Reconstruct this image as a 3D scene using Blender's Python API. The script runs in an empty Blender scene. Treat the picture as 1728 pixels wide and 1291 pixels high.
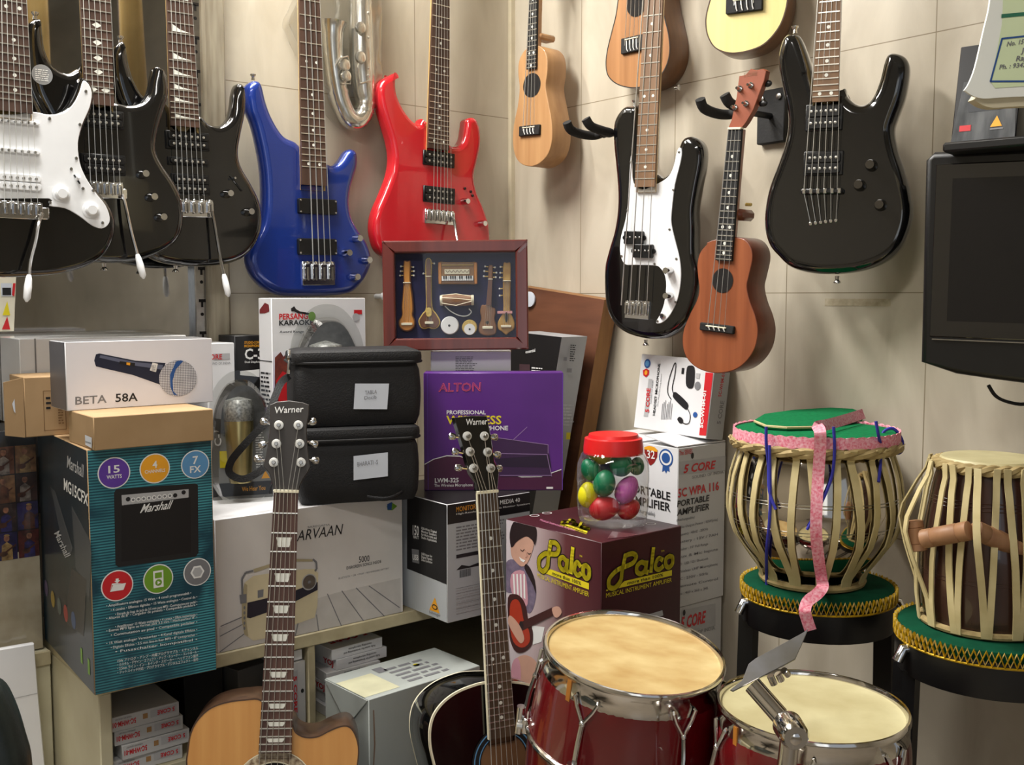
import bpy, math, random
from mathutils import Vector as V, Matrix as Mx
from mathutils.geometry import tessellate_polygon
random.seed(7)
R = math.radians
sc = bpy.context.scene
COL = sc.collection

# ------------------------------------------------------------------ camera
FPX, PCX, PCY = 1780.0, 864.0, 645.5          # focal length in pixels of a 1728 x 1291 frame
CAM = V((-1.675, -2.054, 1.35))               # room corner is the origin; back wall y=0, right wall x=0
YAW, PITCH = R(-39.2), R(4.68)
cd = bpy.data.cameras.new('camera'); cam = bpy.data.objects.new('camera', cd); COL.objects.link(cam)
cd.sensor_width = 36.0; cd.lens = 36.0 * FPX / 1728.0; cd.clip_start = 0.02
cam.location = CAM; cam.rotation_euler = (R(90) - PITCH, 0, YAW)
sc.camera = cam
CAMR = Mx.Rotation(YAW, 3, 'Z') @ Mx.Rotation(R(90) - PITCH, 3, 'X')

# ------------------------------------------------------------------ light and exposure
sc.view_settings.view_transform = 'Standard'; sc.view_settings.look = 'None'
sc.view_settings.exposure = 0.33; sc.view_settings.gamma = 1.0; sc.view_settings.use_curve_mapping = False
W = bpy.data.worlds.new('daylight'); sc.world = W; W.use_nodes = True
W.node_tree.nodes['Background'].inputs[0].default_value = (0.80, 0.88, 1.0, 1)
W.node_tree.nodes['Background'].inputs[1].default_value = 0.4
def area(name, loc, target, sx, sy, power, col):
    l = bpy.data.lights.new(name, 'AREA'); l.shape = 'RECTANGLE'; l.size = sx; l.size_y = sy
    l.energy = power; l.color = col
    o = bpy.data.objects.new(name, l); COL.objects.link(o); o.location = loc
    o.rotation_euler = (V(target) - V(loc)).to_track_quat('-Z', 'Y').to_euler(); return o
area('ceiling_tube_light', (-1.15, -0.42, 2.70), (-1.1, -0.55, 0.0), 1.1, 0.22, 40, (1.0, 0.97, 0.92))
area('room_tube_light', (-1.95, -1.6, 2.5), (-1.9, -1.45, 0.0), 1.2, 0.2, 15, (1.0, 0.96, 0.9))
area('mirror_fill_light', (-1.2, -0.035, 2.55), (-1.2, -0.2, 1.5), 0.8, 0.04, 17, (1.0, 0.98, 0.93))  # unseen fill added above the mirror to brighten the backs of the guitar necks
area('shopfront_daylight', (-3.1, -3.9, 1.5), (-0.6, -0.5, 1.0), 1.0, 1.5, 5, (0.93, 0.97, 1.0))

# ------------------------------------------------------------------ pixel -> place
def ray(px, py):
    return (CAMR @ V(((px - PCX) / FPX, (PCY - py) / FPX, -1.0)))
def at_t(px, py, t):                          # at horizontal depth t
    d = ray(px, py); f = V((-math.sin(YAW), math.cos(YAW), 0)); return CAM + d * (t / d.dot(f))
def at_z(px, py, z): d = ray(px, py); return CAM + d * ((z - CAM.z) / d.z)
def at_y(px, py, y): d = ray(px, py); return CAM + d * ((y - CAM.y) / d.y)
def at_x(px, py, x): d = ray(px, py); return CAM + d * ((x - CAM.x) / d.x)

class Fr:                                     # a local frame: x right, z up, -y towards the viewer
    def __init__(s, o=(0, 0, 0), yaw=0.0, pitch=0.0, roll=0.0, M=None):
        s.M = M.copy() if M is not None else Mx.Translation(V(o)) @ Mx.Rotation(R(yaw), 4, 'Z') @ Mx.Rotation(R(pitch), 4, 'X') @ Mx.Rotation(R(roll), 4, 'Y')
        s.I = s.M.inverted()
    def L(s, px, py, y=0.0):
        o = s.I @ CAM; d = s.I.to_3x3() @ ray(px, py); p = o + d * ((y - o.y) / d.y); return (p.x, p.z)
    def sub(s, o, cx, cy, cz):
        m = Mx(((cx[0], cy[0], cz[0], o[0]), (cx[1], cy[1], cz[1], o[1]), (cx[2], cy[2], cz[2], o[2]), (0, 0, 0, 1)))
        return Fr(M=s.M @ m)
    def left(s, x0=0.0): return s.sub((x0, 0, 0), (0, -1, 0), (1, 0, 0), (0, 0, 1))
    def top(s, z0=0.0): return s.sub((0, 0, z0), (1, 0, 0), (0, 0, -1), (0, 1, 0))
    def at(s, x, y, z): return s.sub((x, y, z), (1, 0, 0), (0, 1, 0), (0, 0, 1))
    def rot(s, ax, deg): return Fr(M=s.M @ Mx.Rotation(R(deg), 4, ax))
    def w(s, p): return s.M @ V(p)
WORLD = Fr()
def crop(x0, y0, s): return lambda *pts: [(x0 + a / s, y0 + b / s) for a, b in pts]
C1 = crop(0, 0, 2.482); C2 = crop(400, 0, 2.483); C3 = crop(840, 0, 2.69); C4 = crop(1240, 0, 2.69)

# ------------------------------------------------------------------ materials
def lin(c): c /= 255.0; return c / 12.92 if c <= 0.04045 else ((c + 0.055) / 1.055) ** 2.4
def rgb(c): return (lin(c[0]), lin(c[1]), lin(c[2]), 1.0)
MATS = {}
def base(name):
    m = bpy.data.materials.new(name); m.use_nodes = True; MATS[name] = m
    return m, m.node_tree.nodes, m.node_tree.links, m.node_tree.nodes['Principled BSDF']
def mat(name, c, rough=0.5, metal=0.0, coat=0.0, var=0.06, scale=30.0, bump=0.0, stretch=(1, 1, 1), spec=0.5, c2=None, det=3.0, sheen=0.0):
    m, n, l, b = base(name)
    b.inputs['Roughness'].default_value = rough; b.inputs['Metallic'].default_value = metal
    b.inputs['Coat Weight'].default_value = coat; b.inputs['Coat Roughness'].default_value = 0.04
    b.inputs['Specular IOR Level'].default_value = spec; b.inputs['Sheen Weight'].default_value = sheen
    tc = n.new('ShaderNodeTexCoord'); mp = n.new('ShaderNodeMapping'); nz = n.new('ShaderNodeTexNoise'); cr = n.new('ShaderNodeValToRGB')
    mp.inputs['Scale'].default_value = stretch; nz.inputs['Scale'].default_value = scale; nz.inputs['Detail'].default_value = det
    l.new(tc.outputs['Object'], mp.inputs[0]); l.new(mp.outputs[0], nz.inputs['Vector']); l.new(nz.outputs[0], cr.inputs[0])
    a = rgb(c)
    lo = rgb(c2) if c2 else tuple(x * (1 - var) for x in a[:3]) + (1,)
    hi = a if c2 else tuple(min(1, x * (1 + var)) for x in a[:3]) + (1,)
    cr.color_ramp.elements[0].position = 0.3; cr.color_ramp.elements[1].position = 0.7
    cr.color_ramp.elements[0].color = lo; cr.color_ramp.elements[1].color = hi
    l.new(cr.outputs[0], b.inputs['Base Color'])
    if bump:
        bp = n.new('ShaderNodeBump'); bp.inputs['Strength'].default_value = bump; bp.inputs['Distance'].default_value = 0.002
        l.new(nz.outputs[0], bp.inputs['Height']); l.new(bp.outputs[0], b.inputs['Normal'])
    return m
def wood(name, c, c2, rough=0.3, coat=0.3, scale=6.0, st=(9, 9, 0.5)):
    return mat(name, c, rough, 0, coat, c2=c2, scale=scale, stretch=st, det=6.0)
def clear(name, col, mixw, rough=0.05):       # thin clear plastic: mostly transparent, a glossy film on top
    m, n, l, b = base(name); n.remove(b)
    out = n['Material Output']; t = n.new('ShaderNodeBsdfTransparent'); g = n.new('ShaderNodeBsdfGlossy'); mx = n.new('ShaderNodeMixShader')
    lw = n.new('ShaderNodeLayerWeight'); mr = n.new('ShaderNodeMapRange')
    lw.inputs[0].default_value = 0.35; mr.inputs[3].default_value = mixw; mr.inputs[4].default_value = min(1, mixw + 0.5)
    t.inputs[0].default_value = rgb(col); g.inputs[0].default_value = (0.9, 0.9, 0.9, 1); g.inputs[1].default_value = rough
    l.new(lw.outputs['Facing'], mr.inputs[0]); l.new(mr.outputs[0], mx.inputs[0]); l.new(t.outputs[0], mx.inputs[1]); l.new(g.outputs[0], mx.inputs[2]); l.new(mx.outputs[0], out.inputs[0])
    return m
def tile_wall(name, c, c2, mort, bw, bh, ox, oz):
    m, n, l, b = base(name); b.inputs['Roughness'].default_value = 0.32
    tc = n.new('ShaderNodeTexCoord'); sp = n.new('ShaderNodeSeparateXYZ'); cb = n.new('ShaderNodeCombineXYZ')
    ax = n.new('ShaderNodeMath'); az = n.new('ShaderNodeMath'); ax.inputs[1].default_value = ox; az.inputs[1].default_value = oz
    br = n.new('ShaderNodeTexBrick'); br.offset = 0.0; br.squash = 1.0
    br.inputs['Scale'].default_value = 1.0; br.inputs['Brick Width'].default_value = bw; br.inputs['Row Height'].default_value = bh
    br.inputs['Mortar Size'].default_value = 0.0011; br.inputs['Mortar Smooth'].default_value = 0.3
    nz = n.new('ShaderNodeTexNoise'); nz.inputs['Scale'].default_value = 5.0; nz.inputs['Detail'].default_value = 8.0; nz.inputs['Distortion'].default_value = 0.8
    mpp = n.new('ShaderNodeMapping'); mpp.inputs['Scale'].default_value = (2.6, 1, 0.8)
    cr = n.new('ShaderNodeValToRGB'); cr.color_ramp.elements[0].color = rgb(c2); cr.color_ramp.elements[1].color = rgb(c)
    cr.color_ramp.elements[0].position = 0.3; cr.color_ramp.elements[1].position = 0.65
    l.new(tc.outputs['Object'], sp.inputs[0]); l.new(sp.outputs[0], ax.inputs[0]); l.new(sp.outputs[2], az.inputs[0])
    l.new(ax.outputs[0], cb.inputs[0]); l.new(az.outputs[0], cb.inputs[1]); l.new(cb.outputs[0], br.inputs['Vector'])
    l.new(tc.outputs['Object'], mpp.inputs[0]); l.new(mpp.outputs[0], nz.inputs['Vector']); l.new(nz.outputs[0], cr.inputs[0])
    l.new(cr.outputs[0], br.inputs['Color1']); l.new(cr.outputs[0], br.inputs['Color2']); br.inputs['Mortar'].default_value = rgb(mort)
    l.new(br.outputs[0], b.inputs['Base Color'])
    return m
def stripes(name, c, c2, per, rough=0.4):     # fine horizontal printed lines
    m, n, l, b = base(name); b.inputs['Roughness'].default_value = rough
    tc = n.new('ShaderNodeTexCoord'); wv = n.new('ShaderNodeTexWave'); wv.wave_type = 'BANDS'; wv.bands_direction = 'Z'
    wv.inputs['Scale'].default_value = 0.314 / per; wv.inputs['Distortion'].default_value = 0.0
    nz = n.new('ShaderNodeTexNoise'); nz.inputs['Scale'].default_value = 9.0; nz.inputs['Detail'].default_value = 4.0; nz.inputs['Distortion'].default_value = 1.0
    mu = n.new('ShaderNodeMath'); mu.operation = 'MULTIPLY'; rp = n.new('ShaderNodeValToRGB'); cr = n.new('ShaderNodeMix'); cr.data_type = 'RGBA'
    rp.color_ramp.elements[0].position = 0.35; rp.color_ramp.elements[1].position = 0.62
    l.new(tc.outputs['Object'], wv.inputs['Vector']); l.new(tc.outputs['Object'], nz.inputs['Vector']); l.new(nz.outputs[0], rp.inputs[0])
    l.new(wv.outputs['Fac'], mu.inputs[0]); l.new(rp.outputs[0], mu.inputs[1]); l.new(mu.outputs[0], cr.inputs[0])
    cr.inputs[6].default_value = rgb(c); cr.inputs[7].default_value = rgb(c2); l.new(cr.outputs[2], b.inputs['Base Color'])
    return m
def grad(name, axis, stops, rough=0.4, lo=0.0, hi=1.0):   # a printed colour blend along one axis of the object
    m, n, l, b = base(name); b.inputs['Roughness'].default_value = rough
    tc = n.new('ShaderNodeTexCoord'); sp = n.new('ShaderNodeSeparateXYZ'); mr = n.new('ShaderNodeMapRange'); cr = n.new('ShaderNodeValToRGB')
    mr.inputs[1].default_value = lo; mr.inputs[2].default_value = hi
    l.new(tc.outputs['Object'], sp.inputs[0]); l.new(sp.outputs[axis], mr.inputs[0]); l.new(mr.outputs[0], cr.inputs[0]); l.new(cr.outputs[0], b.inputs['Base Color'])
    e = cr.color_ramp.elements
    while len(e) < len(stops): e.new(0.5)
    for k, (p, c) in enumerate(stops): e[k].position = p; e[k].color = rgb(c)
    return m
# ------------------------------------------------------------------ mesh builder
TXT = {}
def text_mesh(s, bold=0.0, space=1.0):
    k = (s, bold, space)
    if k not in TXT:
        cu = bpy.data.curves.new('t', 'FONT'); cu.body = s; cu.size = 1.0; cu.resolution_u = 2; cu.offset = bold; cu.space_character = space
        o = bpy.data.objects.new('t', cu); COL.objects.link(o)
        bpy.context.view_layer.update()
        me = bpy.data.meshes.new_from_object(o.evaluated_get(bpy.context.evaluated_depsgraph_get()))
        vs = [(v.co.x, v.co.y) for v in me.vertices]; fs = [tuple(p.vertices) for p in me.polygons]
        bpy.data.objects.remove(o); bpy.data.curves.remove(cu); bpy.data.meshes.remove(me)
        TXT[k] = (vs, fs)
    return TXT[k]
def smooth_closed(pts, n=6):                  # Catmull-Rom through a closed outline
    out = []; N = len(pts)
    for i in range(N):
        p0, p1, p2, p3 = (V(pts[(i + k) % N]) for k in (-1, 0, 1, 2))
        for j in range(n):
            t = j / n
            out.append(tuple(0.5 * ((2 * p1) + (p2 - p0) * t + (2 * p0 - 5 * p1 + 4 * p2 - p3) * t * t + (3 * p1 - p0 - 3 * p2 + p3) * t ** 3)))
    return out
def smooth_open(pts, n=6):
    out = []; N = len(pts)
    for i in range(N - 1):
        p0, p1, p2, p3 = (V(pts[max(0, min(N - 1, i + k))]) for k in (-1, 0, 1, 2))
        for j in range(n):
            t = j / n
            out.append(tuple(0.5 * ((2 * p1) + (p2 - p0) * t + (2 * p0 - 5 * p1 + 4 * p2 - p3) * t * t + (3 * p1 - p0 - 3 * p2 + p3) * t ** 3)))
    out.append(tuple(pts[-1])); return out
def ell(cx, cz, rx, rz, n=28, a0=0.0, a1=360.0):
    return [(cx + rx * math.cos(R(a0 + (a1 - a0) * k / n)), cz + rz * math.sin(R(a0 + (a1 - a0) * k / n))) for k in range(n)]
def rrect(x0, z0, x1, z1, r, n=4):
    out = []
    for cx, cz, a in ((x1 - r, z1 - r, 0), (x0 + r, z1 - r, 90), (x0 + r, z0 + r, 180), (x1 - r, z0 + r, 270)):
        out += [(cx + r * math.cos(R(a + 90 * k / n)), cz + r * math.sin(R(a + 90 * k / n))) for k in range(n + 1)]
    return out
def area2(p): return sum(p[i - 1][0] * p[i][1] - p[i][0] * p[i - 1][1] for i in range(len(p))) / 2
def inset(p, d):                              # p counter-clockwise
    n = len(p); out = []
    for i in range(n):
        a, b, c = V(p[i - 1]), V(p[i]), V(p[(i + 1) % n])
        e = (c - a); e = e.normalized() if e.length > 1e-9 else V((1, 0))
        out.append((b.x - e.y * d, b.y + e.x * d))
    return out

class MB:
    def __init__(s, fr=WORLD): s.fr = fr; s.v = []; s.f = []; s.mi = []; s.ms = []; s.clip = None
    def add(s, vs, fs, m, fr=None):
        X = None if fr is None or fr is s.fr else s.fr.I @ fr.M
        o = len(s.v)
        s.v += [tuple(X @ V(p)) for p in vs] if X is not None else [tuple(p) for p in vs]
        if m not in s.ms: s.ms.append(m)
        k = s.ms.index(m)
        for f in fs: s.f.append(tuple(i + o for i in f)); s.mi.append(k)
        return s
    def box(s, x0, y0, z0, x1, y1, z1, m, b=0.0, fr=None):
        if b <= 0:
            vs = [(x, y, z) for z in (z0, z1) for y in (y0, y1) for x in (x0, x1)]
            return s.add(vs, [(0, 2, 3, 1), (4, 5, 7, 6), (0, 1, 5, 4), (2, 6, 7, 3), (0, 4, 6, 2), (1, 3, 7, 5)], m, fr)
        b = min(b, (x1 - x0) / 2.01, (y1 - y0) / 2.01, (z1 - z0) / 2.01)
        vs = []; ix = {}
        for sx in (0, 1):
            for sy in (0, 1):
                for sz in (0, 1):
                    for a in range(3):
                        p = [(x0, x1)[sx], (y0, y1)[sy], (z0, z1)[sz]]; d = [(b, -b)[sx], (b, -b)[sy], (b, -b)[sz]]
                        for k in range(3):
                            if k != a: p[k] += d[k]
                        ix[(sx, sy, sz, a)] = len(vs); vs.append(tuple(p))
        fs = []
        q = lambda *ks: fs.append(tuple(ix[k] for k in ks))
        for t in (0, 1):
            q((t, 0, 0, 0), (t, 1, 0, 0), (t, 1, 1, 0), (t, 0, 1, 0)); q((0, t, 0, 1), (1, t, 0, 1), (1, t, 1, 1), (0, t, 1, 1)); q((0, 0, t, 2), (1, 0, t, 2), (1, 1, t, 2), (0, 1, t, 2))
            for u in (0, 1):
                q((0, t, u, 1), (1, t, u, 1), (1, t, u, 2), (0, t, u, 2)); q((t, 0, u, 0), (t, 1, u, 0), (t, 1, u, 2), (t, 0, u, 2)); q((t, u, 0, 0), (t, u, 1, 0), (t, u, 1, 1), (t, u, 0, 1))
                for w_ in (0, 1): q((t, u, w_, 0), (t, u, w_, 1), (t, u, w_, 2))
        cx, cy, cz = (x0 + x1) / 2, (y0 + y1) / 2, (z0 + z1) / 2; g = []
        for f in fs:
            p = [V(vs[i]) for i in f]; nn = (p[1] - p[0]).cross(p[2] - p[0]); c = sum(p, V()) / len(p) - V((cx, cy, cz))
            g.append(f if nn.dot(c) > 0 else tuple(reversed(f)))
        return s.add(vs, g, m, fr)
    def poly(s, pts, y, m, fr=None):          # flat polygon in the x-z plane, facing -y
        if area2(pts) < 0: pts = pts[::-1]
        tri = tessellate_polygon([[V((a, b, 0)) for a, b in pts]])
        fs = []
        for t in tri:
            (ax, az), (bx, bz), (cx, cz) = (pts[i] for i in t)
            fs.append(t if (bx - ax) * (cz - az) - (cx - ax) * (bz - az) > 0 else t[::-1])
        return s.add([(a, y, b) for a, b in pts], fs, m, fr)
    def rect(s, x0, z0, x1, z1, y, m, fr=None): return s.add([(x0, y, z0), (x1, y, z0), (x1, y, z1), (x0, y, z1)], [(0, 1, 2, 3)], m, fr)
    def prism(s, pts, y0, y1, m, r=0.0, seg=3, mf=None, fr=None, mb_=None):
        if area2(pts) < 0: pts = pts[::-1]
        pts = [tuple(p) for p in pts]
        N = len(pts); prof = []
        if r > 0:
            for k in range(seg + 1): a = R(90 * k / seg); prof.append((r * (1 - math.sin(a)), y0 + r * (1 - math.cos(a))))
            for k in range(seg, -1, -1): a = R(90 * k / seg); prof.append((r * (1 - math.sin(a)), y1 - r * (1 - math.cos(a))))
        else: prof = [(0, y0), (0, y1)]
        rings = [inset(pts, d) if d > 1e-6 else pts for d, _ in prof]
        vs = [(a, y, b) for (d, y), rg in zip(prof, rings) for a, b in rg]; fs = []
        for k in range(len(prof) - 1):
            for i in range(N):
                j = (i + 1) % N; fs.append((k * N + j, k * N + i, (k + 1) * N + i, (k + 1) * N + j))
        s.add(vs, fs, m, fr)
        s.poly(rings[0], prof[0][1], mf or m, fr)
        q = rings[-1]; o = len(s.v); s.poly(q, prof[-1][1], mb_ or m, fr)
        for i in range(len(s.f)):
            if s.f[i][0] >= o: s.f[i] = s.f[i][::-1]
        return s
    def tube(s, pts, r, m, n=8, fr=None, closed=False, flat=1.0, caps=True):
        P = [V(p) for p in pts]; N = len(P); rs = r if isinstance(r, (list, tuple)) else [r] * N
        vs = []; up = None
        for i in range(N):
            a = P[i - 1] if (i or closed) else P[i]; b = P[(i + 1) % N] if (i < N - 1 or closed) else P[i]
            t = (b - a).normalized()
            if up is None:
                up = V((0, 1, 0)) if abs(t.y) < 0.9 else V((1, 0, 0))
            x = up.cross(t)
            if x.length < 1e-6: x = V((1, 0, 0)).cross(t)
            x.normalize(); up = t.cross(x).normalized()
            for k in range(n):
                q = 2 * math.pi * k / n; vs.append(tuple(P[i] + x * (rs[i] * math.cos(q)) + up * (rs[i] * flat * math.sin(q))))
        fs = []
        for i in range(N if closed else N - 1):
            i2 = (i + 1) % N
            for k in range(n): k2 = (k + 1) % n; fs.append((i * n + k, i * n + k2, i2 * n + k2, i2 * n + k))
        if caps and not closed: fs.append(tuple(range(n))[::-1]); fs.append(tuple((N - 1) * n + k for k in range(n)))
        return s.add(vs, fs, m, fr)
    def lathe(s, prof, m, n=32, fr=None, o=(0, 0, 0), closed=False):   # profile (r, z) about z
        vs = []; idx = []
        for r_, z in prof:
            if r_ < 1e-6: idx.append([len(vs)] * n); vs.append((o[0], o[1], o[2] + z))
            else:
                idx.append([len(vs) + k for k in range(n)])
                vs += [(o[0] + r_ * math.cos(2 * math.pi * k / n), o[1] + r_ * math.sin(2 * math.pi * k / n), o[2] + z) for k in range(n)]
        fs = []
        K = len(prof)
        for i in range(K if closed else K - 1):
            A, B = idx[i], idx[(i + 1) % K]
            for k in range(n):
                f = [A[k], A[(k + 1) % n], B[(k + 1) % n], B[k]]; g = []
                for q in f:
                    if q not in g: g.append(q)
                if len(g) > 2: fs.append(tuple(g))
        return s.add(vs, fs, m, fr)
    def ball(s, c, r, m, n=14, fr=None):
        rx, ry, rz = r if isinstance(r, (list, tuple)) else (r, r, r); h = n // 2
        vs = [(c[0], c[1], c[2] - rz)]
        for i in range(1, h):
            a = -math.pi / 2 + math.pi * i / h
            vs += [(c[0] + rx * math.cos(a) * math.cos(2 * math.pi * k / n), c[1] + ry * math.cos(a) * math.sin(2 * math.pi * k / n), c[2] + rz * math.sin(a)) for k in range(n)]
        vs.append((c[0], c[1], c[2] + rz)); fs = []
        for k in range(n):
            k2 = (k + 1) % n; fs.append((0, 1 + k2, 1 + k)); e = len(vs) - 1; b0 = 1 + (h - 2) * n; fs.append((e, b0 + k, b0 + k2))
            for i in range(h - 2): fs.append((1 + i * n + k, 1 + i * n + k2, 1 + (i + 1) * n + k2, 1 + (i + 1) * n + k))
        return s.add(vs, fs, m, fr)
    def cyl(s, x, z, r, y0, y1, m, n=20, r2=None, fr=None, dome=0.0):   # a knob: axis along y, y0 the front
        r2 = r if r2 is None else r2; ring = lambda rr, y: [(x + rr * math.cos(2 * math.pi * k / n), y, z + rr * math.sin(2 * math.pi * k / n)) for k in range(n)]
        vs = ring(r2 * 0.8, y0 - dome) + ring(r2, y0 + (y1 - y0) * 0.12) + ring(r, y1); fs = [tuple(range(n))]
        for a in (0, 1):
            for k in range(n): k2 = (k + 1) % n; fs.append((a * n + k2, a * n + k, (a + 1) * n + k, (a + 1) * n + k2))
        return s.add(vs, fs, m, fr)
    def text(s, t, fr, o, ux, uz, m, bold=0.0, y=-0.0006, space=1.0):   # o, ux, uz: base corner and edge vectors of the text box in the frame plane
        vs, fs = text_mesh(t, bold, space)
        if not vs: return s
        x0 = min(a for a, b in vs); x1 = max(a for a, b in vs); h = max(b for a, b in vs); wd = max(1e-6, x1 - x0)
        out = [(o[0] + ux[0] * (a - x0) / wd + uz[0] * b / h, y, o[1] + ux[1] * (a - x0) / wd + uz[1] * b / h) for a, b in vs]
        return s.add(out, fs, m, fr)
    def T(s, t, fr, bl, br, tl, m, bold=0.0, y=-0.0006, space=1.0):     # corners given as sightlines onto the face plane
        a, b, c = fr.L(*bl), fr.L(*br), fr.L(*tl)
        return s.text(t, fr, a, (b[0] - a[0], b[1] - a[1]), (c[0] - a[0], c[1] - a[1]), m, bold, y, space)
    def tb(s, t, fr, x, z, w, h, m, bold=0.0, y=-0.0006): return s.text(t, fr, (x, z), (w, 0), (0, h), m, bold, y)
    def P(s, pts, fr, m, y=-0.0005):          # a printed shape, cut off at the carton's edges
        q = [fr.L(*p) for p in pts]
        if s.clip and fr is s.fr: q = [(min(max(a, 0.001), s.clip[0]), min(max(b, 0.001), s.clip[1])) for a, b in q]
        elif s.clip: q = [(min(max(a, -s.clip[2]), s.clip[0]), min(max(b, 0.001), s.clip[1])) for a, b in q]
        return s.poly(q, y, m, fr)
    def lines(s, fr, x0, z0, x1, z1, n, m, y=-0.0006, fill=0.45, jag=0.25):   # small print too fine to read
        h = (z1 - z0) / n
        for k in range(n):
            z = z1 - (k + 1) * h; x = x0; e = x1 - (x1 - x0) * jag * random.random()
            while x < e:
                w = min(e - x, h * random.uniform(0.7, 2.6)); s.rect(x, z, x + w, z + h * fill, y, m, fr); x += w + h * 0.35
        return s
    def mesh(s, name):
        me = bpy.data.meshes.new(name); me.from_pydata(s.v, [], s.f)
        for m in s.ms: me.materials.append(m)
        me.polygons.foreach_set('material_index', s.mi); me.polygons.foreach_set('use_smooth', [True] * len(s.f))
        me.update(); me.set_sharp_from_angle(angle=R(38)); return me
def tag(o, label=None, cat=None, group=None, kind=None):
    if label: o['label'] = label
    if cat: o['category'] = cat
    if group: o['group'] = group
    if kind: o['kind'] = kind
    return o
def thing(name, fr, label, cat, group=None):
    o = bpy.data.objects.new(name, None); COL.objects.link(o); o.empty_display_size = 0.03; o.matrix_world = fr.M
    return tag(o, label, cat, group)
def part(mb, name, parent, label=None):       # mb.fr is the frame of the thing
    o = bpy.data.objects.new(name, mb.mesh(name)); COL.objects.link(o); o.parent = parent
    return tag(o, label)
def solo(mb, name, label=None, cat=None, group=None, kind=None):
    o = bpy.data.objects.new(name, mb.mesh(name)); COL.objects.link(o); o.matrix_world = mb.fr.M
    return tag(o, label, cat, group, kind)
def copy_tree(o, parent=None):
    c = o.copy(); COL.objects.link(c)
    if parent: c.parent = parent
    for ch in list(o.children): copy_tree(ch, c)
    return c
def ribbon(pts, hw, m, fr):
    P_ = smooth_open(pts, 5); f = MB(fr); vs = []
    for i, p in enumerate(P_):
        p = V(p); t = (V(P_[min(i + 1, len(P_) - 1)]) - V(P_[max(i - 1, 0)])).normalized(); view = (fr.I @ CAM - p).normalized(); s_ = t.cross(view).normalized() * hw
        for q in (p - s_, p + s_): vs.append(tuple(q))
        for q in (p + s_ - view * .0012, p - s_ - view * .0012): vs.append(tuple(q))
    N = len(P_); return f.add(vs, [(i * 4 + k, i * 4 + (k + 1) % 4, (i + 1) * 4 + (k + 1) % 4, (i + 1) * 4 + k) for i in range(N - 1) for k in range(4)] + [(0, 1, 2, 3), ((N - 1) * 4 + 3, (N - 1) * 4 + 2, (N - 1) * 4 + 1, (N - 1) * 4)], m)
# ------------------------------------------------------------------ the palette
BLK = mat('black_gloss', (9, 9, 10), 0.12, coat=1.0, var=0.1)
BLKP = mat('black_plastic', (13, 13, 14), 0.38)
BLKM = mat('black_matt', (20, 19, 19), 0.75, bump=0.2, scale=200)
WHP = mat('white_plastic', (238, 240, 242), 0.3, coat=0.4, var=0.02)
CHR = mat('chrome', (214, 214, 214), 0.12, metal=1.0, var=0.05)
STL = mat('worn_steel', (170, 168, 164), 0.28, metal=1.0, var=0.12, scale=60)
STR = mat('string_wire', (205, 203, 196), 0.3, metal=0.75, var=0.05)
FRT = mat('fret_wire', (220, 216, 204), 0.25, metal=0.8, var=0.03)
ROSE = wood('rosewood', (86, 62, 50), (62, 43, 34), 0.5, 0.05)
ROSEL = wood('pale_rosewood', (128, 96, 66), (104, 76, 52), 0.5, 0.05)
MAPLE = wood('maple', (222, 190, 126), (206, 170, 104), 0.35, 0.3)
PEARL = mat('pearl_inlay', (226, 226, 216), 0.3, var=0.08, scale=120)
BLUE = mat('metallic_blue', (22, 52, 138), 0.28, metal=0.35, coat=1.0, var=0.22, scale=900)
RED = mat('gloss_red', (196, 26, 38), 0.25, coat=1.0, var=0.03)
MAHO = wood('orange_mahogany', (152, 86, 52), (122, 63, 35), 0.4, 0.25, 5)
MAHOS = wood('dark_mahogany', (118, 54, 29), (94, 40, 21), 0.4, 0.3, 5)
ACAC = wood('light_mahogany', (184, 142, 96), (158, 114, 72), 0.45, 0.1, 5)
KOA = wood('koa', (174, 124, 78), (140, 94, 54), 0.4, 0.2, 4)
KOAS = wood('dark_koa', (124, 84, 50), (96, 62, 34), 0.4, 0.3, 4)
SPRC = wood('cream_spruce', (238, 222, 156), (230, 210, 140), 0.35, 0.3, 5)
SPRN = wood('amber_spruce', (214, 158, 90), (200, 140, 74), 0.4, 0.3, 5)
WALN = wood('walnut_side', (84, 60, 44), (62, 43, 31), 0.35, 0.3)
HOLE = mat('dark_hole', (18, 13, 10), 0.9)
CARD = mat('brown_card', (172, 142, 104), 0.75, var=0.06, scale=14, c2=(160, 130, 92))
CARDD = mat('card_edge', (160, 122, 78), 0.8)
WBOX = mat('white_carton', (226, 226, 228), 0.38, var=0.025, scale=12)
GBOX = mat('grey_carton', (168, 170, 172), 0.4, var=0.05, scale=12)
GBOX2 = mat('grey_green_carton', (176, 182, 178), 0.45, var=0.05, scale=9)
DBOX = mat('black_carton', (24, 23, 25), 0.4, var=0.15, scale=9)
INK = mat('black_ink', (24, 23, 26), 0.5)
GINK = mat('grey_ink', (120, 120, 124), 0.5)
LGINK = mat('pale_grey_ink', (176, 176, 178), 0.5)
WINK = mat('white_ink', (236, 236, 234), 0.45, var=0.02)
RINK = mat('red_ink', (200, 32, 40), 0.45)
YINK = mat('yellow_ink', (226, 208, 34), 0.45, var=0.03)
OINK = mat('orange_ink', (240, 168, 38), 0.45)
BINK = mat('blue_ink', (42, 84, 150), 0.45)
LBINK = mat('light_blue_ink', (92, 148, 196), 0.45)
GRINK = mat('green_ink', (112, 158, 40), 0.45)
PUINK = mat('violet_ink', (96, 58, 160), 0.45)
CREAMP = mat('cream_paint', (206, 200, 172), 0.5, var=0.07, scale=8, c2=(188, 180, 150), bump=0.05)
CREAMW = mat('worn_cream_paint', (196, 186, 152), 0.55, scale=18, c2=(160, 148, 118))
BIND = mat('cream_binding', (232, 224, 196), 0.35)
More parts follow.
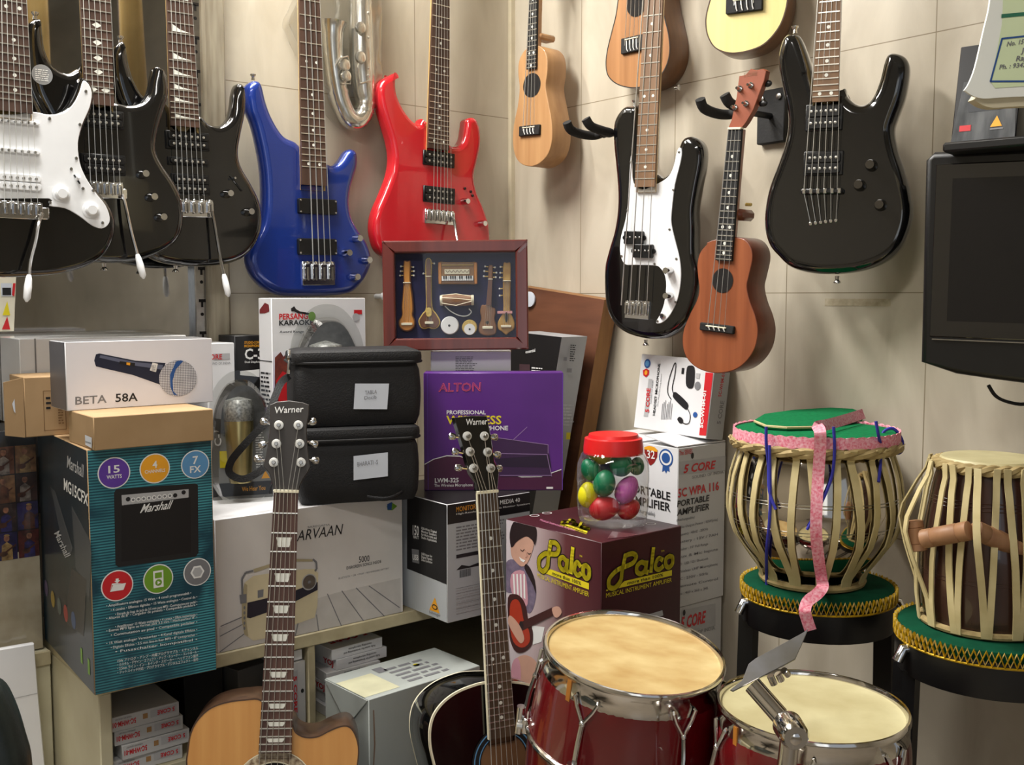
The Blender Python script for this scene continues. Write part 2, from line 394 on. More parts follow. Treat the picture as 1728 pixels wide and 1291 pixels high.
PLY = wood('plywood_face', (112, 70, 48), (88, 53, 36), 0.55, 0.0, 5, (1, 1, 8))
PLYE = wood('plywood_edge', (150, 106, 60), (128, 88, 48), 0.6, 0.0)
BAGC = mat('black_nylon', (19, 19, 21), 0.68, bump=0.5, scale=420, var=0.15)
PAPER = mat('white_paper', (206, 212, 222), 0.55, var=0.03, scale=20)
FRAMEW = wood('mahogany_frame', (100, 36, 28), (76, 24, 20), 0.3, 0.5, 6)
VELV = mat('navy_velvet', (28, 28, 70), 0.9, var=0.2, scale=40, sheen=0.1)
GOLDW = wood('honey_wood', (206, 138, 52), (182, 112, 36), 0.4, 0.3)
BRNW = wood('brown_wood', (112, 66, 36), (86, 48, 26), 0.4, 0.3)
TRIM = mat('gold_trim', (206, 176, 96), 0.4, var=0.2, scale=300)
GREEN = mat('green_felt', (18, 112, 66), 0.95, var=0.18, scale=160, bump=0.6, spec=0.1)
GREEND = mat('green_velvet', (10, 66, 45), 0.9, var=0.25, scale=30, spec=0.1)
PINK = mat('pink_lace', (212, 88, 116), 0.7, c2=(232, 182, 194), scale=260)
GOLDZ = mat('gold_braid', (196, 158, 26), 0.4, metal=0.4, var=0.3, scale=200)
HIDE = mat('raw_hide_strap', (202, 188, 142), 0.7, var=0.12, scale=30, c2=(184, 168, 120))
HIDE2 = mat('plaited_hide', (176, 156, 108), 0.75, c2=(142, 122, 78), scale=60, bump=0.5)
SKIN = mat('drum_hide', (204, 182, 128), 0.5, c2=(172, 138, 80), scale=13, det=8, stretch=(1, 1.8, 1))
SKIN2 = mat('pale_drum_hide', (200, 192, 150), 0.5, c2=(172, 160, 116), scale=13, det=8)
BLUEC = mat('blue_cord', (42, 44, 150), 0.7)
DOWEL = wood('turned_dowel', (160, 118, 84), (138, 98, 66), 0.55, 0.05)
DARKW = wood('dark_tabla_wood', (66, 40, 32), (46, 27, 22), 0.3, 0.5)
SHELLR = mat('red_lacquer', (96, 8, 15), 0.2, coat=0.8, var=0.06)
SHELLP = mat('polished_shell', (206, 202, 196), 0.1, metal=1.0, var=0.05)
FOAM = mat('black_foam', (26, 25, 25), 0.8, bump=0.4, scale=200)
REDLID = mat('red_plastic', (214, 34, 34), 0.35, var=0.02)
CLR = clear('clear_plastic', (250, 250, 250), 0.05)
FILM = clear('plastic_film', (248, 248, 247), 0.05, 0.12)
BLIS = clear('blister_plastic', (238, 238, 236), 0.035)
GLS = clear('picture_glass', (248, 250, 252), 0.025, 0.02)

# ------------------------------------------------------------------ the setting
WALL = tile_wall('beige_tile', (202, 194, 176), (184, 175, 156), (140, 128, 106), 0.287, 0.43, 0.0, 0.43 * 5 - 1.786)
WALLR = tile_wall('beige_tile_right', (196, 187, 169), (177, 167, 149), (134, 122, 100), 0.287, 0.43, 0.287 - 0.251, 0.43 * 5 - 1.786)
WB = Fr(); WR = Fr((0, 0, 0), -90)
solo(MB(WB).box(-3.4, 0, 0, 0.0, 0.08, 2.8, WALL), 'wall_back', kind='structure')
solo(MB(WR).box(-0.08, 0, 0, 4.4, 0.08, 2.8, WALLR), 'wall_right', kind='structure')
FLR = mat('floor_tile', (150, 140, 126), 0.35, scale=6); CEI = mat('ceiling_white', (206, 202, 192), 0.8); PLN = mat('plaster', (176, 168, 152), 0.8)
solo(MB().box(-3.4, -4.4, -0.06, 0.08, 0.08, 0, FLR), 'floor', kind='structure')
solo(MB().box(-3.4, -4.4, 2.8, 0.08, 0.08, 2.86, CEI), 'ceiling', kind='structure')
solo(MB().box(-3.48, -4.4, 0, -3.4, 0.08, 2.8, PLN), 'wall_left', kind='structure')
f = MB()
f.box(-3.4, -4.48, 0, -3.3, -4.4, 2.8, PLN); f.box(-0.9, -4.48, 0, 0.08, -4.4, 2.8, PLN); f.box(-3.3, -4.48, 2.3, -0.9, -4.4, 2.8, PLN)
f.box(-3.3, -4.48, 0, -0.9, -4.4, 0.5, PLN); solo(f, 'wall_front', kind='structure')
# hanging rails above the picture that carry the necks
mt = mat('rail_paint', (90, 88, 84), 0.5)
solo(MB().box(-1.75, -0.06, 2.36, -0.2, 0, 2.41, mt, 0.004), 'trim_1', kind='structure')
solo(MB().box(-0.06, -1.3, 2.36, 0, -0.1, 2.41, mt, 0.004), 'trim_2', kind='structure')

# mirror panel, slotted upright and painted post on the left of the back wall
m, n, l, b = base('dark_mirror'); b.inputs['Metallic'].default_value = 1.0; b.inputs['Roughness'].default_value = 0.05
tc = n.new('ShaderNodeTexCoord'); wv = n.new('ShaderNodeTexNoise'); wv.inputs['Scale'].default_value = 3.0; wv.inputs['Detail'].default_value = 9; wv.inputs['Distortion'].default_value = 1.5
cr = n.new('ShaderNodeValToRGB'); cr.color_ramp.elements[0].position = 0.45; cr.color_ramp.elements[1].position = 0.75
cr.color_ramp.elements[0].color = rgb((160, 160, 160)); cr.color_ramp.elements[1].color = rgb((204, 204, 202))
l.new(tc.outputs['Object'], wv.inputs['Vector']); l.new(wv.outputs[0], cr.inputs[0]); l.new(cr.outputs[0], b.inputs['Base Color']); MIRR = m
x1 = at_y(327, 300, -0.012).x
solo(MB().box(-2.3, -0.012, 0.95, x1, 0, 2.6, MIRR, 0.001), 'mirror_panel', 'dark mirror panel on the wall behind the three black guitars', 'mirror')
fr = Fr((at_y(330, 520, -0.03).x, -0.03, 0.9)); w = fr.L(352, 520)[0]
f = MB(fr).box(0, 0, 0, w, 0.03, 1.7, STL, 0.002)
for k in range(26):
    z = 0.03 + k * 0.064; f.P  # slots every 64 mm
    f.poly(ell(w * 0.5, z, 0.0035, 0.0035, 10), -0.0004, HOLE); f.rect(w * 0.25, z + 0.024, w * 0.78, z + 0.030, -0.0004, HOLE); f.rect(w * 0.42, z + 0.014, w * 0.60, z + 0.026, -0.0004, HOLE)
solo(f, 'slotted_upright', 'grey metal slotted shelving upright fixed beside the painted post', 'shelf upright')
fr = Fr((at_y(353, 520, -0.045).x, -0.045, 0.9)); w = fr.L(391, 520)[0]
solo(MB(fr).box(0, 0, 0, w, 0.045, 1.7, mat('post_paint', (178, 170, 150), 0.5, scale=10, c2=(126, 116, 98), stretch=(6, 6, 0.6)), 0.006), 'trim_3', kind='structure')
# painted corner strip between the two walls
solo(MB().box(-0.012, -0.012, 0, 0, 0, 2.8, mat('corner_grout', (204, 194, 168), 0.6)), 'trim_4', kind='structure')
# remains of tape on the right wall
fr = Fr((-0.0006, 0, 0), -90)
a = fr.L(1392, 504); c = fr.L(1503, 517)
solo(MB(fr).rect(a[0], c[1], c[0], a[1], 0, mat('old_tape', (166, 152, 126), 0.6, scale=90, c2=(190, 178, 154))), 'tape_strip', 'old strip of brown tape stuck on the right wall under the black guitar', 'tape')

# cream shelf unit under the boxes
ZS = 0.755; YF = -0.415; XL = -1.165; XR = -0.004
root = thing('shelf_unit', Fr((XL, YF, 0)), 'cream painted open shelf unit carrying the amplifier and radio cartons', 'shelf unit')
D = 0.405; w = XR - XL; FRU = Fr((XL, YF, 0))
part(MB(FRU).box(0, 0, ZS - 0.024, w, D, ZS, CREAMW, 0.002), 'top_board', root)
part(MB(FRU).box(0, 0.004, 0, 0.02, D, ZS - 0.024, CREAMP, 0.002), 'side_panel', root)
part(MB(FRU).box(w - 0.02, 0.004, 0, w, D, ZS - 0.024, CREAMP, 0.002), 'side_panel', root)
xd = FRU.L(528, 1150)[0]
part(MB(FRU).box(xd - 0.007, 0.004, 0.02, xd + 0.008, D, ZS - 0.024, CREAMW, 0.002), 'divider', root)
w_u, D_u = w, D
part(MB(FRU).box(0.02, D - 0.01, 0.0, w - 0.02, D, ZS - 0.024, mat('back_board', (70, 60, 54), 0.7)), 'back_board', root)
print('shelf top check', at_y(545, 1072, YF).z, 'marshall', at_y(260, 1152, YF).z)
# ------------------------------------------------------------------ guitars: builders
def band(mb, pts, d0, d1, y, m):              # a strip just inside an outline
    if area2(pts) < 0: pts = pts[::-1]
    a, b = inset(pts, d0), inset(pts, d1); N = len(pts)
    vs = [(p[0], y, p[1]) for p in a] + [(p[0], y, p[1]) for p in b]
    return mb.add(vs, [(i, (i + 1) % N, N + (i + 1) % N, N + i) for i in range(N)], m)
class Gt:
    def __init__(s, name, fr, label, cat, group=None):
        s.fr = fr; s.root = thing(name, fr, label, cat, group)
    def out(s, px, n=5, y=0.0): return smooth_closed([s.fr.L(*p, y) for p in px], n)
    def mb(s): return MB(s.fr)
    def add(s, mb, name, label=None, parent=None): return part(mb, name, parent or s.root, label)
    def body(s, px, th, m, r=0.01, mf=None, seg=4, bind=None, n=5):
        o = s.out(px, n); f = s.mb().prism(o, 0, th, m, r, seg, mf)
        s.o = o
        if bind: band(f, o, 0.0, bind[0], -0.0006, bind[1])
        s.b = s.add(f, 'body'); return o
    def neck(s, bl, br, tl, tr, bridge, S, nfr, nstr, fb, nk, inlay='dot', yf=-0.012, nut=None, spread=0.052, head=True, side=None, f12=None, yb=-0.012):
        L = lambda p: V(s.fr.L(p[0], p[1], yf))
        cb = (L(bl) + L(br)) / 2; ct = (L(tl) + L(tr)) / 2; a = (ct - cb).normalized(); p = V((a.y, -a.x))
        wb = (L(br) - L(bl)).dot(p); wt = (L(tr) - L(tl)).dot(p); L0 = (ct - cb).length; sl = (wt - wb) / L0
        s.G = s.fr.sub((cb.x, 0, cb.y), (p.x, 0, p.y), (0, 1, 0), (a.x, 0, a.y)); G = s.G
        sb = G.L(bridge[0], bridge[1])[1]; xb = G.L(bridge[0], bridge[1])[0]
        if nut:
            sn = G.L(nut[0], nut[1], yf)[1]
            if f12: sb = sn - 2 * (sn - G.L(f12[0], f12[1], yf)[1]); xb = 0.0
            S = sn - sb
        else: sn = sb + S
        W_ = lambda q: max(wb + sl * q, 0.62 * wb)
        s.sn, s.sb, s.W, s.yf, s.S = sn, sb, W_, yf, S
        f = s.mb(); h0, h1 = wb / 2, W_(sn) / 2
        f.prism([(-h0, 0), (h0, 0), (h1, sn), (-h1, sn)], yf, yf + 0.006, fb, fr=G)
        if side: f.prism([(-h0 - 0.0012, 0), (-h0, 0), (-h1, sn), (-h1 - 0.0012, sn)], yf + 0.0002, yf + 0.0062, side, fr=G)
        pos = [sb + S * 2 ** (-k / 12) for k in range(0, nfr + 1)]
        for z in pos[1:]:
            if z > 0.002: q = W_(z) / 2; f.box(-q, yf - 0.0009, z - 0.0009, q, yf + 0.001, z + 0.0009, FRT, fr=G)
        for k in (3, 5, 7, 9, 12, 15, 17, 19, 21, 24):
            if k > nfr: continue
            z = (pos[k] + pos[k - 1]) / 2; hh = (pos[k - 1] - pos[k]) / 2; q = W_(z) / 2
            if z < 0.004: continue
            if inlay == 'dot':
                for x in ((-q * 0.45, q * 0.45) if k in (12, 24) else (0,)): f.poly(ell(x, z, 0.003, 0.003, 12), yf - 0.0004, PEARL, G)
            elif inlay == 'diamond':
                for x in ((-q * 0.45, q * 0.45) if k in (12, 24) else (0,)): f.poly([(x - 0.008, z), (x, z - 0.005), (x + 0.008, z), (x, z + 0.005)], yf - 0.0004, PEARL, G)
            elif inlay == 'fin': f.poly([(-q * 0.7, z - hh * 0.7), (q * 0.75, z - hh * 0.7), (-q * 0.1, z - hh * 0.2), (-q * 0.7, z + hh * 0.75)], yf - 0.0004, PEARL, G)
            elif inlay == 'trapezoid': f.poly([(-q * 0.42, z - hh * 0.52), (q * 0.42, z - hh * 0.52), (q * 0.6, z + hh * 0.52), (-q * 0.6, z + hh * 0.52)], yf - 0.0004, PEARL, G)
        s.add(f, 'fretboard')
        f = s.mb(); vs = []; K = 8
        for z, q in ((-0.01, h0), (sn, h1)):
            vs += [(-q * math.cos(math.pi * k / K), yf + 0.006 + 0.020 * math.sin(math.pi * k / K), z) for k in range(K + 1)]
        f.add(vs, [(k, k + 1, K + 2 + k, K + 1 + k) for k in range(K)] + [tuple(range(K, -1, -1)), tuple(range(K + 1, 2 * K + 2))], nk, G)
        if head:
            q = h1; f.prism(smooth_closed([(-q, sn), (-q - 0.012, sn + 0.03), (-q - 0.014, sn + 0.15), (-q * 0.2, sn + 0.185), (q + 0.02, sn + 0.16), (q + 0.012, sn + 0.03), (q, sn)], 3), yf + 0.004, yf + 0.019, nk, fr=G)
        s.add(f, 'neck')
        for k in range(nstr):
            u = k / (nstr - 1) - 0.5; rr = 0.00075 - 0.00045 * k / nstr if nstr != 4 or S < 0.5 else 0.0013 - 0.0006 * k / 3
            f = s.mb().tube([(xb + u * spread, yb, sb), (u * W_(sn) * 0.8, yf - 0.003, sn)], rr, STR, 5, G); s.add(f, 'string')
    def rc(s, p, q):                          # two opposite corners -> local rectangle in neck frame
        a, b = s.G.L(*p), s.G.L(*q); return min(a[0], b[0]), min(a[1], b[1]), max(a[0], b[0]), max(a[1], b[1])
    def pickup(s, p, q, ring=BLKP, bob=BLKP, pole=STR, rows=2, h=0.008, n=6, pad=0.004, screws=None):
        x0, z0, x1, z1 = s.rc(p, q); f = s.mb(); G = s.G
        if ring: f.box(x0, -0.004, z0, x1, 0.001, z1, ring, 0.0012, G)
        a, b, c, d = x0 + pad, z0 + pad * 0.6, x1 - pad, z1 - pad * 0.6; hh = (d - b) / rows
        for k in range(rows):
            f.prism(rrect(a, b + k * hh + 0.0006, c, b + (k + 1) * hh - 0.0006, min(0.004, hh * 0.4)), -h, 0.001, bob, 0.001, 2, fr=G)
            for i in range(n):
                x = a + (c - a) * (i + 0.8) / (n + 0.6); f.cyl(x, b + (k + 0.5) * hh, 0.0024, -h - 0.001, -h + 0.001, pole, 8, fr=G)
        if screws:
            for x in (x0 + 0.002, x1 - 0.002): f.cyl(x, (z0 + z1) / 2, 0.0022, -0.0055, 0, screws, 8, fr=G)
        return s.add(f, 'pickup')
    def bridge(s, p, q, m=CHR, n=6, tail=0.0):
        x0, z0, x1, z1 = s.rc(p, q); f = s.mb(); G = s.G
        f.box(x0, -0.004, z0, x1, 0.001, z1, m, 0.001, G); w = (x1 - x0) / n
        for k in range(n):
            a = x0 + k * w
            f.box(a + w * 0.12, -0.0095, z0 + (z1 - z0) * 0.25, a + w * 0.88, -0.004, z0 + (z1 - z0) * 0.9, m, 0.001, G)
            f.cyl(a + w / 2, z1 - (z1 - z0) * 0.08, w * 0.22, -0.008, -0.003, m, 8, fr=G)
            f.tube([(a + w / 2, -0.0105, z0 + (z1 - z0) * 0.2), (a + w / 2, -0.0105, z0 + (z1 - z0) * 0.75)], w * 0.12, STL, 6, G)
        return s.add(f, 'bridge')
    def knob(s, p, r=0.009, h=0.014, m=CHR, dome=0.003, skirt=None):
        x, z = s.fr.L(*p); f = s.mb().cyl(x, z, r, -h, 0.001, m, 20, r * 0.86, dome=dome)
        if skirt: f.cyl(x, z, r * 1.25, -h * 0.35, 0.001, skirt, 20)
        return s.add(f, 'knob')
    def arm(s, px, r=0.003, tip=WHP, y0=-0.012):
        pts = []; n = len(px)
        for i, q in enumerate(px): y = y0 - 0.02 * min(1, i * 1.2 / n); x, z = s.fr.L(q[0], q[1], y); pts.append((x, y, z))
        a = s.add(s.mb().tube(smooth_open(pts, 4), r, CHR, 8), 'tremolo_arm')
        if tip:
            d = (V(pts[-1]) - V(pts[-2])).normalized(); e = V(pts[-1])
            s.add(s.mb().tube([e, e + d * 0.006, e + d * 0.02, e + d * 0.038, e + d * 0.044], [r * 1.1, r * 1.7, r * 2.1, r * 1.9, r * 0.6], tip, 10), 'arm_tip', 'white plastic tip', a)
    def plate(s, px, m=WHP, th=0.0025, n=5, dots=(), y=-0.0025, sm=True):
        o = [s.fr.L(*p) for p in px]; o = smooth_closed(o, n) if sm else o
        f = s.mb().prism(o, y, 0.001, m, 0.0007, 1)
        for p in dots: x, z = s.fr.L(*p); f.cyl(x, z, 0.0026, y - 0.0012, y + 0.0005, STL, 8)
        return s.add(f, 'pickguard')
    def pin(s, p, up=1):                       # strap button at the rim
        x, z = s.fr.L(*p); th = 0.02
        f = s.mb().lathe([(0, 0), (0.004, 0), (0.003, 0.006), (0.006, 0.010), (0.006, 0.012), (0, 0.013)], CHR, 12, s.fr.sub((x, th, z), (1, 0, 0), (0, up, 0), (0, 0, up)))
        return s.add(f, 'strap_button')

# ------------------------------------------------------------------ three black guitars on the left
GRP = None
g = Gt('electric_guitar', Fr(at_y(70, 300, -0.232)), 'black electric guitar with a white pickguard, hanging furthest left', 'guitar')
g.body(C1((350, 322), (385, 350), (400, 400), (385, 460), (355, 530), (336, 600), (342, 680), (370, 740), (414, 800), (457, 850), (482, 900), (489, 955), (472, 1020), (430, 1080), (350, 1122), (250, 1147), (130, 1157), (0, 1160), (-130, 1140), (-250, 1070), (-310, 960), (-305, 840), (-250, 720), (-226, 620), (-245, 500), (-258, 380), (-240, 260), (-205, 222), (-165, 255), (-135, 350), (-90, 430), (-20, 472), (65, 485), (145, 465), (200, 476), (260, 464), (300, 430), (325, 380), (338, 335)), 0.042, BLK, 0.011)
g.plate(C1((347, 340), (368, 352), (383, 390), (374, 450), (342, 525), (325, 600), (332, 680), (358, 745), (402, 812), (440, 860), (458, 910), (452, 940), (425, 957), (385, 945), (330, 905), (270, 872), (205, 862), (205, 832), (0, 832), (-80, 820), (-120, 640), (-110, 480), (-20, 478), (65, 480), (140, 470), (205, 482), (265, 472), (306, 436), (332, 385)), n=3,
        dots=C1((357, 383), (205, 497), (332, 522), (317, 663), (296, 708), (345, 790), (388, 798), (427, 933), (207, 848)))
g.neck(*C1((0 - 6, 468), (137, 468), (-9, 0), (113, 0), (82, 880)), 0.61, 22, 6, ROSE, MAPLE, spread=0.05)
for a, b in (((-20, 495), (160, 530)), ((-20, 615), (163, 652))):
    g.pickup(*C1(a, b), ring=None, bob=WHP, rows=1, pad=0.0, pole=STL)
g.pickup(*C1((-10, 722), (168, 804)), ring=None, bob=WHP, rows=2, pad=0.0, pole=STL)
g.bridge(*C1((-20, 838), (178, 922)))
f = g.mb(); x0, z0, x1, z1 = g.rc(*C1((165, 868), (204, 922))); f.box(x0, -0.008, z0, x1, 0.001, z1, CHR, 0.002, g.G); g.add(f, 'tremolo_block')
g.arm(C1((178, 895), (163, 930), (148, 1010), (128, 1090), (122, 1152)))
for p in C1((253, 812), (378, 880)): g.knob(p, 0.011, 0.013, WHP, 0.0, WHP)
f = g.mb(); a = g.fr.L(*C1((308, 733))[0]); b = g.fr.L(*C1((332, 770))[0]); f.tube([(a[0], -0.003, a[1]), (b[0], -0.003, b[1])], 0.0015, BLKP, 6); f.tube([((a[0] + b[0]) / 2, -0.002, (a[1] + b[1]) / 2), ((a[0] + b[0]) / 2, -0.014, (a[1] + b[1]) / 2 + 0.004)], 0.003, WHP, 8); g.add(f, 'selector_switch')
STRAT = g

g = Gt('electric_guitar', Fr(at_y(165, 300, -0.180)), 'black electric guitar with diamond fret markers, hanging second from the left', 'guitar')
g.body(C1((178, 80), (185, 140), (196, 210), (230, 275), (290, 303), (345, 292), (410, 440), (478, 425), (545, 437), (600, 425), (635, 380), (650, 310), (660, 276), (690, 285), (710, 330), (712, 400), (690, 470), (667, 560), (662, 630), (690, 690), (730, 750), (765, 820), (776, 890), (770, 960), (745, 1010), (700, 1047), (640, 1074), (560, 1096), (450, 1100), (330, 1082), (240, 1010), (205, 900), (222, 780), (258, 680), (250, 580), (200, 480), (150, 380), (130, 280), (119, 170), (124, 105), (150, 78)), 0.042, BLK, 0.013)
f = g.mb(); x, z = g.fr.L(*C1((176, 313))[0]); f.poly(ell(x, z, 0.0165, 0.0165, 24), -0.0012, mat('clear_sticker', (150, 152, 154), 0.4)); f.lines(g.fr, x - 0.011, z - 0.010, x + 0.011, z + 0.010, 6, WINK, -0.0016); g.add(f, 'sticker', 'round sticker')
g.neck(*C1((358, 442), (478, 436), (338, 0), (462, 0), (432, 770)), 0.61, 24, 6, ROSE, MAPLE, 'diamond', spread=0.05)
g.pickup(*C1((330, 452), (518, 545))); g.pickup(*C1((335, 640), (525, 738)))
g.bridge(*C1((345, 755), (515, 835)))
f = g.mb(); x0, z0, x1, z1 = g.rc(*C1((505, 790), (530, 838))); f.box(x0, -0.008, z0, x1, 0.001, z1, CHR, 0.002, g.G); g.add(f, 'tremolo_block')
g.arm(C1((515, 815), (530, 880), (552, 980), (575, 1065)))
for p in C1((597, 730), (633, 826), (672, 910)): g.knob(p, 0.0085, 0.015)
g.pin(C1((162, 72))[0]); g.pin(C1((452, 1102))[0], -1)

g = Gt('electric_guitar', Fr(at_y(310, 300, -0.128)), 'black electric guitar with shark-fin fret markers, hanging beside the blue bass', 'guitar')
g.body(C1((532, 185), (545, 260), (570, 340), (615, 405), (700, 422), (770, 560), (835, 482), (880, 515), (925, 525), (965, 500), (983, 450), (992, 385), (1006, 348), (1028, 356), (1038, 400), (1035, 470), (1017, 560), (1006, 640), (1020, 700), (1060, 770), (1096, 850), (1106, 930), (1090, 1000), (1050, 1060), (980, 1100), (880, 1114), (760, 1110), (650, 1080), (600, 1000), (590, 900), (618, 800), (638, 700), (610, 600), (540, 480), (490, 350), (478, 245), (490, 195), (513, 170)), 0.042, BLK, 0.013)
g.neck(*C1((717, 532), (836, 528), (700, 0), (806, 0), (792, 850)), 0.61, 24, 6, ROSE, MAPLE, 'fin', spread=0.05)
g.pickup(*C1((690, 545), (876, 635))); g.pickup(*C1((700, 655), (872, 700)), rows=1); g.pickup(*C1((715, 725), (878, 820)))
g.bridge(*C1((692, 832), (893, 912)))
g.arm(C1((888, 885), (905, 980), (922, 1080), (937, 1148)))
for p in C1((950, 812), (1037, 888)): g.knob(p, 0.0085, 0.016)
f = g.mb(); a = g.fr.L(*C1((962, 735))[0]); b = g.fr.L(*C1((1012, 800))[0]); f.tube([(a[0], -0.001, a[1]), (b[0], -0.001, b[1])], 0.002, BLKP, 6); f.tube([(a[0] * .8 + b[0] * .2, -0.001, a[1] * .8 + b[1] * .2), (a[0] * .8 + b[0] * .2, -0.015, a[1] * .8 + b[1] * .2)], 0.0022, CHR, 8); g.add(f, 'selector_switch')
g.pin(C1((522, 172))[0]); g.pin(C1((752, 1112))[0], -1)

# ------------------------------------------------------------------ blue bass
g = Gt('bass_guitar', Fr(at_y(530, 300, -0.076)), 'metallic blue four-string bass guitar hanging on the back wall', 'bass guitar')
g.body(C2((47, 390), (55, 352), (85, 334), (112, 352), (132, 430), (160, 500), (205, 568), (268, 606), (325, 720), (376, 686), (412, 692), (442, 670), (467, 633), (490, 623), (511, 640), (513, 690), (500, 740), (486, 790), (480, 850), (490, 910), (515, 960), (549, 1010), (568, 1060), (570, 1110), (550, 1160), (520, 1200), (480, 1228), (400, 1240), (300, 1243), (200, 1240), (130, 1212), (80, 1162), (55, 1105), (56, 1050), (82, 990), (110, 930), (120, 850), (118, 740), (105, 640), (80, 530), (55, 460)), 0.040, BLUE, 0.016)
g.neck(*C2((272, 776), (376, 776), (262, 0), (348, 0), (345, 1110)), 0.80, 24, 4, ROSE, MAPLE, spread=0.042)
for a, b in (((250, 830), (412, 902)), ((249, 998), (412, 1070))):
    x0, z0, x1, z1 = g.rc(*C2(a, b)); f = g.mb().prism(rrect(x0, z0, x1, z1, 0.004), -0.009, 0.001, BLKP, 0.0015, 2, fr=g.G)
    for x in (x0 + 0.004, x1 - 0.004):
        for z in (z0 + 0.004, z1 - 0.004): f.cyl(x, z, 0.002, -0.0103, -0.008, CHR, 8, fr=g.G)
    g.add(f, 'pickup')
g.bridge(*C2((270, 1095), (408, 1195)), n=4)
for p in C2((497, 1000), (453, 1060), (537, 1090), (487, 1160)): g.knob(p, 0.0095, 0.017)
g.pin(C2((86, 330))[0])

# ------------------------------------------------------------------ red guitar
g = Gt('electric_guitar', Fr(at_y(738, 300, -0.07)), 'gloss red electric guitar with pointed horn hanging on the back wall', 'guitar')
g.body(C2((678, 303), (672, 340), (676, 390), (695, 440), (730, 492), (768, 521), (790, 500), (845, 630), (886, 600), (908, 611), (936, 608), (956, 580), (965, 530), (970, 500), (992, 490), (1012, 503), (1026, 550), (1027, 610), (1010, 690), (1000, 740), (1010, 800), (1035, 860), (1056, 920), (1065, 970), (1060, 1040), (1000, 1092), (900, 1112), (780, 1115), (680, 1100), (610, 1060), (584, 1000), (578, 940), (590, 880), (620, 810), (650, 730), (660, 660), (650, 590), (626, 510), (604, 430), (600, 370), (615, 335), (648, 314)), 0.040, RED, 0.012)
g.neck(*C2((801, 626), (889, 624), (822, 0), (891, 0), (848, 890)), 0.61, 24, 6, ROSE, MAPLE, spread=0.05)
g.pickup(*C2((778, 627), (908, 706))); g.pickup(*C2((779, 776), (909, 858)))
g.bridge(*C2((785, 874), (905, 945)))
g.arm(C2((900, 910), (910, 925), (915, 965), (922, 1008)), tip=None, r=0.0032)
for p in C2((948, 845), (1020, 938)): g.knob(p, 0.0085, 0.016)
f = g.mb()
for p in C2((953, 790), (985, 820), (978, 803)): x, z = g.fr.L(*p); f.cyl(x, z, 0.003, -0.004, 0.001, BLKP, 8)
g.add(f, 'selector_switch')

# ------------------------------------------------------------------ right wall: bass, black guitar
pr = crop(1000, 330, 4.165)
g = Gt('bass_guitar', Fr(at_t(1100, 330, 2.12), -74), 'black four-string bass guitar with a white pickguard on the right wall', 'bass guitar')
BP = C3((560, 487), (600, 479), (632, 487), (640, 620), (668, 830), (712, 790), (740, 806), (772, 785), (795, 740), (812, 675), (832, 630), (868, 617), (903, 632), (924, 670), (924, 740), (903, 850), (888, 950), (890, 1030)) + pr((712, 400), (735, 500), (742, 590), (725, 700), (685, 830), (620, 930), (520, 995), (420, 1010), (320, 1000), (210, 960), (130, 890), (85, 790), (70, 660), (72, 500), (100, 380), (140, 240), (160, 100)) + C3((535, 860), (525, 740), (516, 640), (520, 550))
g.body(BP, 0.042, BLK, 0.014)
g.plate(C3((605, 718), (612, 745), (618, 830), (660, 860), (712, 840), (745, 825), (778, 800), (800, 755), (815, 690), (828, 670), (838, 690), (830, 745), (806, 840)) + pr((560, 110), (558, 200), (585, 320), (615, 440), (625, 560), (612, 680), (585, 770), (540, 850), (495, 890), (460, 900), (450, 885), (475, 840), (505, 760), (520, 640), (510, 560), (480, 512), (440, 492), (300, 488), (235, 485), (205, 440), (195, 370), (205, 280), (232, 180), (250, 60)), n=3,
        dots=pr((250, 104), (208, 425), (440, 480), (545, 238), (593, 445), (588, 748), (460, 882)) + C3((825, 690), (607, 736), (800, 862), (716, 828)))
g.neck(*C3((621, 848), (711, 848), (665, 0), (747, 0)), pr((310, 775))[0], 0.80, 20, 4, ROSEL, MAPLE, spread=0.058, yf=-0.014)
for a, b in (((238, 250), (365, 345)), ((298, 342), (432, 440))):
    x0, z0, x1, z1 = g.rc(*pr(a, b)); f = g.mb().prism(rrect(x0, z0, x1, z1, 0.003), -0.011, 0, BLKP, 0.0015, 2, fr=g.G)
    for k in (0.25, 0.75):
        for d in (-0.004, 0.004): f.cyl(x0 + (x1 - x0) * k + d, (z0 + z1) / 2, 0.0022, -0.0125, -0.01, STL, 8, fr=g.G)
    q = x0 if a[0] == 238 else x1
    for q in (x0, x1): f.cyl(q, (z0 + z1) / 2, 0.005, -0.007, 0, BLKP, 10, fr=g.G)
    g.add(f, 'pickup')
g.bridge(*pr((235, 735), (398, 872)), n=4)
for p in pr((548, 528), (548, 705)): g.knob(p, 0.0085, 0.020, CHR, 0.003)
x, z = g.fr.L(*pr((497, 845))[0]); g.add(g.mb().cyl(x, z, 0.006, -0.006, 0, CHR, 14).cyl(x, z, 0.0032, -0.0065, -0.002, HOLE, 10), 'jack_socket')
g.pin(C3((600, 475))[0]); g.pin(pr((342, 1015))[0], -1)

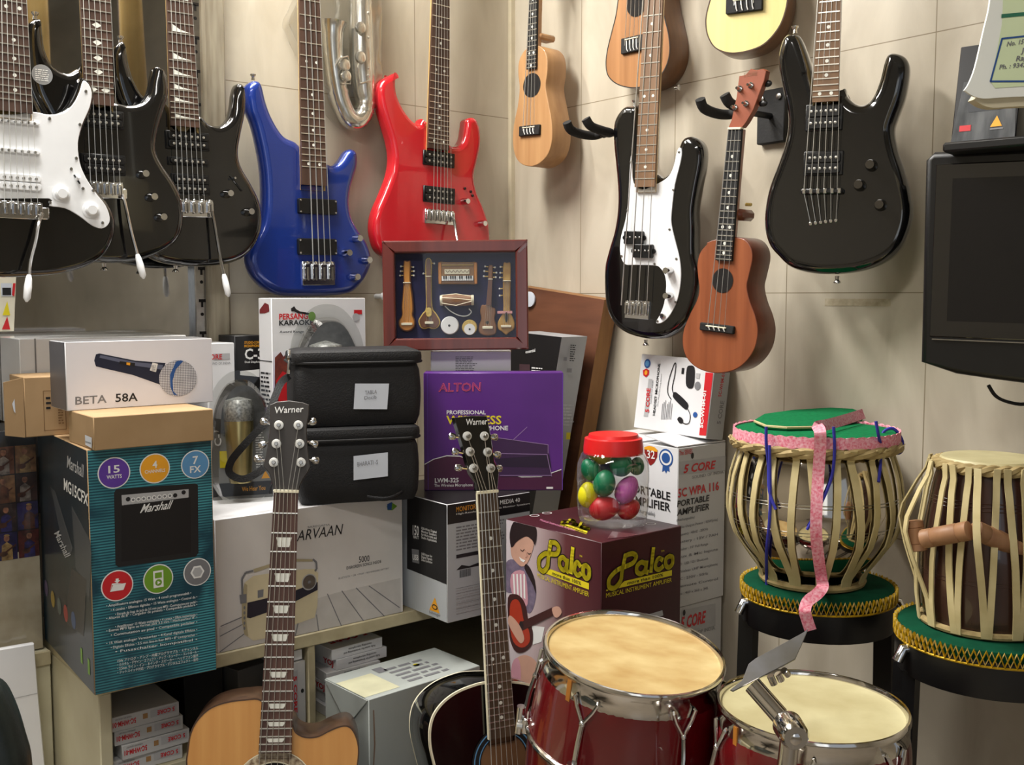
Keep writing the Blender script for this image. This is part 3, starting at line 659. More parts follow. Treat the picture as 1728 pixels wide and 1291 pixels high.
g = Gt('electric_guitar', Fr(at_t(1420, 300, 1.775), -66), 'black electric guitar with a pale fretboard hanging on the right wall', 'guitar')
g.body(C4((190, 275), (203, 195), (226, 155), (258, 148), (290, 160), (318, 225), (345, 310), (352, 350), (405, 470), (488, 395), (505, 430), (545, 466), (585, 470), (620, 440), (652, 365), (672, 285), (690, 243), (720, 234), (766, 250), (788, 290), (785, 360), (765, 450), (735, 530), (720, 590), (736, 680), (770, 780), (795, 880), (804, 960), (790, 1040), (748, 1130), (678, 1190), (580, 1228), (470, 1243), (350, 1240), (250, 1213), (190, 1160), (150, 1110), (130, 1040), (131, 950), (150, 850), (190, 740), (220, 650), (234, 560), (229, 480), (206, 380)), 0.045, BLK, 0.016)
g.neck(*C4((350, 470), (470, 452), (385, 0), (478, 0), (395, 865)), 0.61, 24, 6, ROSEL, MAPLE, spread=0.054, yf=-0.014)
for a, b in (((325, 478), (488, 590)), ((316, 690), (490, 795))): g.pickup(*C4(a, b))
x0, z0, x1, z1 = g.rc(*C4((305, 860), (495, 880))); f = g.mb().box(x0, -0.012, z0, x1, 0, z1, BLKP, 0.002, g.G)
for k in range(6): f.box(x0 + (x1 - x0) * (k + 0.25) / 6, -0.0135, z0, x0 + (x1 - x0) * (k + 0.75) / 6, -0.01, z1, CHR, 0.0008, g.G)
g.add(f, 'bridge')
for k in range(6):
    a = g.G.L(*C4((318 + 31 * k, 866))[0]); b = g.G.L(*C4((345 + 23 * k, 1016 - 3 * k))[0])
    f = g.mb().tube([(a[0], -0.0125, a[1]), (b[0], -0.001, b[1])], 0.0006, STR, 5, g.G); f.cyl(b[0], b[1], 0.003, -0.003, 0.001, CHR, 10, fr=g.G); g.add(f, 'string_anchor')
for p in C4((620, 752), (568, 842), (662, 932)): g.knob(p, 0.010, 0.017, mat('smoked_chrome', (96, 92, 86), 0.2, metal=0.9) if 'smoked_chrome' not in MATS else MATS['smoked_chrome'])
g.pin(C4((262, 140))[0]); g.pin(C4((455, 1252))[0], -1)

# ------------------------------------------------------------------ ukuleles
def uke(name, fr, label, px, th, front, sidem, neck, bridge, hole, S, nfr, fbm, nk, bind=None, headpx=None, nut=None, heel=None):
    g = Gt(name, fr, label, 'ukulele')
    o = g.out(px, 6); f = g.mb(); f.prism(o, 0, th, sidem, 0.0015, 2, front)
    if bind: band(f, o, 0.0, 0.0022, -0.0004, bind)
    g.add(f, 'body')
    b0, b1 = bridge; bm = ((b0[0] + b1[0]) / 2, (b0[1] + b1[1]) / 2)
    if hole:
        c = fr.L(*hole[0]); rr = hole[1]
        if rr: g.add(g.mb().poly(ell(c[0], c[1], rr, rr, 30), -0.0008, HOLE), 'sound_hole')
    g.neck(*neck, bm, S, nfr, 4, fbm, nk, 'dot', yf=-0.006, nut=nut, spread=0.036, head=headpx is None, yb=-0.008)
    x0, z0, x1, z1 = g.rc(b0, b1)
    f = g.mb().box(x0, -0.007, z0, x1, 0.001, z1, BLKM, 0.0015, g.G); q = (x1 - x0) * 0.2
    f.box(x0 + q, -0.0095, z1 - 0.006, x1 - q, -0.006, z1 - 0.0035, BIND, 0.0008, g.G)
    for k in range(4): x = x0 + (x1 - x0) * (0.28 + 0.147 * k); f.tube([(x, -0.0082, z1 - 0.007), (x + 0.0015, -0.009, z0 + 0.008), (x + 0.003, -0.0075, z0 + 0.003)], 0.0011, WINK, 6, g.G)
    g.add(f, 'bridge')
    return g
CP = crop(1000, 330, 4.165)
g = uke('ukulele', Fr(at_t(912, 170, 2.40), -86), 'small light brown ukulele hanging nearest the wall corner',
    C3((128, 222), (175, 206), (208, 224), (224, 265), (224, 330), (217, 395), (232, 480), (245, 560), (245, 640), (226, 702), (190, 740), (150, 755), (108, 745), (80, 710), (68, 650), (72, 570), (90, 480), (98, 400), (92, 330), (98, 270)), 0.060, ACAC, ACAC,
    C3((130, 312), (172, 312), (144, 0), (177, 0)), C3((105, 575), (196, 612)), None, 0.33, 15, BLKM, ACAC)
x, z = g.fr.L(*C3((155, 387))[0]); a = g.fr.L(*C3((155, 332))[0])
g.add(g.mb().poly(ell(x, z, (a[1] - z) * 1.05, a[1] - z, 30), -0.0006, HOLE), 'sound_hole')
c0 = g.G; g.add(g.mb().box(-0.016, 0.004, -0.01, 0.016, 0.055, 0.004, ACAC, 0.004, c0.at(0, 0, 0.075)), 'heel')
g = uke('ukulele', Fr(at_t(1085, 60, 2.215), -86), 'brown ukulele with dark edging behind the black bass neck',
    C3((545, 0), (535, 70), (515, 150), (497, 225), (490, 290), (500, 345), (540, 383), (600, 400), (660, 395), (720, 365), (762, 310), (782, 240), (778, 160), (762, 90), (745, 10), (735, -80), (742, -170), (742, -250), (700, -310), (640, -325), (585, -310), (548, -250), (545, -170), (555, -80)), 0.062, KOA, KOAS,
    C3((612, -60), (660, -60), (620, -400), (662, -400)), C3((568, 178), (668, 228)), (C3((632, 15))[0], 0.027), 0.40, 18, ROSE, KOA, BLKM)
x, z = g.fr.L(*C3((800, 315))[0])
g.add(g.mb().lathe([(0, 0), (0.004, 0), (0.003, 0.006), (0.006, 0.010), (0, 0.011)], CHR, 10, g.fr.sub((x - 0.02, 0.03, z - 0.03), (0, 1, 0), (0, 0, 1), (1, 0, 0))), 'strap_button')
g = uke('ukulele', Fr(at_t(1260, 30, 1.98), -68), 'cream topped ukulele cut off by the top of the photo',
    C3((962, 0), (946, 60), (942, 110), (952, 165), (985, 218), (1050, 243), (1130, 235), (1210, 202), (1275, 130), (1308, 50), (1318, -30), (1300, -120), (1270, -200), (1262, -300), (1250, -380), (1190, -440), (1120, -450), (1050, -420), (1005, -350), (1000, -260), (1000, -160), (985, -70)), 0.058, SPRC, KOAS,
    C3((1080, -260), (1150, -260), (1095, -600), (1150, -600)), C3((1040, 0), (1205, 48)), (C3((1130, -160))[0], 0.027), 0.38, 15, ROSE, KOA, WALN)
# orange ukulele in front
UF = Fr(at_t(1222, 480, 1.90), -84)
g = uke('ukulele', UF, 'orange-brown ukulele held by the black wall hanger',
    [(1195, 408), (1225, 400), (1252, 402), (1266, 415), (1270, 435), (1264, 465)] + CP((1085, 640), (1105, 740), (1145, 850), (1162, 950), (1145, 1060), (1095, 1150), (1020, 1215), (930, 1245), (830, 1245), (730, 1210), (660, 1140), (632, 1050), (638, 950), (680, 840), (730, 740), (748, 660), (738, 560), (735, 480), (755, 400), (800, 345)), 0.060, MAHO, MAHOS,
    CP((862, 462), (975, 455)) + C3((1045, 592), (1106, 582)), CP((768, 890), (1000, 975)), (CP((915, 598))[0], 0.022), 0.36, 18, BLKM, MAHO, None, headpx=1, nut=C3((1075, 586))[0])
f = g.mb(); hp = [UF.L(*p, -0.004) for p in C3((1045, 584), (1060, 545), (1083, 440), (1095, 345), (1122, 340), (1148, 312), (1172, 318), (1205, 312), (1219, 322), (1210, 365), (1160, 500), (1128, 555), (1110, 578))]
f.prism(hp, -0.004, 0.009, mat('head_mahogany', (138, 70, 44), 0.45), 0.001, 1)
f.T('5 CORE', UF, C3((1122, 352))[0], C3((1182, 343))[0], C3((1124, 335))[0], mat('faint_gold', (120, 76, 40), 0.5), y=-0.0046)
h = g.add(f, 'headstock')
f = g.mb(); q = g.W(g.sn) / 2; f.box(-q, -0.0085, g.sn - 0.001, q, 0.002, g.sn + 0.003, BIND, 0.0006, g.G); g.add(f, 'nut')
for p in C3((1097, 402), (1147, 387), (1075, 487), (1125, 470)):
    x, z = UF.L(*p, -0.006); f = g.mb().cyl(x, z, 0.0055, -0.007, 0, CHR, 14).cyl(x, z, 0.0028, -0.016, -0.005, CHR, 10)
    t = g.add(f, 'tuner', None, h)
for p, q in ((C3((1190, 400))[0], C3((1225, 380))[0]), (C3((1165, 485))[0], C3((1205, 470))[0])):
    a, b = UF.L(*p, 0.006), UF.L(*q, 0.006); f = g.mb().tube([(a[0], 0.006, a[1]), (b[0], 0.006, b[1])], 0.002, CHR, 6); f.ball((b[0], 0.006, b[1]), (0.009, 0.004, 0.006), BLKP, 10); g.add(f, 'tuner_button', None, h)
f = g.mb().box(-0.02, 0.006, -0.012, 0.02, 0.056, 0.008, MAHOS, 0.006, g.G.at(0, 0, 0.085)); f.cyl(0.012, 0.012, 0.003, -0.004, 0.008, TRIM, 8, fr=g.G.sub((0.02, 0.02, 0.09), (0, 1, 0), (-1, 0, 0), (0, 0, 1))); g.add(f, 'heel')

# ------------------------------------------------------------------ wall hangers
def hanger(label, pc, prongs, ylen):
    fr = Fr(at_x(pc[0], pc[1], -0.016), -90); root = thing('guitar_wall_hanger', fr, label, 'guitar hanger')
    part(MB(fr).box(-0.032, 0, -0.05, 0.032, 0.016, 0.05, BLKM, 0.002), 'wall_plate', root)
    f = MB(fr)
    for x in (-0.02, 0.02): f.cyl(x, 0.034, 0.006, -0.004, 0.002, STL, 8)
    f.tube([(0, 0, 0.0), (0, -ylen + 0.03, 0.0)], 0.006, BLKP, 8); f.ball((0, -ylen + 0.03, 0), 0.012, BLKP, 10)
    part(f, 'stem', root)
    for sx in (-1, 1):
        f = MB(fr).tube(smooth_open([(0, -ylen + 0.03, 0), (sx * 0.022, -ylen + 0.026, -0.004), (sx * 0.030, -ylen, -0.004), (sx * 0.030, -ylen - 0.035, 0.002), (sx * 0.028, -ylen - 0.048, 0.016)], 4), 0.0095, FOAM, 10)
        part(f, 'prong', root)
hanger('black padded wall hanger holding the orange-brown ukulele', (1300, 196), None, 0.120)
hanger('empty black wall hanger poking out beside the bass guitar horn', (1083, 232), None, 0.142)
# ------------------------------------------------------------------ cartons: helpers
def boxfr(o, yaw, pxr, pxt, pxd=None, d=None, pitch=0, roll=0):
    fr = Fr(o, yaw, pitch, roll); w = fr.L(*pxr)[0]; h = fr.L(*pxt)[1]
    if d is None: d = -fr.left(0).L(*pxd)[0]
    return fr, w, d, h
def put(o, z=None, x=None, y=None):           # move a corner point onto a support
    return V((o.x if x is None else x, o.y if y is None else y, o.z if z is None else z))
def carton(w, d, h, m, fr, b=0.0012):
    f = MB(fr).box(0, 0, 0, w, d, h, m, b); f.clip = (w - 0.001, h - 0.001, d - 0.001); return f
def seam(f, fr, w, d, h, m=LGINK): f.rect(0.0, d * 0.5 - 0.0006, w, d * 0.5 + 0.0006, -0.0005, m, fr.top(h))

# ------------------------------------------------------------------ teal amplifier carton
TEAL = stripes('teal_print', (18, 62, 78), (74, 158, 168), 0.0042, 0.3)
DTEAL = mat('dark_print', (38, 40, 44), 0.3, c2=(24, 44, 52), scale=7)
cm = crop(60, 740, 2.934)
fr, w, d, h = boxfr(put(at_z(160, 1174, ZS), ZS), -3.2, (366, 1140), (152, 759), (76, 1078))
MF, MW, MD, MH = fr, w, d, h
f = carton(w, d, h, CARD, fr, 0.001)
f.rect(0.001, 0.001, w - 0.001, h - 0.001, -0.0003, TEAL, fr); LF = fr.left(0)
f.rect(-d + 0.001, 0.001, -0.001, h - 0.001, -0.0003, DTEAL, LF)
SL = mat('print_slate', (66, 70, 74), 0.4)
def dot(c, rx, ry, m, ring=WINK, y=-0.0006):
    a = fr.L(*cm(c)[0]); rr = rx / 2.934 * 0.00092; f.poly(ell(a[0], a[1], rr * 1.08, rr * 1.08, 32), y, ring); f.poly(ell(a[0], a[1], rr, rr, 32), y - 0.0003, m)
    return a, rr
a, rr = dot((388, 170), 70, 70, PUINK); f.tb('15', fr, a[0] - rr * .38, a[1] + rr * .02, rr * .76, rr * .5, WINK, 0.02, -0.0013); f.tb('WATTS', fr, a[0] - rr * .5, a[1] - rr * .38, rr, rr * .26, WINK, 0.02, -0.0013)
a, rr = dot((590, 148), 68, 66, OINK); f.tb('4', fr, a[0] - rr * .17, a[1] + rr * .05, rr * .34, rr * .5, WINK, 0.02, -0.0013); f.tb('CHANNELS', fr, a[0] - rr * .72, a[1] - rr * .3, rr * 1.44, rr * .24, WINK, 0.01, -0.0013)
a, rr = dot((790, 128), 66, 63, LBINK); f.tb('7', fr, a[0] - rr * .2, a[1] + rr * .05, rr * .42, rr * .58, WINK, 0.02, -0.0013); f.tb('FX', fr, a[0] - rr * .42, a[1] - rr * .6, rr * .84, rr * .5, WINK, 0.02, -0.0013)
a, rr = dot((404, 728), 70, 70, RINK)
f.poly([(a[0] - rr * .5, a[1] - rr * .35), (a[0] + rr * .4, a[1] - rr * .35), (a[0] + rr * .58, a[1] + rr * .1), (a[0] - rr * .28, a[1] + rr * .1)], -0.0013, WINK); f.poly([(a[0] - rr * .5, a[1] - rr * .3), (a[0] - rr * .35, a[1] + rr * .2), (a[0] - rr * .1, a[1] + rr * .2), (a[0] + rr * .3, a[1] + .12 * rr), (a[0] - rr * .34, a[1] + .1 * rr)], -0.0013, WINK); f.poly([(a[0] - rr * .1, a[1] + rr * .5), (a[0] + rr * .1, a[1] + rr * .5), (a[0] + rr * .1, a[1] + rr * .35), (a[0] + rr * .2, a[1] + rr * .35), (a[0], a[1] + rr * .17), (a[0] - rr * .2, a[1] + rr * .35), (a[0] - rr * .1, a[1] + rr * .35)], -0.0013, WINK)
a, rr = dot((607, 695), 68, 65, GRINK)
f.rect(a[0] - rr * .36, a[1] - rr * .62, a[0] + rr * .36, a[1] + rr * .62, -0.0013, WINK); f.rect(a[0] - rr * .25, a[1] + .08 * rr, a[0] + rr * .25, a[1] + rr * .48, -0.0016, GRINK); f.poly(ell(a[0], a[1] - rr * .25, rr * .24, rr * .24), -0.0016, GRINK); f.poly([(a[0] - rr * .08, a[1] - rr * .12), (a[0] - rr * .08, a[1] - rr * .38), (a[0] + rr * .14, a[1] - rr * .25)], -0.0019, WINK)
a, rr = dot((800, 660), 65, 62, GINK); f.poly(ell(a[0], a[1], rr * .55, rr * .55, 6), -0.0013, WINK); f.poly(ell(a[0], a[1], rr * .4, rr * .4, 6), -0.0016, LGINK)
AMPB = mat('print_amp_black', (30, 29, 31), 0.35); AMPD = mat('print_grille', (16, 13, 15), 0.45)
f.P(cm((388, 268), (400, 250), (790, 222), (803, 230), (806, 565), (792, 585), (410, 636), (395, 625)), fr, AMPB, -0.0006)
f.P(cm((425, 330), (765, 290), (770, 562), (425, 610)), fr, AMPD, -0.0009)
f.P(cm((425, 280), (757, 250), (757, 292), (427, 333)), fr, LGINK, -0.0009)
for k in range(8): a = fr.L(*cm((482 + 26 * k, 303 - 2.9 * k))[0]); f.poly(ell(a[0], a[1], 0.0034, 0.0034, 12), -0.0012, WINK); f.poly(ell(a[0], a[1], 0.0021, 0.0021, 10), -0.0014, GINK)
for p in ((457, 300), (690, 281), (732, 266)): a = fr.L(*cm(p)[0]); f.poly(ell(a[0], a[1], 0.0034, 0.0034, 12), -0.0012, INK)
f.T('Marshall', fr, *cm((516, 368), (662, 347), (536, 324)), WINK, 0.012, -0.0012)
TXL = ['• Amplificatore analogico 15 Watt • 4 canali programmabili •', '• 4 canales • Effectos digitales • 15 Watts analogico • Control de •', '• Entrada de linea de jack de 3.5 mm para MP3 • Conmutacion por pedal •', '• Altavoz de 8" • Cargador de presets • Compatible pedalera •', '  ',
       '• Amplificateur 15 Watts analogique • 4 canaux • Effets numeriques •', '• Entree MP3 ligne au format jack 3.5 mm • Haut-parleur 8" •', '• Commutation au pied • Compatible pedalier •', '  ',
       '• 15 Watt analoger Verstaerker • 4 Kanal digitale Effekte •', '• Digitale Effekte • 3.5 mm line-in fuer MP3 • 8" Lautsprecher •', '• Fussschalter kompatibel •']
y0, y1 = 835, 1062
for k, t in enumerate(TXL):
    if t.strip(): q = y0 + (y1 - y0) * k / 11.0; e = 800 if k % 4 else 770; s_ = 350 + 22 * (k % 3); f.T(t, fr, *cm((s_, q), (e, q - (e - s_) * 0.155), (s_, q - 13)), WINK, 0.004)
JP = ['15W アナログ・アンプ・内蔵プログラマブル・４チャンネル', '・カスタム・デザイン・エフェクト・チップ・チューナー・コントロール・', '・3.5mm ライン・イン・８インチ・スピーカー・ヘッドフォン端子', '・フットスイッチ対応・プログラマブル・デジタルエフェクト・搭載']
for k, t in enumerate(JP): q = 1108 + 19 * k; f.T(t, fr, *cm((405, q), (805, q - 66), (405, q - 15)), WINK, 0.004)
f.T('Marshall', LF, *cm((158, 143), (238, 192), (160, 84)), LGINK, 0.01)
f.T('MG15CFX', LF, *cm((142, 252), (262, 335), (142, 195)), WINK, 0.02)
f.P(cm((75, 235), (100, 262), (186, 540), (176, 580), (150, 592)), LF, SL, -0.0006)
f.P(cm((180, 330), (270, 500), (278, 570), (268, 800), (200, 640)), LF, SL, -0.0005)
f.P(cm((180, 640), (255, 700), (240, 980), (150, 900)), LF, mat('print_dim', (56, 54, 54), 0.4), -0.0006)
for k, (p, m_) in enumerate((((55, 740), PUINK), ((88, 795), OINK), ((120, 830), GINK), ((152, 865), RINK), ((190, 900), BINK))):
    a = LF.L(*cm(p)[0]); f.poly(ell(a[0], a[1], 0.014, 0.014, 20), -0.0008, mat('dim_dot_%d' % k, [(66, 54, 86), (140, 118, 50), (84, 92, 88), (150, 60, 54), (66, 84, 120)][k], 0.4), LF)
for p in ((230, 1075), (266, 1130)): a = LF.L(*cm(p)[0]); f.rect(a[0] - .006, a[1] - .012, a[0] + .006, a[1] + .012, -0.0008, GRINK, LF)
f.T('Marshall', LF, *cm((95, 470), (150, 590), (120, 455)), LGINK, 0.01, -0.0009)
seam(f, fr, w, d, h, CARDD)
solo(f, 'amplifier_carton', 'tall teal striped guitar amplifier carton on the left end of the shelf', 'carton')
ZM = ZS + h
# brown flat carton on it, and the microphone carton on top
ca = crop(0, 480, 3.075)
fr, w, d, h = boxfr(put(at_z(159, 761, ZM), ZM), -1.0, (361, 747), (159, 704), (117, 745))
f = carton(w, d, h, CARD, fr); f.rect(0.02, d * .5 - .0006, w, d * .5 + .0006, -.0004, CARDD, fr.top(h))
r_ = solo(f, 'brown_carton', 'plain brown carton lying under the microphone carton', 'carton')
q = MB(fr); a = [fr.left(0).L(*p) for p in ca((445, 780), (480, 795), (480, 850), (447, 832))]; q.poly(a, -0.0012, PAPER, fr.left(0)); q.lines(fr.left(0), a[0][0] + .002, a[2][1] + .006, a[1][0] - .002, a[0][1] - .008, 2, INK, -0.0016); part(q, 'sticker', r_, 'small white sticker')
ZC = ZM + h
fr, w, d, h = boxfr(put(at_z(113, 694, ZC), ZC), -1.0, (360, 680), (110, 577), d=0.085)
f = carton(w, d, h, WBOX, fr); LF = fr.left(0)
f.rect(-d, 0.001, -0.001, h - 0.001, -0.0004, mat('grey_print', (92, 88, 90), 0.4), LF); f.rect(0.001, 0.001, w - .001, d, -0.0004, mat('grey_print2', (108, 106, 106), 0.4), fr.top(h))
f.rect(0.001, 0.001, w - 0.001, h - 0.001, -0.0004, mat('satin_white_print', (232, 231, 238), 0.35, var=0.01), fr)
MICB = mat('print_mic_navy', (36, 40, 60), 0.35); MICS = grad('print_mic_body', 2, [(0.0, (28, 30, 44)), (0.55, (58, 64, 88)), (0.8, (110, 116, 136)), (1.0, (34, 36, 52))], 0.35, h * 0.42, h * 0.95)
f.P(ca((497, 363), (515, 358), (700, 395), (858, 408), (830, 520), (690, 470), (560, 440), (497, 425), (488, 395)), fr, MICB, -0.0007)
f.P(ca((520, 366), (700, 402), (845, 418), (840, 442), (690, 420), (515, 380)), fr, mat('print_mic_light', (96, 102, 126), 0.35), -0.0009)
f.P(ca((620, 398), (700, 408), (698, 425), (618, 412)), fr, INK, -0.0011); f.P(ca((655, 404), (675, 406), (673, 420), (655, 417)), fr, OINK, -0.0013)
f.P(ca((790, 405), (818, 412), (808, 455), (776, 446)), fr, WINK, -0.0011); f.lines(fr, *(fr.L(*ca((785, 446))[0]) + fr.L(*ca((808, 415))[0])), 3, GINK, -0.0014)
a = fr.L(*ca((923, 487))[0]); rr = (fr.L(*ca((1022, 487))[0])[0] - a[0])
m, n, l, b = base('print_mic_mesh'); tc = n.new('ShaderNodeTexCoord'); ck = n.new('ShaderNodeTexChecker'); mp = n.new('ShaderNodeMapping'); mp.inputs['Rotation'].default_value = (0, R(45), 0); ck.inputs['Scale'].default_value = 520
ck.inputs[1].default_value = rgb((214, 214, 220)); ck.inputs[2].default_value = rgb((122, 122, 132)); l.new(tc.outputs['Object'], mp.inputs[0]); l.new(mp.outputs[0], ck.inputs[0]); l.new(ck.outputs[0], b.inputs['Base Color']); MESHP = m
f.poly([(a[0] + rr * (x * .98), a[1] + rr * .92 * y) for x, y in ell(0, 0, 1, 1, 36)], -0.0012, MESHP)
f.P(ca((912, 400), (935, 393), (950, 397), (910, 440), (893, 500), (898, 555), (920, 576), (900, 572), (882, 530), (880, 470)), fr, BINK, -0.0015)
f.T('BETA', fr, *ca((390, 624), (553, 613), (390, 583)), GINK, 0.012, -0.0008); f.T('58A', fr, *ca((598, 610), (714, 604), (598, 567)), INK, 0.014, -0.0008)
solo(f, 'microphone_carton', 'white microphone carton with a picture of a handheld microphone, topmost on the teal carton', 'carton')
ZB = ZC
# brown carton with open hanging flap
fr, w, d, h = boxfr(put(at_y(44, 752, -0.27), ZM), -2, (116, 742), (46, 637), d=0.10)
f = carton(w + 0.05, d, h, CARD, fr); a = fr.L(*ca((222, 552))[0]); c = fr.L(*ca((345, 752))[0])
CI = mat('card_print', (120, 88, 54), 0.7)
for q in ((a[0], a[1], c[0], a[1] - .001), (a[0], c[1], c[0], c[1] + .001), (a[0], c[1], a[0] + .001, a[1]), (c[0] - .001, c[1], c[0], a[1])): f.rect(min(q[0], q[2]), min(q[1], q[3]), max(q[0], q[2]), max(q[1], q[3]), -.0006, CI)
f.lines(fr, a[0] + .004, a[1] - .03, a[0] + .012, a[1] - .006, 3, INK); f.lines(fr, a[0] + .022, c[1] + .01, c[0] - .003, c[1] + .04, 7, CI)
r_ = solo(f, 'brown_carton', 'brown carton with an open hang flap on the left', 'carton')
fl = fr.rot('Z', 10); hw = fl.L(*ca((22, 600))[0])[0]
q = MB(fr); Z = h; rr = [(hw, 0.006), (-.001, 0.0), (-.001, Z), (hw, Z - 0.006)]
q.prism(rr, 0, 0.0022, CARD, fr=fl); q.poly([(hw * .62, Z * .58), (hw * .50, Z * .66), (hw * .48, Z * .42), (hw * .56, Z * .46)], -0.0006, PAPER, fl); part(q, 'hang_flap', r_)

# long white carton in plastic behind, resting on the poster carton and the teal carton
fr, w, d, h = boxfr(put(at_y(36, 680, -0.15), ZM + 0.0005), -1, (316, 640), (36, 572), d=0.135)
f = carton(w, d, h, WBOX, fr); seam(f, fr, w, d, h)
f.rect(0.024, 0, 0.0265, h, -.0005, GINK, fr)
r_ = solo(f, 'white_carton', 'long white carton wrapped in clear plastic under the mirror', 'carton')
q = MB(fr)
for x0, x1, z0, z1 in ((-0.034, w + 0.002, -0.05, h + 0.003),):
    vs = []; NX, NZ = 14, 8
    for i in range(NX + 1):
        for k in range(NZ + 1): vs.append((x0 + (x1 - x0) * i / NX, -0.003 - 0.004 * random.random(), z0 + (z1 - z0) * k / NZ))
    q.add(vs, [(i * (NZ + 1) + k, (i + 1) * (NZ + 1) + k, (i + 1) * (NZ + 1) + k + 1, i * (NZ + 1) + k + 1) for i in range(NX) for k in range(NZ)], FILM)
    vs = []
    for i in range(9):
        for k in range(NZ + 1): vs.append((x0 - 0.004 * random.random(), -0.003 + (d + 0.003) * i / 8, z0 + (z1 - z0) * k / NZ))
    q.add(vs, [(i * (NZ + 1) + k, (i + 1) * (NZ + 1) + k, (i + 1) * (NZ + 1) + k + 1, i * (NZ + 1) + k + 1) for i in range(8) for k in range(NZ)], FILM)
    q.add([(x0, -0.003, z1), (x1, -0.003, z1 - .004), (x1, d, z1 + .004), (x0, d, z1)], [(0, 1, 2, 3)], FILM)
part(q, 'plastic_wrap', r_, 'clear plastic wrap')

# left counter with the poster carton
YL = -0.17
f = MB(); f.box(-2.1, YL, 0, XL - 0.004, -0.002, 0.74, CREAMP, 0.002); f.box(-2.1, YL - 0.004, 0.716, XL - 0.004, YL + .004, 0.74, CREAMW, 0.001)
solo(f, 'side_counter', 'cream counter set back to the left of the shelf unit', 'counter')
fr, w, d, h = boxfr(put(at_y(-40, 1075, YL + 0.012), 0.742), 0, (70, 1000), (40, 742), d=0.13)
h = ZM - 0.7425; f = carton(w, d, h, DBOX, fr)
cb = crop(0, 540, 2.69); random.seed(11)
LC = mat('scuffed_card', (184, 174, 152), 0.55, scale=25, c2=(160, 148, 124))
z1 = fr.L(20, 945)[1]; f.rect(0.001, 0.001, w - .001, z1 + .012, -.0004, LC)
PH = [mat('photo_%d' % k, c, 0.35, c2=c2, scale=55) for k, (c, c2) in enumerate((((70, 48, 44), (24, 18, 20)), ((120, 74, 52), (36, 22, 20)), ((52, 44, 96), (18, 16, 30)), ((150, 110, 74), (40, 26, 22)), ((96, 40, 36), (30, 16, 16))))]
PS = [mat('photo_skin', (162, 112, 86), 0.4, c2=(96, 62, 50), scale=120), mat('photo_shirt', (150, 140, 132), 0.4, c2=(60, 48, 46), scale=90), mat('photo_blond', (176, 146, 92), 0.4, c2=(80, 56, 36), scale=90), mat('photo_blue', (52, 46, 110), 0.4, c2=(24, 20, 44), scale=90), mat('photo_brown', (96, 54, 36), 0.4, c2=(40, 22, 18), scale=90)]
zt = fr.L(20, 752)[1]; nx, nz = 3, 4; cw = w / nx; chh = (zt - z1) / nz
for i in range(nx):
    for k in range(nz):
        x, z = i * cw, z1 + k * chh
        f.rect(x + .001, z + .001, x + cw - .001, z + chh - .001, -.0006, PH[(i * 2 + k * 3) % 5])
        cx = x + cw * random.uniform(.4, .6); s_ = chh * 0.115    # a small figure with an instrument in each picture
        f.poly(ell(cx, z + chh * .78, s_ * .8, s_, 12), -.0009, PS[0]); f.poly([(cx - s_ * 1.6, z + chh * .02), (cx + s_ * 1.6, z + chh * .02), (cx + s_ * 1.5, z + chh * .52), (cx, z + chh * .66), (cx - s_ * 1.4, z + chh * .55)], -.0008, PS[1 + (i + k) % 4])
        f.poly(ell(cx - s_, z + chh * .25, s_ * 1.2, s_ * .8, 12), -.0010, PS[4]); f.poly([(cx - s_, z + chh * .22), (cx + s_ * 2.6, z + chh * .5), (cx + s_ * 2.6, z + chh * .56), (cx - s_, z + chh * .3)], -.0011, PS[4])
        f.poly(ell(cx, z + chh * .86, s_ * .9, s_ * .6, 12, 0, 180), -.0011, PS[2] if (i + k) % 2 else PH[0])
r_ = solo(f, 'poster_carton', 'carton printed with small photos of musicians at the left edge', 'carton')
q = MB(fr); vs = []; NX, NZ = 10, 16
for i in range(NX + 1):
    for k in range(NZ + 1): vs.append((w * 1.03 * i / NX, -0.004 - 0.006 * random.random(), h * k / NZ))
q.add(vs, [(i * (NZ + 1) + k, (i + 1) * (NZ + 1) + k, (i + 1) * (NZ + 1) + k + 1, i * (NZ + 1) + k + 1) for i in range(NX) for k in range(NZ)], FILM); part(q, 'plastic_wrap', r_, 'torn clear plastic')

# white envelope standing in front of the counter, office chair at the lower left
fr = Fr(at_y(-40, 1240, YL - 0.03), 0, -2.5); b = fr.L(62, 1085); zb = (0.30 - fr.M.translation.z)
f = MB(fr).prism([(-0.12, zb), (fr.L(76, 1291)[0] + .01, zb), (fr.L(66, 1180)[0], fr.L(66, 1180)[1]), (b[0] - .004, b[1]), (-0.12, fr.L(0, 1092)[1])], 0, 0.014, WBOX, 0.002, 1)
f.rect(-0.12, fr.L(20, 1180)[1], fr.L(66, 1180)[0] - .002, fr.L(20, 1180)[1] + .0012, -.0005, LGINK, fr)
env = solo(f, 'white_carton', 'tall flat white carton propped against the counter behind the office chair', 'carton')
solo(MB().box(-2.1, -0.36, 0, XL - 0.01, YL - 0.005, 0.30, CREAMP, 0.002), 'low_step', 'low cream step in front of the side counter', 'step')
CH = Fr(at_t(-52, 1262, 1.16), -30, -4); root = thing('office_chair', Fr(V((CH.M.translation.x, CH.M.translation.y, 0)), -30), 'dark green-black chair back at the lower left corner', 'chair')
FRC = Fr(M=root.matrix_world); VIN = mat('green_black_vinyl', (26, 34, 32), 0.35, var=0.15, scale=300, bump=0.15)
o = smooth_closed([CH.L(*p) for p in ((-170, 1460), (-165, 1300), (-140, 1200), (-95, 1152), (-40, 1142), (0, 1150), (22, 1185), (40, 1240), (52, 1300), (50, 1460))], 4)
part(MB(FRC).prism(o, -0.03, 0.03, VIN, 0.026, 5, fr=CH), 'backrest', root)
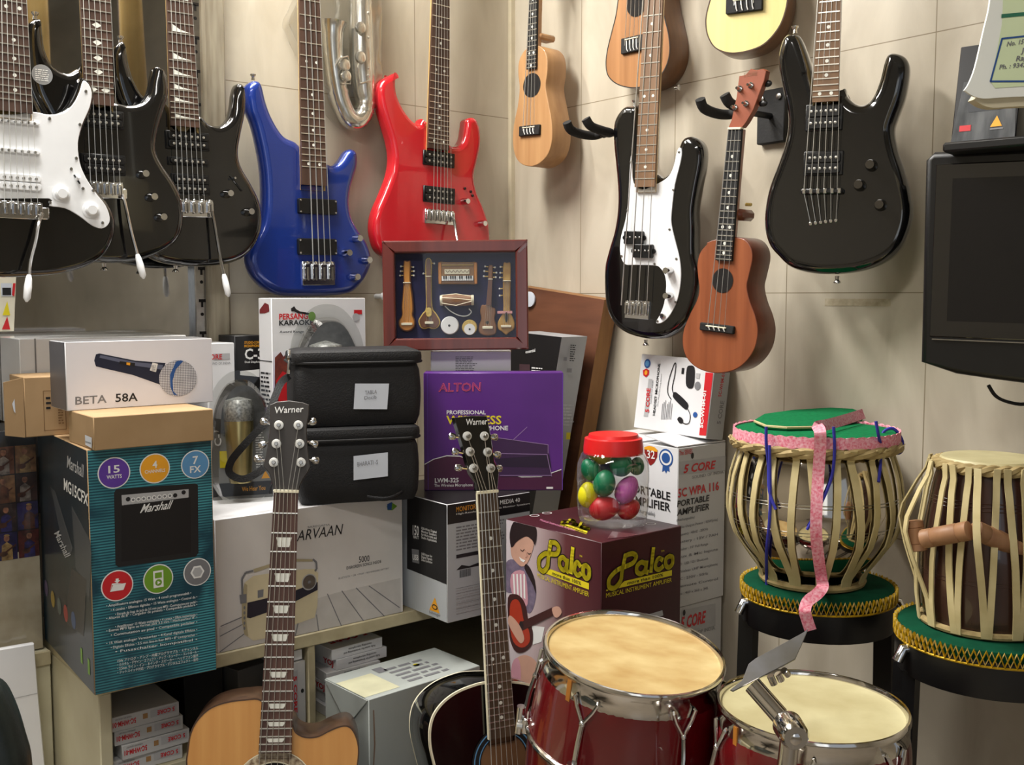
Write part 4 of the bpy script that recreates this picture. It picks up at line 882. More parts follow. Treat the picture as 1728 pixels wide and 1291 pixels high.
f = MB(FRC); f.box(-0.2, -0.42, 0.40, 0.2, 0.0, 0.46, VIN, 0.03); part(f, 'seat', root)
part(MB(FRC).tube([(0, -0.2, 0.02), (0, -0.2, 0.42)], 0.025, BLKP, 10).tube([(0, -0.05, 0.41), (0, 0.06, 0.43), (0, 0.06, 0.7)], 0.018, BLKP, 8), 'post', root)
for k in range(5): part(MB(FRC).tube([(0, -0.2, 0.06), (0.2 * math.cos(k * 1.257), -0.2 + 0.2 * math.sin(k * 1.257), 0.03)], 0.016, BLKP, 8).ball((0.2 * math.cos(k * 1.257), -0.2 + 0.2 * math.sin(k * 1.257), 0.022), 0.022, BLKP, 10), 'leg', root)

# ------------------------------------------------------------------ radio carton
cc = crop(300, 860, 2.995)
fr = Fr(put(at_y(367, 1100, YF + 0.004), ZS)); w = fr.L(680, 1000)[0]; h = fr.L(545, 852)[1]; d = 0.36; CF, CW, CHH = fr, w, h
f = carton(w, d, h, WBOX, fr)
f.rect(.001, .001, w - .001, h - .001, -.0004, mat('warm_white_print', (216, 212, 208), 0.35, var=0.02), fr)
f.P(cc((208, 600), (330, 545), (600, 480), (800, 420), (1125, 345), (1128, 528), (210, 742)), fr, mat('print_boards', (198, 194, 190), 0.35), -.0006)
for a, b in (((215, 590), (330, 540)), ((212, 640), (335, 575)), ((210, 720), (345, 620)), ((755, 425), (828, 592)), ((828, 410), (940, 565)), ((900, 395), (1045, 540)), ((965, 385), (1120, 495)), ((700, 530), (712, 622)), ((610, 560), (590, 650))):
    p, q = fr.L(*cc(a)[0]), fr.L(*cc(b)[0]); nn = V((q[1] - p[1], p[0] - q[0])).normalized() * 0.0009
    f.poly([(p[0] - nn.x, p[1] - nn.y), (q[0] - nn.x, q[1] - nn.y), (q[0] + nn.x, q[1] + nn.y), (p[0] + nn.x, p[1] + nn.y)], -.0008, GINK)
RC = mat('print_cream', (214, 202, 168), 0.35); RD = mat('print_cream_dark', (176, 164, 132), 0.35); RB = mat('print_navy', (44, 42, 54), 0.35)
f.P(cc((325, 440), (335, 370), (380, 335), (440, 325), (640, 300), (690, 300), (708, 320), (705, 480), (690, 545), (590, 580), (440, 650), (380, 662), (335, 630), (322, 560)), fr, RC, -.001)
f.P(cc((322, 440), (336, 372), (350, 380), (345, 560), (355, 640), (335, 630), (322, 560)), fr, RD, -.0012)
f.P(cc((350, 470), (560, 420), (705, 365), (705, 405), (560, 480), (365, 548), (348, 545)), fr, RB, -.0013)
a = fr.L(*cc((662, 365))[0]); f.poly(ell(a[0], a[1], 0.0145, 0.0145, 30), -.0016, LGINK); f.poly(ell(a[0], a[1], 0.0125, 0.0125, 30), -.0018, STL); f.poly(ell(a[0], a[1], 0.003, 0.003, 12), -.002, GINK)
f.P(cc((310, 430), (345, 425), (345, 470), (315, 475)), fr, GINK, -.0016)
for pts in (((325, 440), (322, 350), (340, 318), (380, 308)), ((690, 310), (700, 300), (698, 265), (680, 250))):
    P_ = [fr.L(*p) for p in cc(*pts)]
    for i in range(3): p, q = P_[i], P_[i + 1]; nn = V((q[1] - p[1], p[0] - q[0])).normalized() * 0.0018; f.poly([(p[0] - nn.x, p[1] - nn.y), (q[0] - nn.x, q[1] - nn.y), (q[0] + nn.x, q[1] + nn.y), (p[0] + nn.x, p[1] + nn.y)], -.0017, GINK)
f.P(cc((380, 300), (470, 272), (600, 248), (680, 250), (680, 262), (600, 262), (470, 288), (385, 318)), fr, RD, -.0015)
f.P(cc((402, 408), (432, 402), (430, 440), (402, 446)), fr, GINK, -.0014)
for k in range(5): a = fr.L(*cc((335, 495 + 26 * k))[0]); f.poly(ell(a[0], a[1], .0018, .003, 10), -.0014, GINK)
f.T('CARVAAN', fr, *cc((560, 167), (826, 124), (570, 112)), INK, 0.0, -.0008); f.T('SAREGAMA', fr, *cc((655, 94), (768, 80), (655, 84)), GINK, 0.0, -.0008)
f.T('5000', fr, *cc((914, 268), (968, 260), (914, 237)), INK, 0.004, -.0008); f.T('EVERGREEN SONGS INSIDE', fr, *cc((852, 303), (1027, 268), (852, 288)), INK, 0.006, -.0008); f.T('BLUETOOTH  • USB  • FM/AM  • RECHARGEABLE BATTERY', fr, *cc((812, 352), (1066, 300), (812, 343)), GINK, 0.0, -.0008)
f.P(crop(340, 480, 3.075)((960, 1150), (985, 1130), (1015, 1150), (990, 1172), (965, 1172)), fr, GRINK, -.0008); f.P(crop(340, 480, 3.075)((962, 1140), (988, 1128), (985, 1170), (963, 1168)), fr, BINK, -.001)
seam(f, fr, w, d, h); solo(f, 'radio_carton', 'wide white carton with a picture of a retro portable radio', 'carton')
ZR = ZS + h

# ------------------------------------------------------------------ things standing on the radio carton
# narrow white and black cartons, karaoke carton
ck = crop(340, 480, 3.075)
fr = Fr(put(at_y(350, 640, -0.13), ZR)); w = fr.L(396, 620)[0]; h = fr.L(372, 579)[1]
f = carton(w, 0.1, h, WBOX, fr); f.rect(fr.L(*ck((60, 360))[0])[0], fr.L(*ck((60, 392))[0])[1], fr.L(*ck((147, 392))[0])[0], fr.L(*ck((60, 360))[0])[1], -.0005, LGINK); f.T('CORE', fr, *ck((20, 390), (106, 388), (20, 363)), RINK, 0.02, -.0009); f.T('SOUND OF INDIA', fr, *ck((30, 417), (150, 413), (30, 405)), GINK)
solo(f, 'white_carton', 'small white carton with part of a red word, left of the black carton', 'carton')
fr = Fr(put(at_y(397, 630, -0.12), ZR)); w = fr.L(443, 620)[0]; h = fr.L(420, 566)[1]
f = carton(w, 0.09, h, DBOX, fr); f.T('STUDIO-CONDENSER', fr, *ck((222, 308), (345, 306), (222, 295)), OINK, 0.01); f.T('MICROPHONE', fr, *ck((222, 326), (302, 324), (222, 313)), OINK, 0.01); f.T('C-3', fr, *ck((224, 388), (318, 386), (224, 333)), WINK, 0.02); f.T('Dual Diaphragm', fr, *ck((224, 408), (318, 406), (224, 397)), WINK, 0.01); f.P(ck((200, 450), (300, 440), (300, 480), (200, 470)), fr, WINK)
solo(f, 'black_carton', 'narrow black microphone carton beside the karaoke carton', 'carton')
fr, w, d, h = boxfr(put(at_y(460, 640, -0.20), ZR), 0, (617, 560), (460, 503), d=0.055)
KT = mat('karaoke_print', (232, 230, 236), 0.35)
f = carton(w, d, h, WBOX, fr)
f.rect(.001, .001, w - .001, h * .72, -.0004, grad('karaoke_fade', 2, [(0.0, (120, 40, 60)), (0.45, (150, 130, 186)), (1.0, (232, 230, 236))], 0.35, 0.03, h * .72))
f.T('PERSANG', fr, *ck((402, 182), (552, 178), (402, 152)), RINK, 0.03, -.0008); f.T('KARAOKE', fr, *ck((402, 213), (580, 208), (402, 186)), INK, 0.03, -.0008); f.T('Award Range', fr, *ck((404, 252), (530, 250), (404, 240)), INK, 0.01, -.0008)
f.P(ck((463, 125), (480, 113), (490, 128), (510, 140), (560, 148), (556, 158), (500, 150), (480, 140), (465, 140)), fr, INK, -.0008); f.poly(ell(*fr.L(*ck((572, 165))[0]), .008, .009), -.001, GRINK); f.P(ck((790, 132), (832, 132), (832, 155), (790, 155)), fr, RINK, -.0008); f.poly(ell(*fr.L(*ck((800, 170))[0]), .008, .008), -.001, LGINK)
f.P(ck((380, 380), (410, 350), (425, 375), (445, 350), (470, 390), (480, 440), (480, 620), (380, 620)), fr, mat('print_crowd', (128, 62, 48), 0.4, c2=(90, 40, 40), scale=80), -.0007); f.P(ck((385, 500), (420, 450), (460, 470), (480, 600), (400, 610)), fr, RINK, -.0009)
LF = fr.left(0); f.lines(LF, -d + .006, h * .25, -.006, h * .62, 16, INK); f.P(ck((303, 130), (330, 95), (350, 105), (353, 140), (330, 150), (303, 150)), LF, mat('print_dark_red', (120, 30, 34), 0.4)); f.rect(-d, h * .665, 0, h * .67, -.0006, INK, LF)
solo(f, 'karaoke_carton', 'tall white karaoke carton under the blue bass', 'carton')

# clear blister packs with studio microphones
GOLD = mat('champagne_metal', (172, 158, 110), 0.28, metal=0.8, var=0.08); GRL = mat('mic_grille', (190, 192, 188), 0.35, metal=0.6, c2=(120, 122, 120), scale=240, var=0.3)
GRYF = mat('grey_foam_tray', (84, 84, 84), 0.7, c2=(62, 62, 62), scale=60, bump=0.5); BKP = mat('grey_backing_card', (128, 128, 126), 0.5); STRP = mat('black_card', (30, 29, 30), 0.45)
def blister(label, fr, w, h, name_txt, full=True):
    root = thing('blister_pack', fr, label, 'microphone pack')
    o = smooth_closed([(-w / 2, 0), (w / 2, 0), (w / 2, h * .35), (w / 2, h * .7), (w * .42, h * .86), (w * .22, h * .97), (0, h), (-w * .22, h * .97), (-w * .42, h * .86), (-w / 2, h * .7), (-w / 2, h * .35)], 4)
    f = MB(fr).prism(rrect(-w * .49, 0.0, w * .49, h * .62, 0.004), 0.004, 0.007, BKP); f.rect(-w * .48, 0.006, w * .48, h * .13, 0.0035, STRP)
    f.tb('We Hear You', fr, -w * .02, h * .06, w * .38, h * .035, OINK, 0.01, 0.003); f.P
    f.text(name_txt, fr, (-w * .33, h * .42), (0, h * .2), (-w * .11, 0), WINK, 0.02, 0.003); f.rect(-w * .36, h * .25, -w * .24, h * .38, 0.003, YINK, fr); f.lines(fr, w * .22, h * .2, w * .36, h * .62, 22, WINK, 0.003); f.rect(w * .2, h * .64, w * .38, h * .74, 0.0025, WINK)
    f.poly([(w * .3, h * .15), (w * .44, h * .15), (w * .37, h * .21)], 0.003, OINK); part(f, 'backing_card', root)
    f = MB(fr).prism(smooth_closed([(-w * .42, h * .55), (-w * .40, h * .72), (-w * .22, h * .88), (0, h * .91), (w * .22, h * .88), (w * .40, h * .72), (w * .42, h * .55), (0, h * .5)], 4), 0.002, 0.006, GRYF); part(f, 'foam_tray', root)
    mf = fr.at(-w * .06, -0.018, 0)
    f = MB(fr).lathe([(0, h * .14), (w * .17, h * .14), (w * .18, h * .16), (w * .235, h * .6), (w * .23, h * .615), (0, h * .615)], GOLD, 24, mf); f.cyl(0.0, h * .5, .0015, -w * .21, -w * .18, HOLE, 8, fr=mf); mic = part(f, 'microphone', root, 'champagne studio microphone')
    f = MB(fr).lathe([(w * .23, h * .615), (w * .245, h * .63), (w * .245, h * .73), (w * .21, h * .775), (w * .10, h * .79), (0, h * .80)], GRL, 24, mf); part(f, 'grille', mic)
    f = MB(fr); q = inset(o, 0.004)
    f.prism(o, 0.0075, 0.0085, BLIS)
    dome = smooth_closed([(-w * .44, h * .03), (w * .44, h * .03), (w * .45, h * .6), (w * .38, h * .78), (w * .2, h * .9), (0, h * .93), (-w * .2, h * .9), (-w * .38, h * .78), (-w * .45, h * .6)], 4)
    N = len(dome); d2 = inset(dome, 0.010); vs = [(a, 0.0075, b) for a, b in dome] + [(a, -0.036, b) for a, b in d2]; f.add(vs, [(i, (i + 1) % N, N + (i + 1) % N, N + i) for i in range(N)], BLIS); f.poly(d2, -0.036, BLIS)
    part(f, 'clear_shell', root, 'clear plastic shell'); return root
p = at_t(411, 838, 1.90); fr = Fr(put(p, ZR), -18, -3); h = fr.L(405, 625)[1]; w = fr.L(463, 740)[0] - fr.L(358, 740)[0]
blister('clear microphone pack standing left of the grey headstock', fr, w, h, 'C-1U')
p = at_t(557, 690, 2.045); fr = Fr(put(p, ZR), -18, -2); h = fr.L(557, 513)[1]; w = fr.L(621, 580)[0] - fr.L(494, 580)[0]
blister('clear microphone pack behind the upper black padded bag', fr, w, h, 'C-1')

# two padded bags, one on the other
def bag(label, o, yaw, px_r, px_t, d, tagpx, texts, over=0.012):
    fr = Fr(o, yaw); w = fr.L(*px_r)[0]; h = fr.L(*px_t)[1]; root = thing('padded_bag', fr, label, 'bag')
    def blk(z0, z1, g, r, bul=0.004):          # soft box: rounded plan, slightly bulging sides
        f = MB(fr); vs = []; K = 7; N = 0
        for i in range(K + 1):
            t = i / K; z = z0 + (z1 - z0) * t; e = g + bul * math.sin(math.pi * t) - (0.004 if i in (0, K) else 0)
            o = rrect(-e, -e, w + e, d + e, r); N = len(o); vs += [(a, b, z + 0.0015 * math.sin(a * 70 + b * 40)) for a, b in o]
        fs = [(i * N + k, i * N + (k + 1) % N, (i + 1) * N + (k + 1) % N, (i + 1) * N + k) for i in range(K) for k in range(N)]
        return f.add(vs, fs + [tuple(range(N))[::-1], tuple(K * N + k for k in range(N))], BAGC)
    part(blk(0, h * .86, 0, 0.016), 'body', root)
    lid = part(blk(h * .82, h, 0.004, 0.018, 0.002), 'lid', root)
    f = MB(fr); oo = rrect(-.008, -.008, w + .008, d + .008, 0.035, 5); f.tube([(a, b, h * .845) for a, b in oo], 0.0025, BLKM, 6, closed=True); part(f, 'zip', root)
    a = [fr.L(*p, -0.006) for p in tagpx]; f = MB(fr); f.poly(a, -0.0085, PAPER)
    for t, bl, br, tl in texts: c0, c1, c2 = (fr.L(*q, -0.0088) for q in (bl, br, tl)); f.text(t, fr, c0, (c1[0] - c0[0], c1[1] - c0[1]), (c2[0] - c0[0], c2[1] - c0[1]), GINK, 0.0, -0.0092)
    part(f, 'paper_label', root, 'white paper label'); return root, fr, w, h
o = put(at_t(506, 842, 1.83), ZR); 
b1, f1, w1, h1 = bag('black padded bag with a white paper label, lower of the two', o, -22, (706, 842), (600, 722), 0.14, ck((788, 890), (966, 870), (966, 994), (788, 1015)), [('BHARATI -S', ck((808, 945))[0], ck((915, 932))[0], ck((808, 922))[0])])
o = put(at_t(500, 715, 1.84), ZR + h1 + 0.001)
b2, f2, w2, h2 = bag('black padded bag with a white paper label, upper of the two', o, -22, (709, 715), (600, 592), 0.14, ck((796, 514), (972, 514), (962, 647), (788, 646)), [('TABLA', ck((848, 572))[0], ck((910, 566))[0], ck((848, 552))[0]), ('Docib', ck((846, 598))[0], ck((908, 592))[0], ck((846, 580))[0])])
# carrying strap with a metal clip, hanging off the left end of each bag
S_ = lambda p, y: V((*f2.L(*p, y),)).to_3d()
def sp(F, pts): return [(F.L(*p, y)[0], y, F.L(*p, y)[1]) for p, y in pts]
P_ = crop(340, 560, 4.45)
st = part(ribbon([p for p in (sp(f2, [(P_((660, 330))[0], .01), (P_((600, 380))[0], -.01), (P_((555, 480))[0], -.03), (P_((505, 620))[0], -.05), (P_((440, 720))[0], -.06), (P_((320, 850))[0], -.06), (P_((230, 960))[0], -.05), (P_((205, 1040))[0], -.045), (P_((240, 1085))[0], -.045), (P_((320, 1105))[0], -.045), (P_((420, 1060))[0], -.04), (P_((470, 1020))[0], -.03)]))], 0.0062, BAGC, f2), 'shoulder_strap', b2)
part(MB(f2).tube(sp(f2, [(P_((655, 140))[0], .03), (P_((660, 220))[0], .015), (P_((652, 320))[0], .005)]), 0.003, CHR, 8).ball(sp(f2, [(P_((658, 195))[0], .018)])[0], 0.006, CHR, 8), 'metal_clip', st)
part(MB(f1).tube(smooth_open(sp(f1, [(ck((1050, 1060))[0], .02), (ck((1030, 1085))[0], -.012), (ck((960, 1113))[0], -.025), (ck((860, 1105))[0], -.012)]), 5), 0.004, BAGC, 8, flat=0.35), 'carrying_strap', b1)

# ------------------------------------------------------------------ loudspeaker carton, wireless carton and what is behind
cq = crop(660, 820, 2.74)
fr = Fr(put(at_z(755, 1052, ZS), ZS)); w = fr.L(894, 1000)[0]; h = fr.L(757, 851)[1]; d = 0.24; BF, BW, BH = fr, w, h
f = carton(w, d, h, WBOX, fr); LF = fr.left(0)
DG = mat('black_print', (28, 27, 29), 0.35); LG = mat('silver_print', (186, 190, 194), 0.38, var=0.04, scale=10)
f.rect(.001, .001, w - .001, h - .001, -.0004, LG, fr); f.rect(.001, h - .037, w - .001, h - .001, -.0007, DG, fr); f.rect(-d + .001, .001, -.001, h - .001, -.0004, LG, LF)
f.P(cq((75, 40), (258, 80), (258, 455), (75, 382)), LF, DG, -.0007); f.rect(.001, .001, w - .001, d, -.0004, DG, fr.top(h))
f.T('MONITOR SPEAKERS', fr, *cq((300, 120), (478, 92), (300, 97)), mat('print_amber', (214, 146, 44), 0.4), 0.012, -.001); f.T('MEDIA 40', fr, *cq((502, 86), (594, 73), (502, 66)), WINK, 0.01, -.001); f.T('High-Resolution, Multimedia Monitor Speakers', fr, *cq((300, 134), (640, 84), (300, 126)), WINK, 0.006, -.001)
a = fr.L(*cq((300, 300))[0]); b = fr.L(*cq((430, 160))[0]); f.lines(fr, a[0], a[1], b[0] + .05, b[1], 8, GINK, -.0008); a = fr.L(*cq((300, 336))[0]); f.rect(a[0], a[1], a[0] + .1, a[1] + .007, -.0009, DG); a = fr.L(*cq((316, 425))[0]); 
for k in range(12): f.rect(a[0] + .0022 * k, a[1], a[0] + .0022 * k + .0011, a[1] + .014, -.0009, INK)
a = fr.L(*cq((300, 390))[0]); f.poly([(a[0], a[1]), (a[0] + .012, a[1] + .008), (a[0] + .03, a[1] + .003), (a[0] + .05, a[1] + .006), (a[0] + .07, a[1])], -.0009, INK)
a = fr.L(*cq((300, 595))[0]); b = fr.L(*cq((420, 450))[0]); f.lines(fr, a[0], a[1], b[0] + .04, b[1], 9, LGINK, -.0008)
for k in range(6): f.rect(a[0], a[1] + (b[1] - a[1]) * k / 5, b[0] + .05, a[1] + (b[1] - a[1]) * k / 5 + .0006, -.0009, GINK)
f.T('150', LF, *cq((102, 225), (130, 230), (102, 180)), WINK, 0.02, -.001); f.T('WATT', LF, *cq((104, 242), (130, 246), (104, 228)), WINK, 0.02, -.001); f.P(cq((97, 290), (130, 296), (132, 360), (100, 352)), LF, GINK, -.0009); f.T('USB', LF, *cq((102, 340), (128, 344), (102, 315)), WINK, 0.02, -.001)
for k, t in enumerate(('150-Watt Digital', 'Monitor Speakers', 'for Multimedia and', 'Studio Applications')): f.T(t, LF, *cq((142, 200 + 14 * k), (212, 219 + 14 * k), (142, 189 + 14 * k)), WINK, 0.012, -.001)
for k, t in enumerate(('USB Input for', 'Digital Signals', 'Direct Connection')): f.T(t, LF, *cq((142, 318 + 14 * k), (192, 331 + 14 * k), (142, 307 + 14 * k)), WINK, 0.012, -.001)
f.P(cq((204, 516), (226, 590), (178, 572)), LF, OINK, -.0009); a = LF.L(*cq((204, 560))[0]); f.poly(ell(a[0], a[1], .009, .005), -.0012, INK, LF); f.poly(ell(a[0], a[1], .006, .003), -.0014, OINK, LF); f.T('behringer', LF, *cq((178, 588), (230, 606), (178, 575)), GINK, 0.008, -.0009)
solo(f, 'speaker_carton', 'black and silver loudspeaker carton under the violet carton', 'carton')
ZBH = ZS + h
cl = crop(620, 380, 2.689)
fr = Fr(put(at_t(716, 829, 2.02), ZBH), -39); w = fr.L(950, 800)[0]; h = fr.L(830, 629)[1]; d = 0.055
VIO = mat('violet_print', (92, 36, 132), 0.35, c2=(78, 28, 116), scale=6); PLUM = mat('plum_print', (74, 22, 60), 0.35)
f = carton(w, d, h, VIO, fr)
cv = [(260, 1200), (260, 1085), (300, 1062), (360, 1046), (420, 1048), (500, 1080), (600, 1120), (700, 1142), (790, 1140), (880, 1108), (885, 1200)]
f.P(cl(*cv), fr, PLUM, -.0006)
for i in range(1, 9):
    p, q = (fr.L(*cl(cv[k])[0]) for k in (i, i + 1)); nn = V((0, .0009)); f.poly([(p[0], p[1] - .0009), (q[0], q[1] - .0009), (q[0], q[1] + .0009), (p[0], p[1] + .0009)], -.0009, WINK)
f.T('ALTON', fr, *cl((322, 755), (514, 752), (324, 716)), mat('print_coral', (226, 84, 96), 0.4), 0.016, -.0009); f.T('ALTON', fr, *cl((324, 753.5), (512.5, 750.5), (326, 717.5)), VIO, -0.022, -.0012)
f.T('PROFESSIONAL', fr, *cl((360, 858), (537, 858), (360, 840)), WINK, 0.014, -.0009); f.T('WIRELESS', fr, *cl((358, 902), (608, 902), (358, 864)), YINK, 0.02, -.0009); f.T('MICROPHONE', fr, *cl((452, 930), (638, 930), (452, 910)), WINK, 0.014, -.0009)
f.T('LWM-325', fr, *cl((306, 1168), (414, 1166), (306, 1148)), WINK, 0.02, -.0009); f.T('The Wireless Microphone', fr, *cl((303, 1187), (478, 1184), (303, 1174)), WINK, 0.006, -.0009)
PD = mat('print_device', (58, 30, 70), 0.35); PD2 = mat('print_device_dark', (38, 20, 48), 0.35)
f.P(cl((560, 958), (820, 995), (822, 1035), (835, 1140), (600, 1140), (575, 1060)), fr, PD, -.001); f.P(cl((575, 1060), (825, 1042), (833, 1100), (600, 1095)), fr, PD2, -.0012)
for a, b in (((560, 960), (820, 996)), ((570, 1035), (815, 1040)), ((815, 1040), (836, 1140)), ((660, 975), (725, 915)), ((600, 1135), (835, 1135)), ((820, 995), (820, 1035))):
    p, q = fr.L(*cl(a)[0]), fr.L(*cl(b)[0]); nn = V((q[1] - p[1], p[0] - q[0])).normalized() * .0006; f.poly([(p[0] - nn.x, p[1] - nn.y), (q[0] - nn.x, q[1] - nn.y), (q[0] + nn.x, q[1] + nn.y), (p[0] + nn.x, p[1] + nn.y)], -.0014, mat('print_lilac', (150, 120, 168), 0.4) if 'print_lilac' not in MATS else MATS['print_lilac'])
f.rect(*(fr.L(*cl((812, 1196))[0]) + fr.L(*cl((842, 1187))[0])), -.001, WINK)
x = fr.L(*cl((884, 800))[0])[0]; f.rect(x, .001, x + .0015, h - .001, -.0008, PUINK, fr); x = fr.L(*cl((272, 800))[0])[0]; f.rect(x, .001, x + .001, h - .001, -.0008, PUINK, fr)
solo(f, 'wireless_microphone_carton', 'violet wireless microphone carton behind the black headstock', 'carton')
# white carton behind it
fr = Fr(put(at_t(727, 640, 2.09), ZBH), -39); w = fr.L(862, 620)[0]; h = fr.L(790, 593)[1]
f = carton(w, 0.055, h, WBOX, fr); a = fr.L(*cl((400, 660))[0]); b = fr.L(*cl((500, 592))[0]); f.lines(fr, a[0], a[1], b[0], b[1], 9, GINK, -.0006)
solo(f, 'white_carton', 'upright white carton between the violet carton and the picture frame', 'carton'); ZW = ZBH + h
# shadow-box frame of miniature instruments, standing on the white carton and bag
cf = crop(640, 395, 6.148)
fr = Fr(put(at_t(650, 590, 2.085), ZW + 0.001), -38, -3, -0.6); FR_ = fr; root = thing('picture_frame', fr, 'brown framed display of miniature musical instruments', 'picture frame')
w = fr.L(891, 560)[0]; h = fr.L(770, 408)[1]; bw = 0.024; d = 0.034
for k, (o, hole_) in enumerate((([(0, 0), (w, 0), (w - bw, bw), (bw, bw)], 0), ([(w, 0), (w, h), (w - bw, h - bw), (w - bw, bw)], 0), ([(w, h), (0, h), (bw, h - bw), (w - bw, h - bw)], 0), ([(0, h), (0, 0), (bw, bw), (bw, h - bw)], 0))):
    part(MB(fr).prism(o, -d, 0, FRAMEW, 0.003, 2), 'frame_rail', root)
part(MB(fr).box(bw * .5, -0.006, bw * .5, w - bw * .5, -0.001, h - bw * .5, VELV), 'backing', root, 'dark blue backing')
q = lambda *p: [fr.L(a, b, -0.012) for a, b in cf(*p)]
def mini(label, pts, m, edge=None, th=0.008, extra=None):
    o = smooth_closed(q(*pts), 3); f = MB(fr)
    if edge: f.prism(o, -0.0125, -0.006, edge, 0.001, 1); o = inset(o if area2(o) > 0 else o[::-1], 0.0022); f.prism(o, -0.015, -0.0115, m, 0.0008, 1)
    else: f.prism(o, -0.014, -0.006, m, 0.002, 2)
    if extra: extra(f)
    return part(f, 'miniature_instrument', root, label)
def pegs(f, pts, y=-0.011):
    for a, b in pts: p, r2 = q(a, b); f.tube([(p[0], y, p[1]), (r2[0], y, r2[1])], 0.0011, TRIM, 6); f.ball((r2[0], y, r2[1]), 0.0022, WINK, 6)
def strs(f, a, b, n, sp_, y=-0.0165):
    p, r2 = q(a, b)
    for k in range(n): x = (k - (n - 1) / 2) * sp_; f.tube([(p[0] + x * .6, y, p[1]), (r2[0] + x, y, r2[1])], 0.0003, FRT, 4)
def saddle(f, a, b, y=-0.0185): p, r2 = q(a, b); f.box(min(p[0], r2[0]), y, min(p[1], r2[1]), max(p[0], r2[0]), -0.013, max(p[1], r2[1]), BIND, 0.0006)
def e1(f): pegs(f, [((250, 335), (225, 335)), ((250, 385), (222, 385)), ((250, 428), (215, 430)), ((330, 340), (352, 342)), ((330, 385), (360, 385)), ((330, 428), (358, 430))]); saddle(f, (230, 948), (345, 920)); saddle(f, (248, 512), (328, 500)); strs(f, (288, 500), (288, 930), 4, 0.004)
mini('honey coloured miniature lute with scalloped body', [(252, 285), (290, 278), (328, 285), (328, 430), (332, 520), (350, 660), (358, 780), (350, 840), (372, 900), (368, 960), (330, 1000), (288, 1012), (240, 1000), (205, 960), (200, 900), (232, 840), (228, 760), (240, 620), (250, 500), (248, 430)], GOLDW, BRNW, extra=e1)
def e2(f):
    pegs(f, [((540, 300), (570, 305)), ((480, 410), (458, 410))]); saddle(f, (475, 935), (562, 908)); saddle(f, (480, 446), (545, 436)); strs(f, (512, 440), (518, 920), 3, 0.004)
    f.prism(smooth_closed(q((492, 770), (540, 770), (545, 840), (515, 860), (488, 840)), 2), -0.018, -0.014, TRIM, 0.0005, 1); f.prism(q((490, 290), (533, 290), (538, 760), (495, 760)), -0.0178, -0.0145, BRNW)
mini('dark round bodied miniature sitar with gold edging', [(480, 272), (542, 272), (543, 500), (550, 750), (590, 820), (628, 885), (630, 930), (600, 975), (555, 985), (515, 975), (470, 985), (430, 970), (408, 920), (412, 880), (450, 820), (485, 760), (480, 500)], BRNW, TRIM, extra=e2)
def e3(f):
    a, b = q((650, 488), (975, 435)); f.box(a[0], -0.0195, a[1], b[0], -0.014, b[1], WINK, 0.0004); n = 14; ww = (b[0] - a[0]) / n
    for k in range(n):
        f.box(a[0] + ww * (k + 1) - .0003, -0.0198, a[1], a[0] + ww * (k + 1) + .0003, -0.019, b[1], GINK)
        if k % 7 not in (2, 6): f.box(a[0] + ww * (k + .68), -0.0206, a[1] + (b[1] - a[1]) * .4, a[0] + ww * (k + 1.3), -0.019, b[1], INK)
    a, b = q((678, 418), (935, 365)); f.box(a[0], -0.017, a[1], b[0], -0.014, b[1], BIND, 0.0004)
    pts = q(*[(690 + 20 * i, 378 + (22 if i % 2 else 0)) for i in range(13)]); f.tube([(x, -0.0172, z) for x, z in pts], 0.0007, BRNW, 5)
    a, b = q((650, 330), (975, 318)); f.box(a[0], -0.017, a[1], b[0], -0.014, b[1], TRIM, 0.0004); a, b = q((615, 520), (645, 295)); f.box(a[0], -0.0165, a[1], b[0], -0.013, b[1], GOLDW, 0.001); a, b = q((985, 520), (1015, 295)); f.box(a[0], -0.0165, a[1], b[0], -0.013, b[1], GOLDW, 0.001)
mini('miniature harmonium with tiny keys', [(618, 292), (700, 290), (930, 290), (1012, 296), (1014, 400), (1010, 515), (930, 520), (700, 520), (618, 512), (615, 400)], wood('olive_wood', (150, 108, 54), (128, 88, 42), 0.4), extra=e3)
f = MB(fr); a, b = q((632, 690), (982, 705)); c = V(((a[0] + b[0]) / 2, (a[1] + b[1]) / 2)); L_ = (b[0] - a[0]); X = fr.sub((a[0], -0.017, a[1]), (0, 0, 1), (0, 1, 0), (-1, 0, 0)).rot('X', 180)
f.lathe([(0, 0), (.0098, 0), (.0104, .004), (.0098, .005)], BIND, 20, X); f.lathe([(.0098, .005), (.0118, L_ * .5), (.0098, L_ - .005)], GOLDW if False else DOWEL, 20, X); f.lathe([(.0098, L_ - .005), (.0104, L_ - .004), (.0098, L_), (0, L_)], BIND, 20, X)
for pts in (((640, 665), (800, 672), (970, 690)), ((650, 720), (800, 745), (960, 700)), ((650, 640), (800, 625), (960, 650))): f.tube([(x, -0.0295, z) for x, z in q(*pts)], 0.0007, BIND, 5)
f.tube(smooth_open([(x, -0.012, z) for x, z in q((680, 745), (740, 800), (830, 845), (910, 848), (955, 810), (930, 775))], 4), 0.0011, WINK, 6); part(f, 'miniature_instrument', root, 'miniature barrel drum with a white cord')
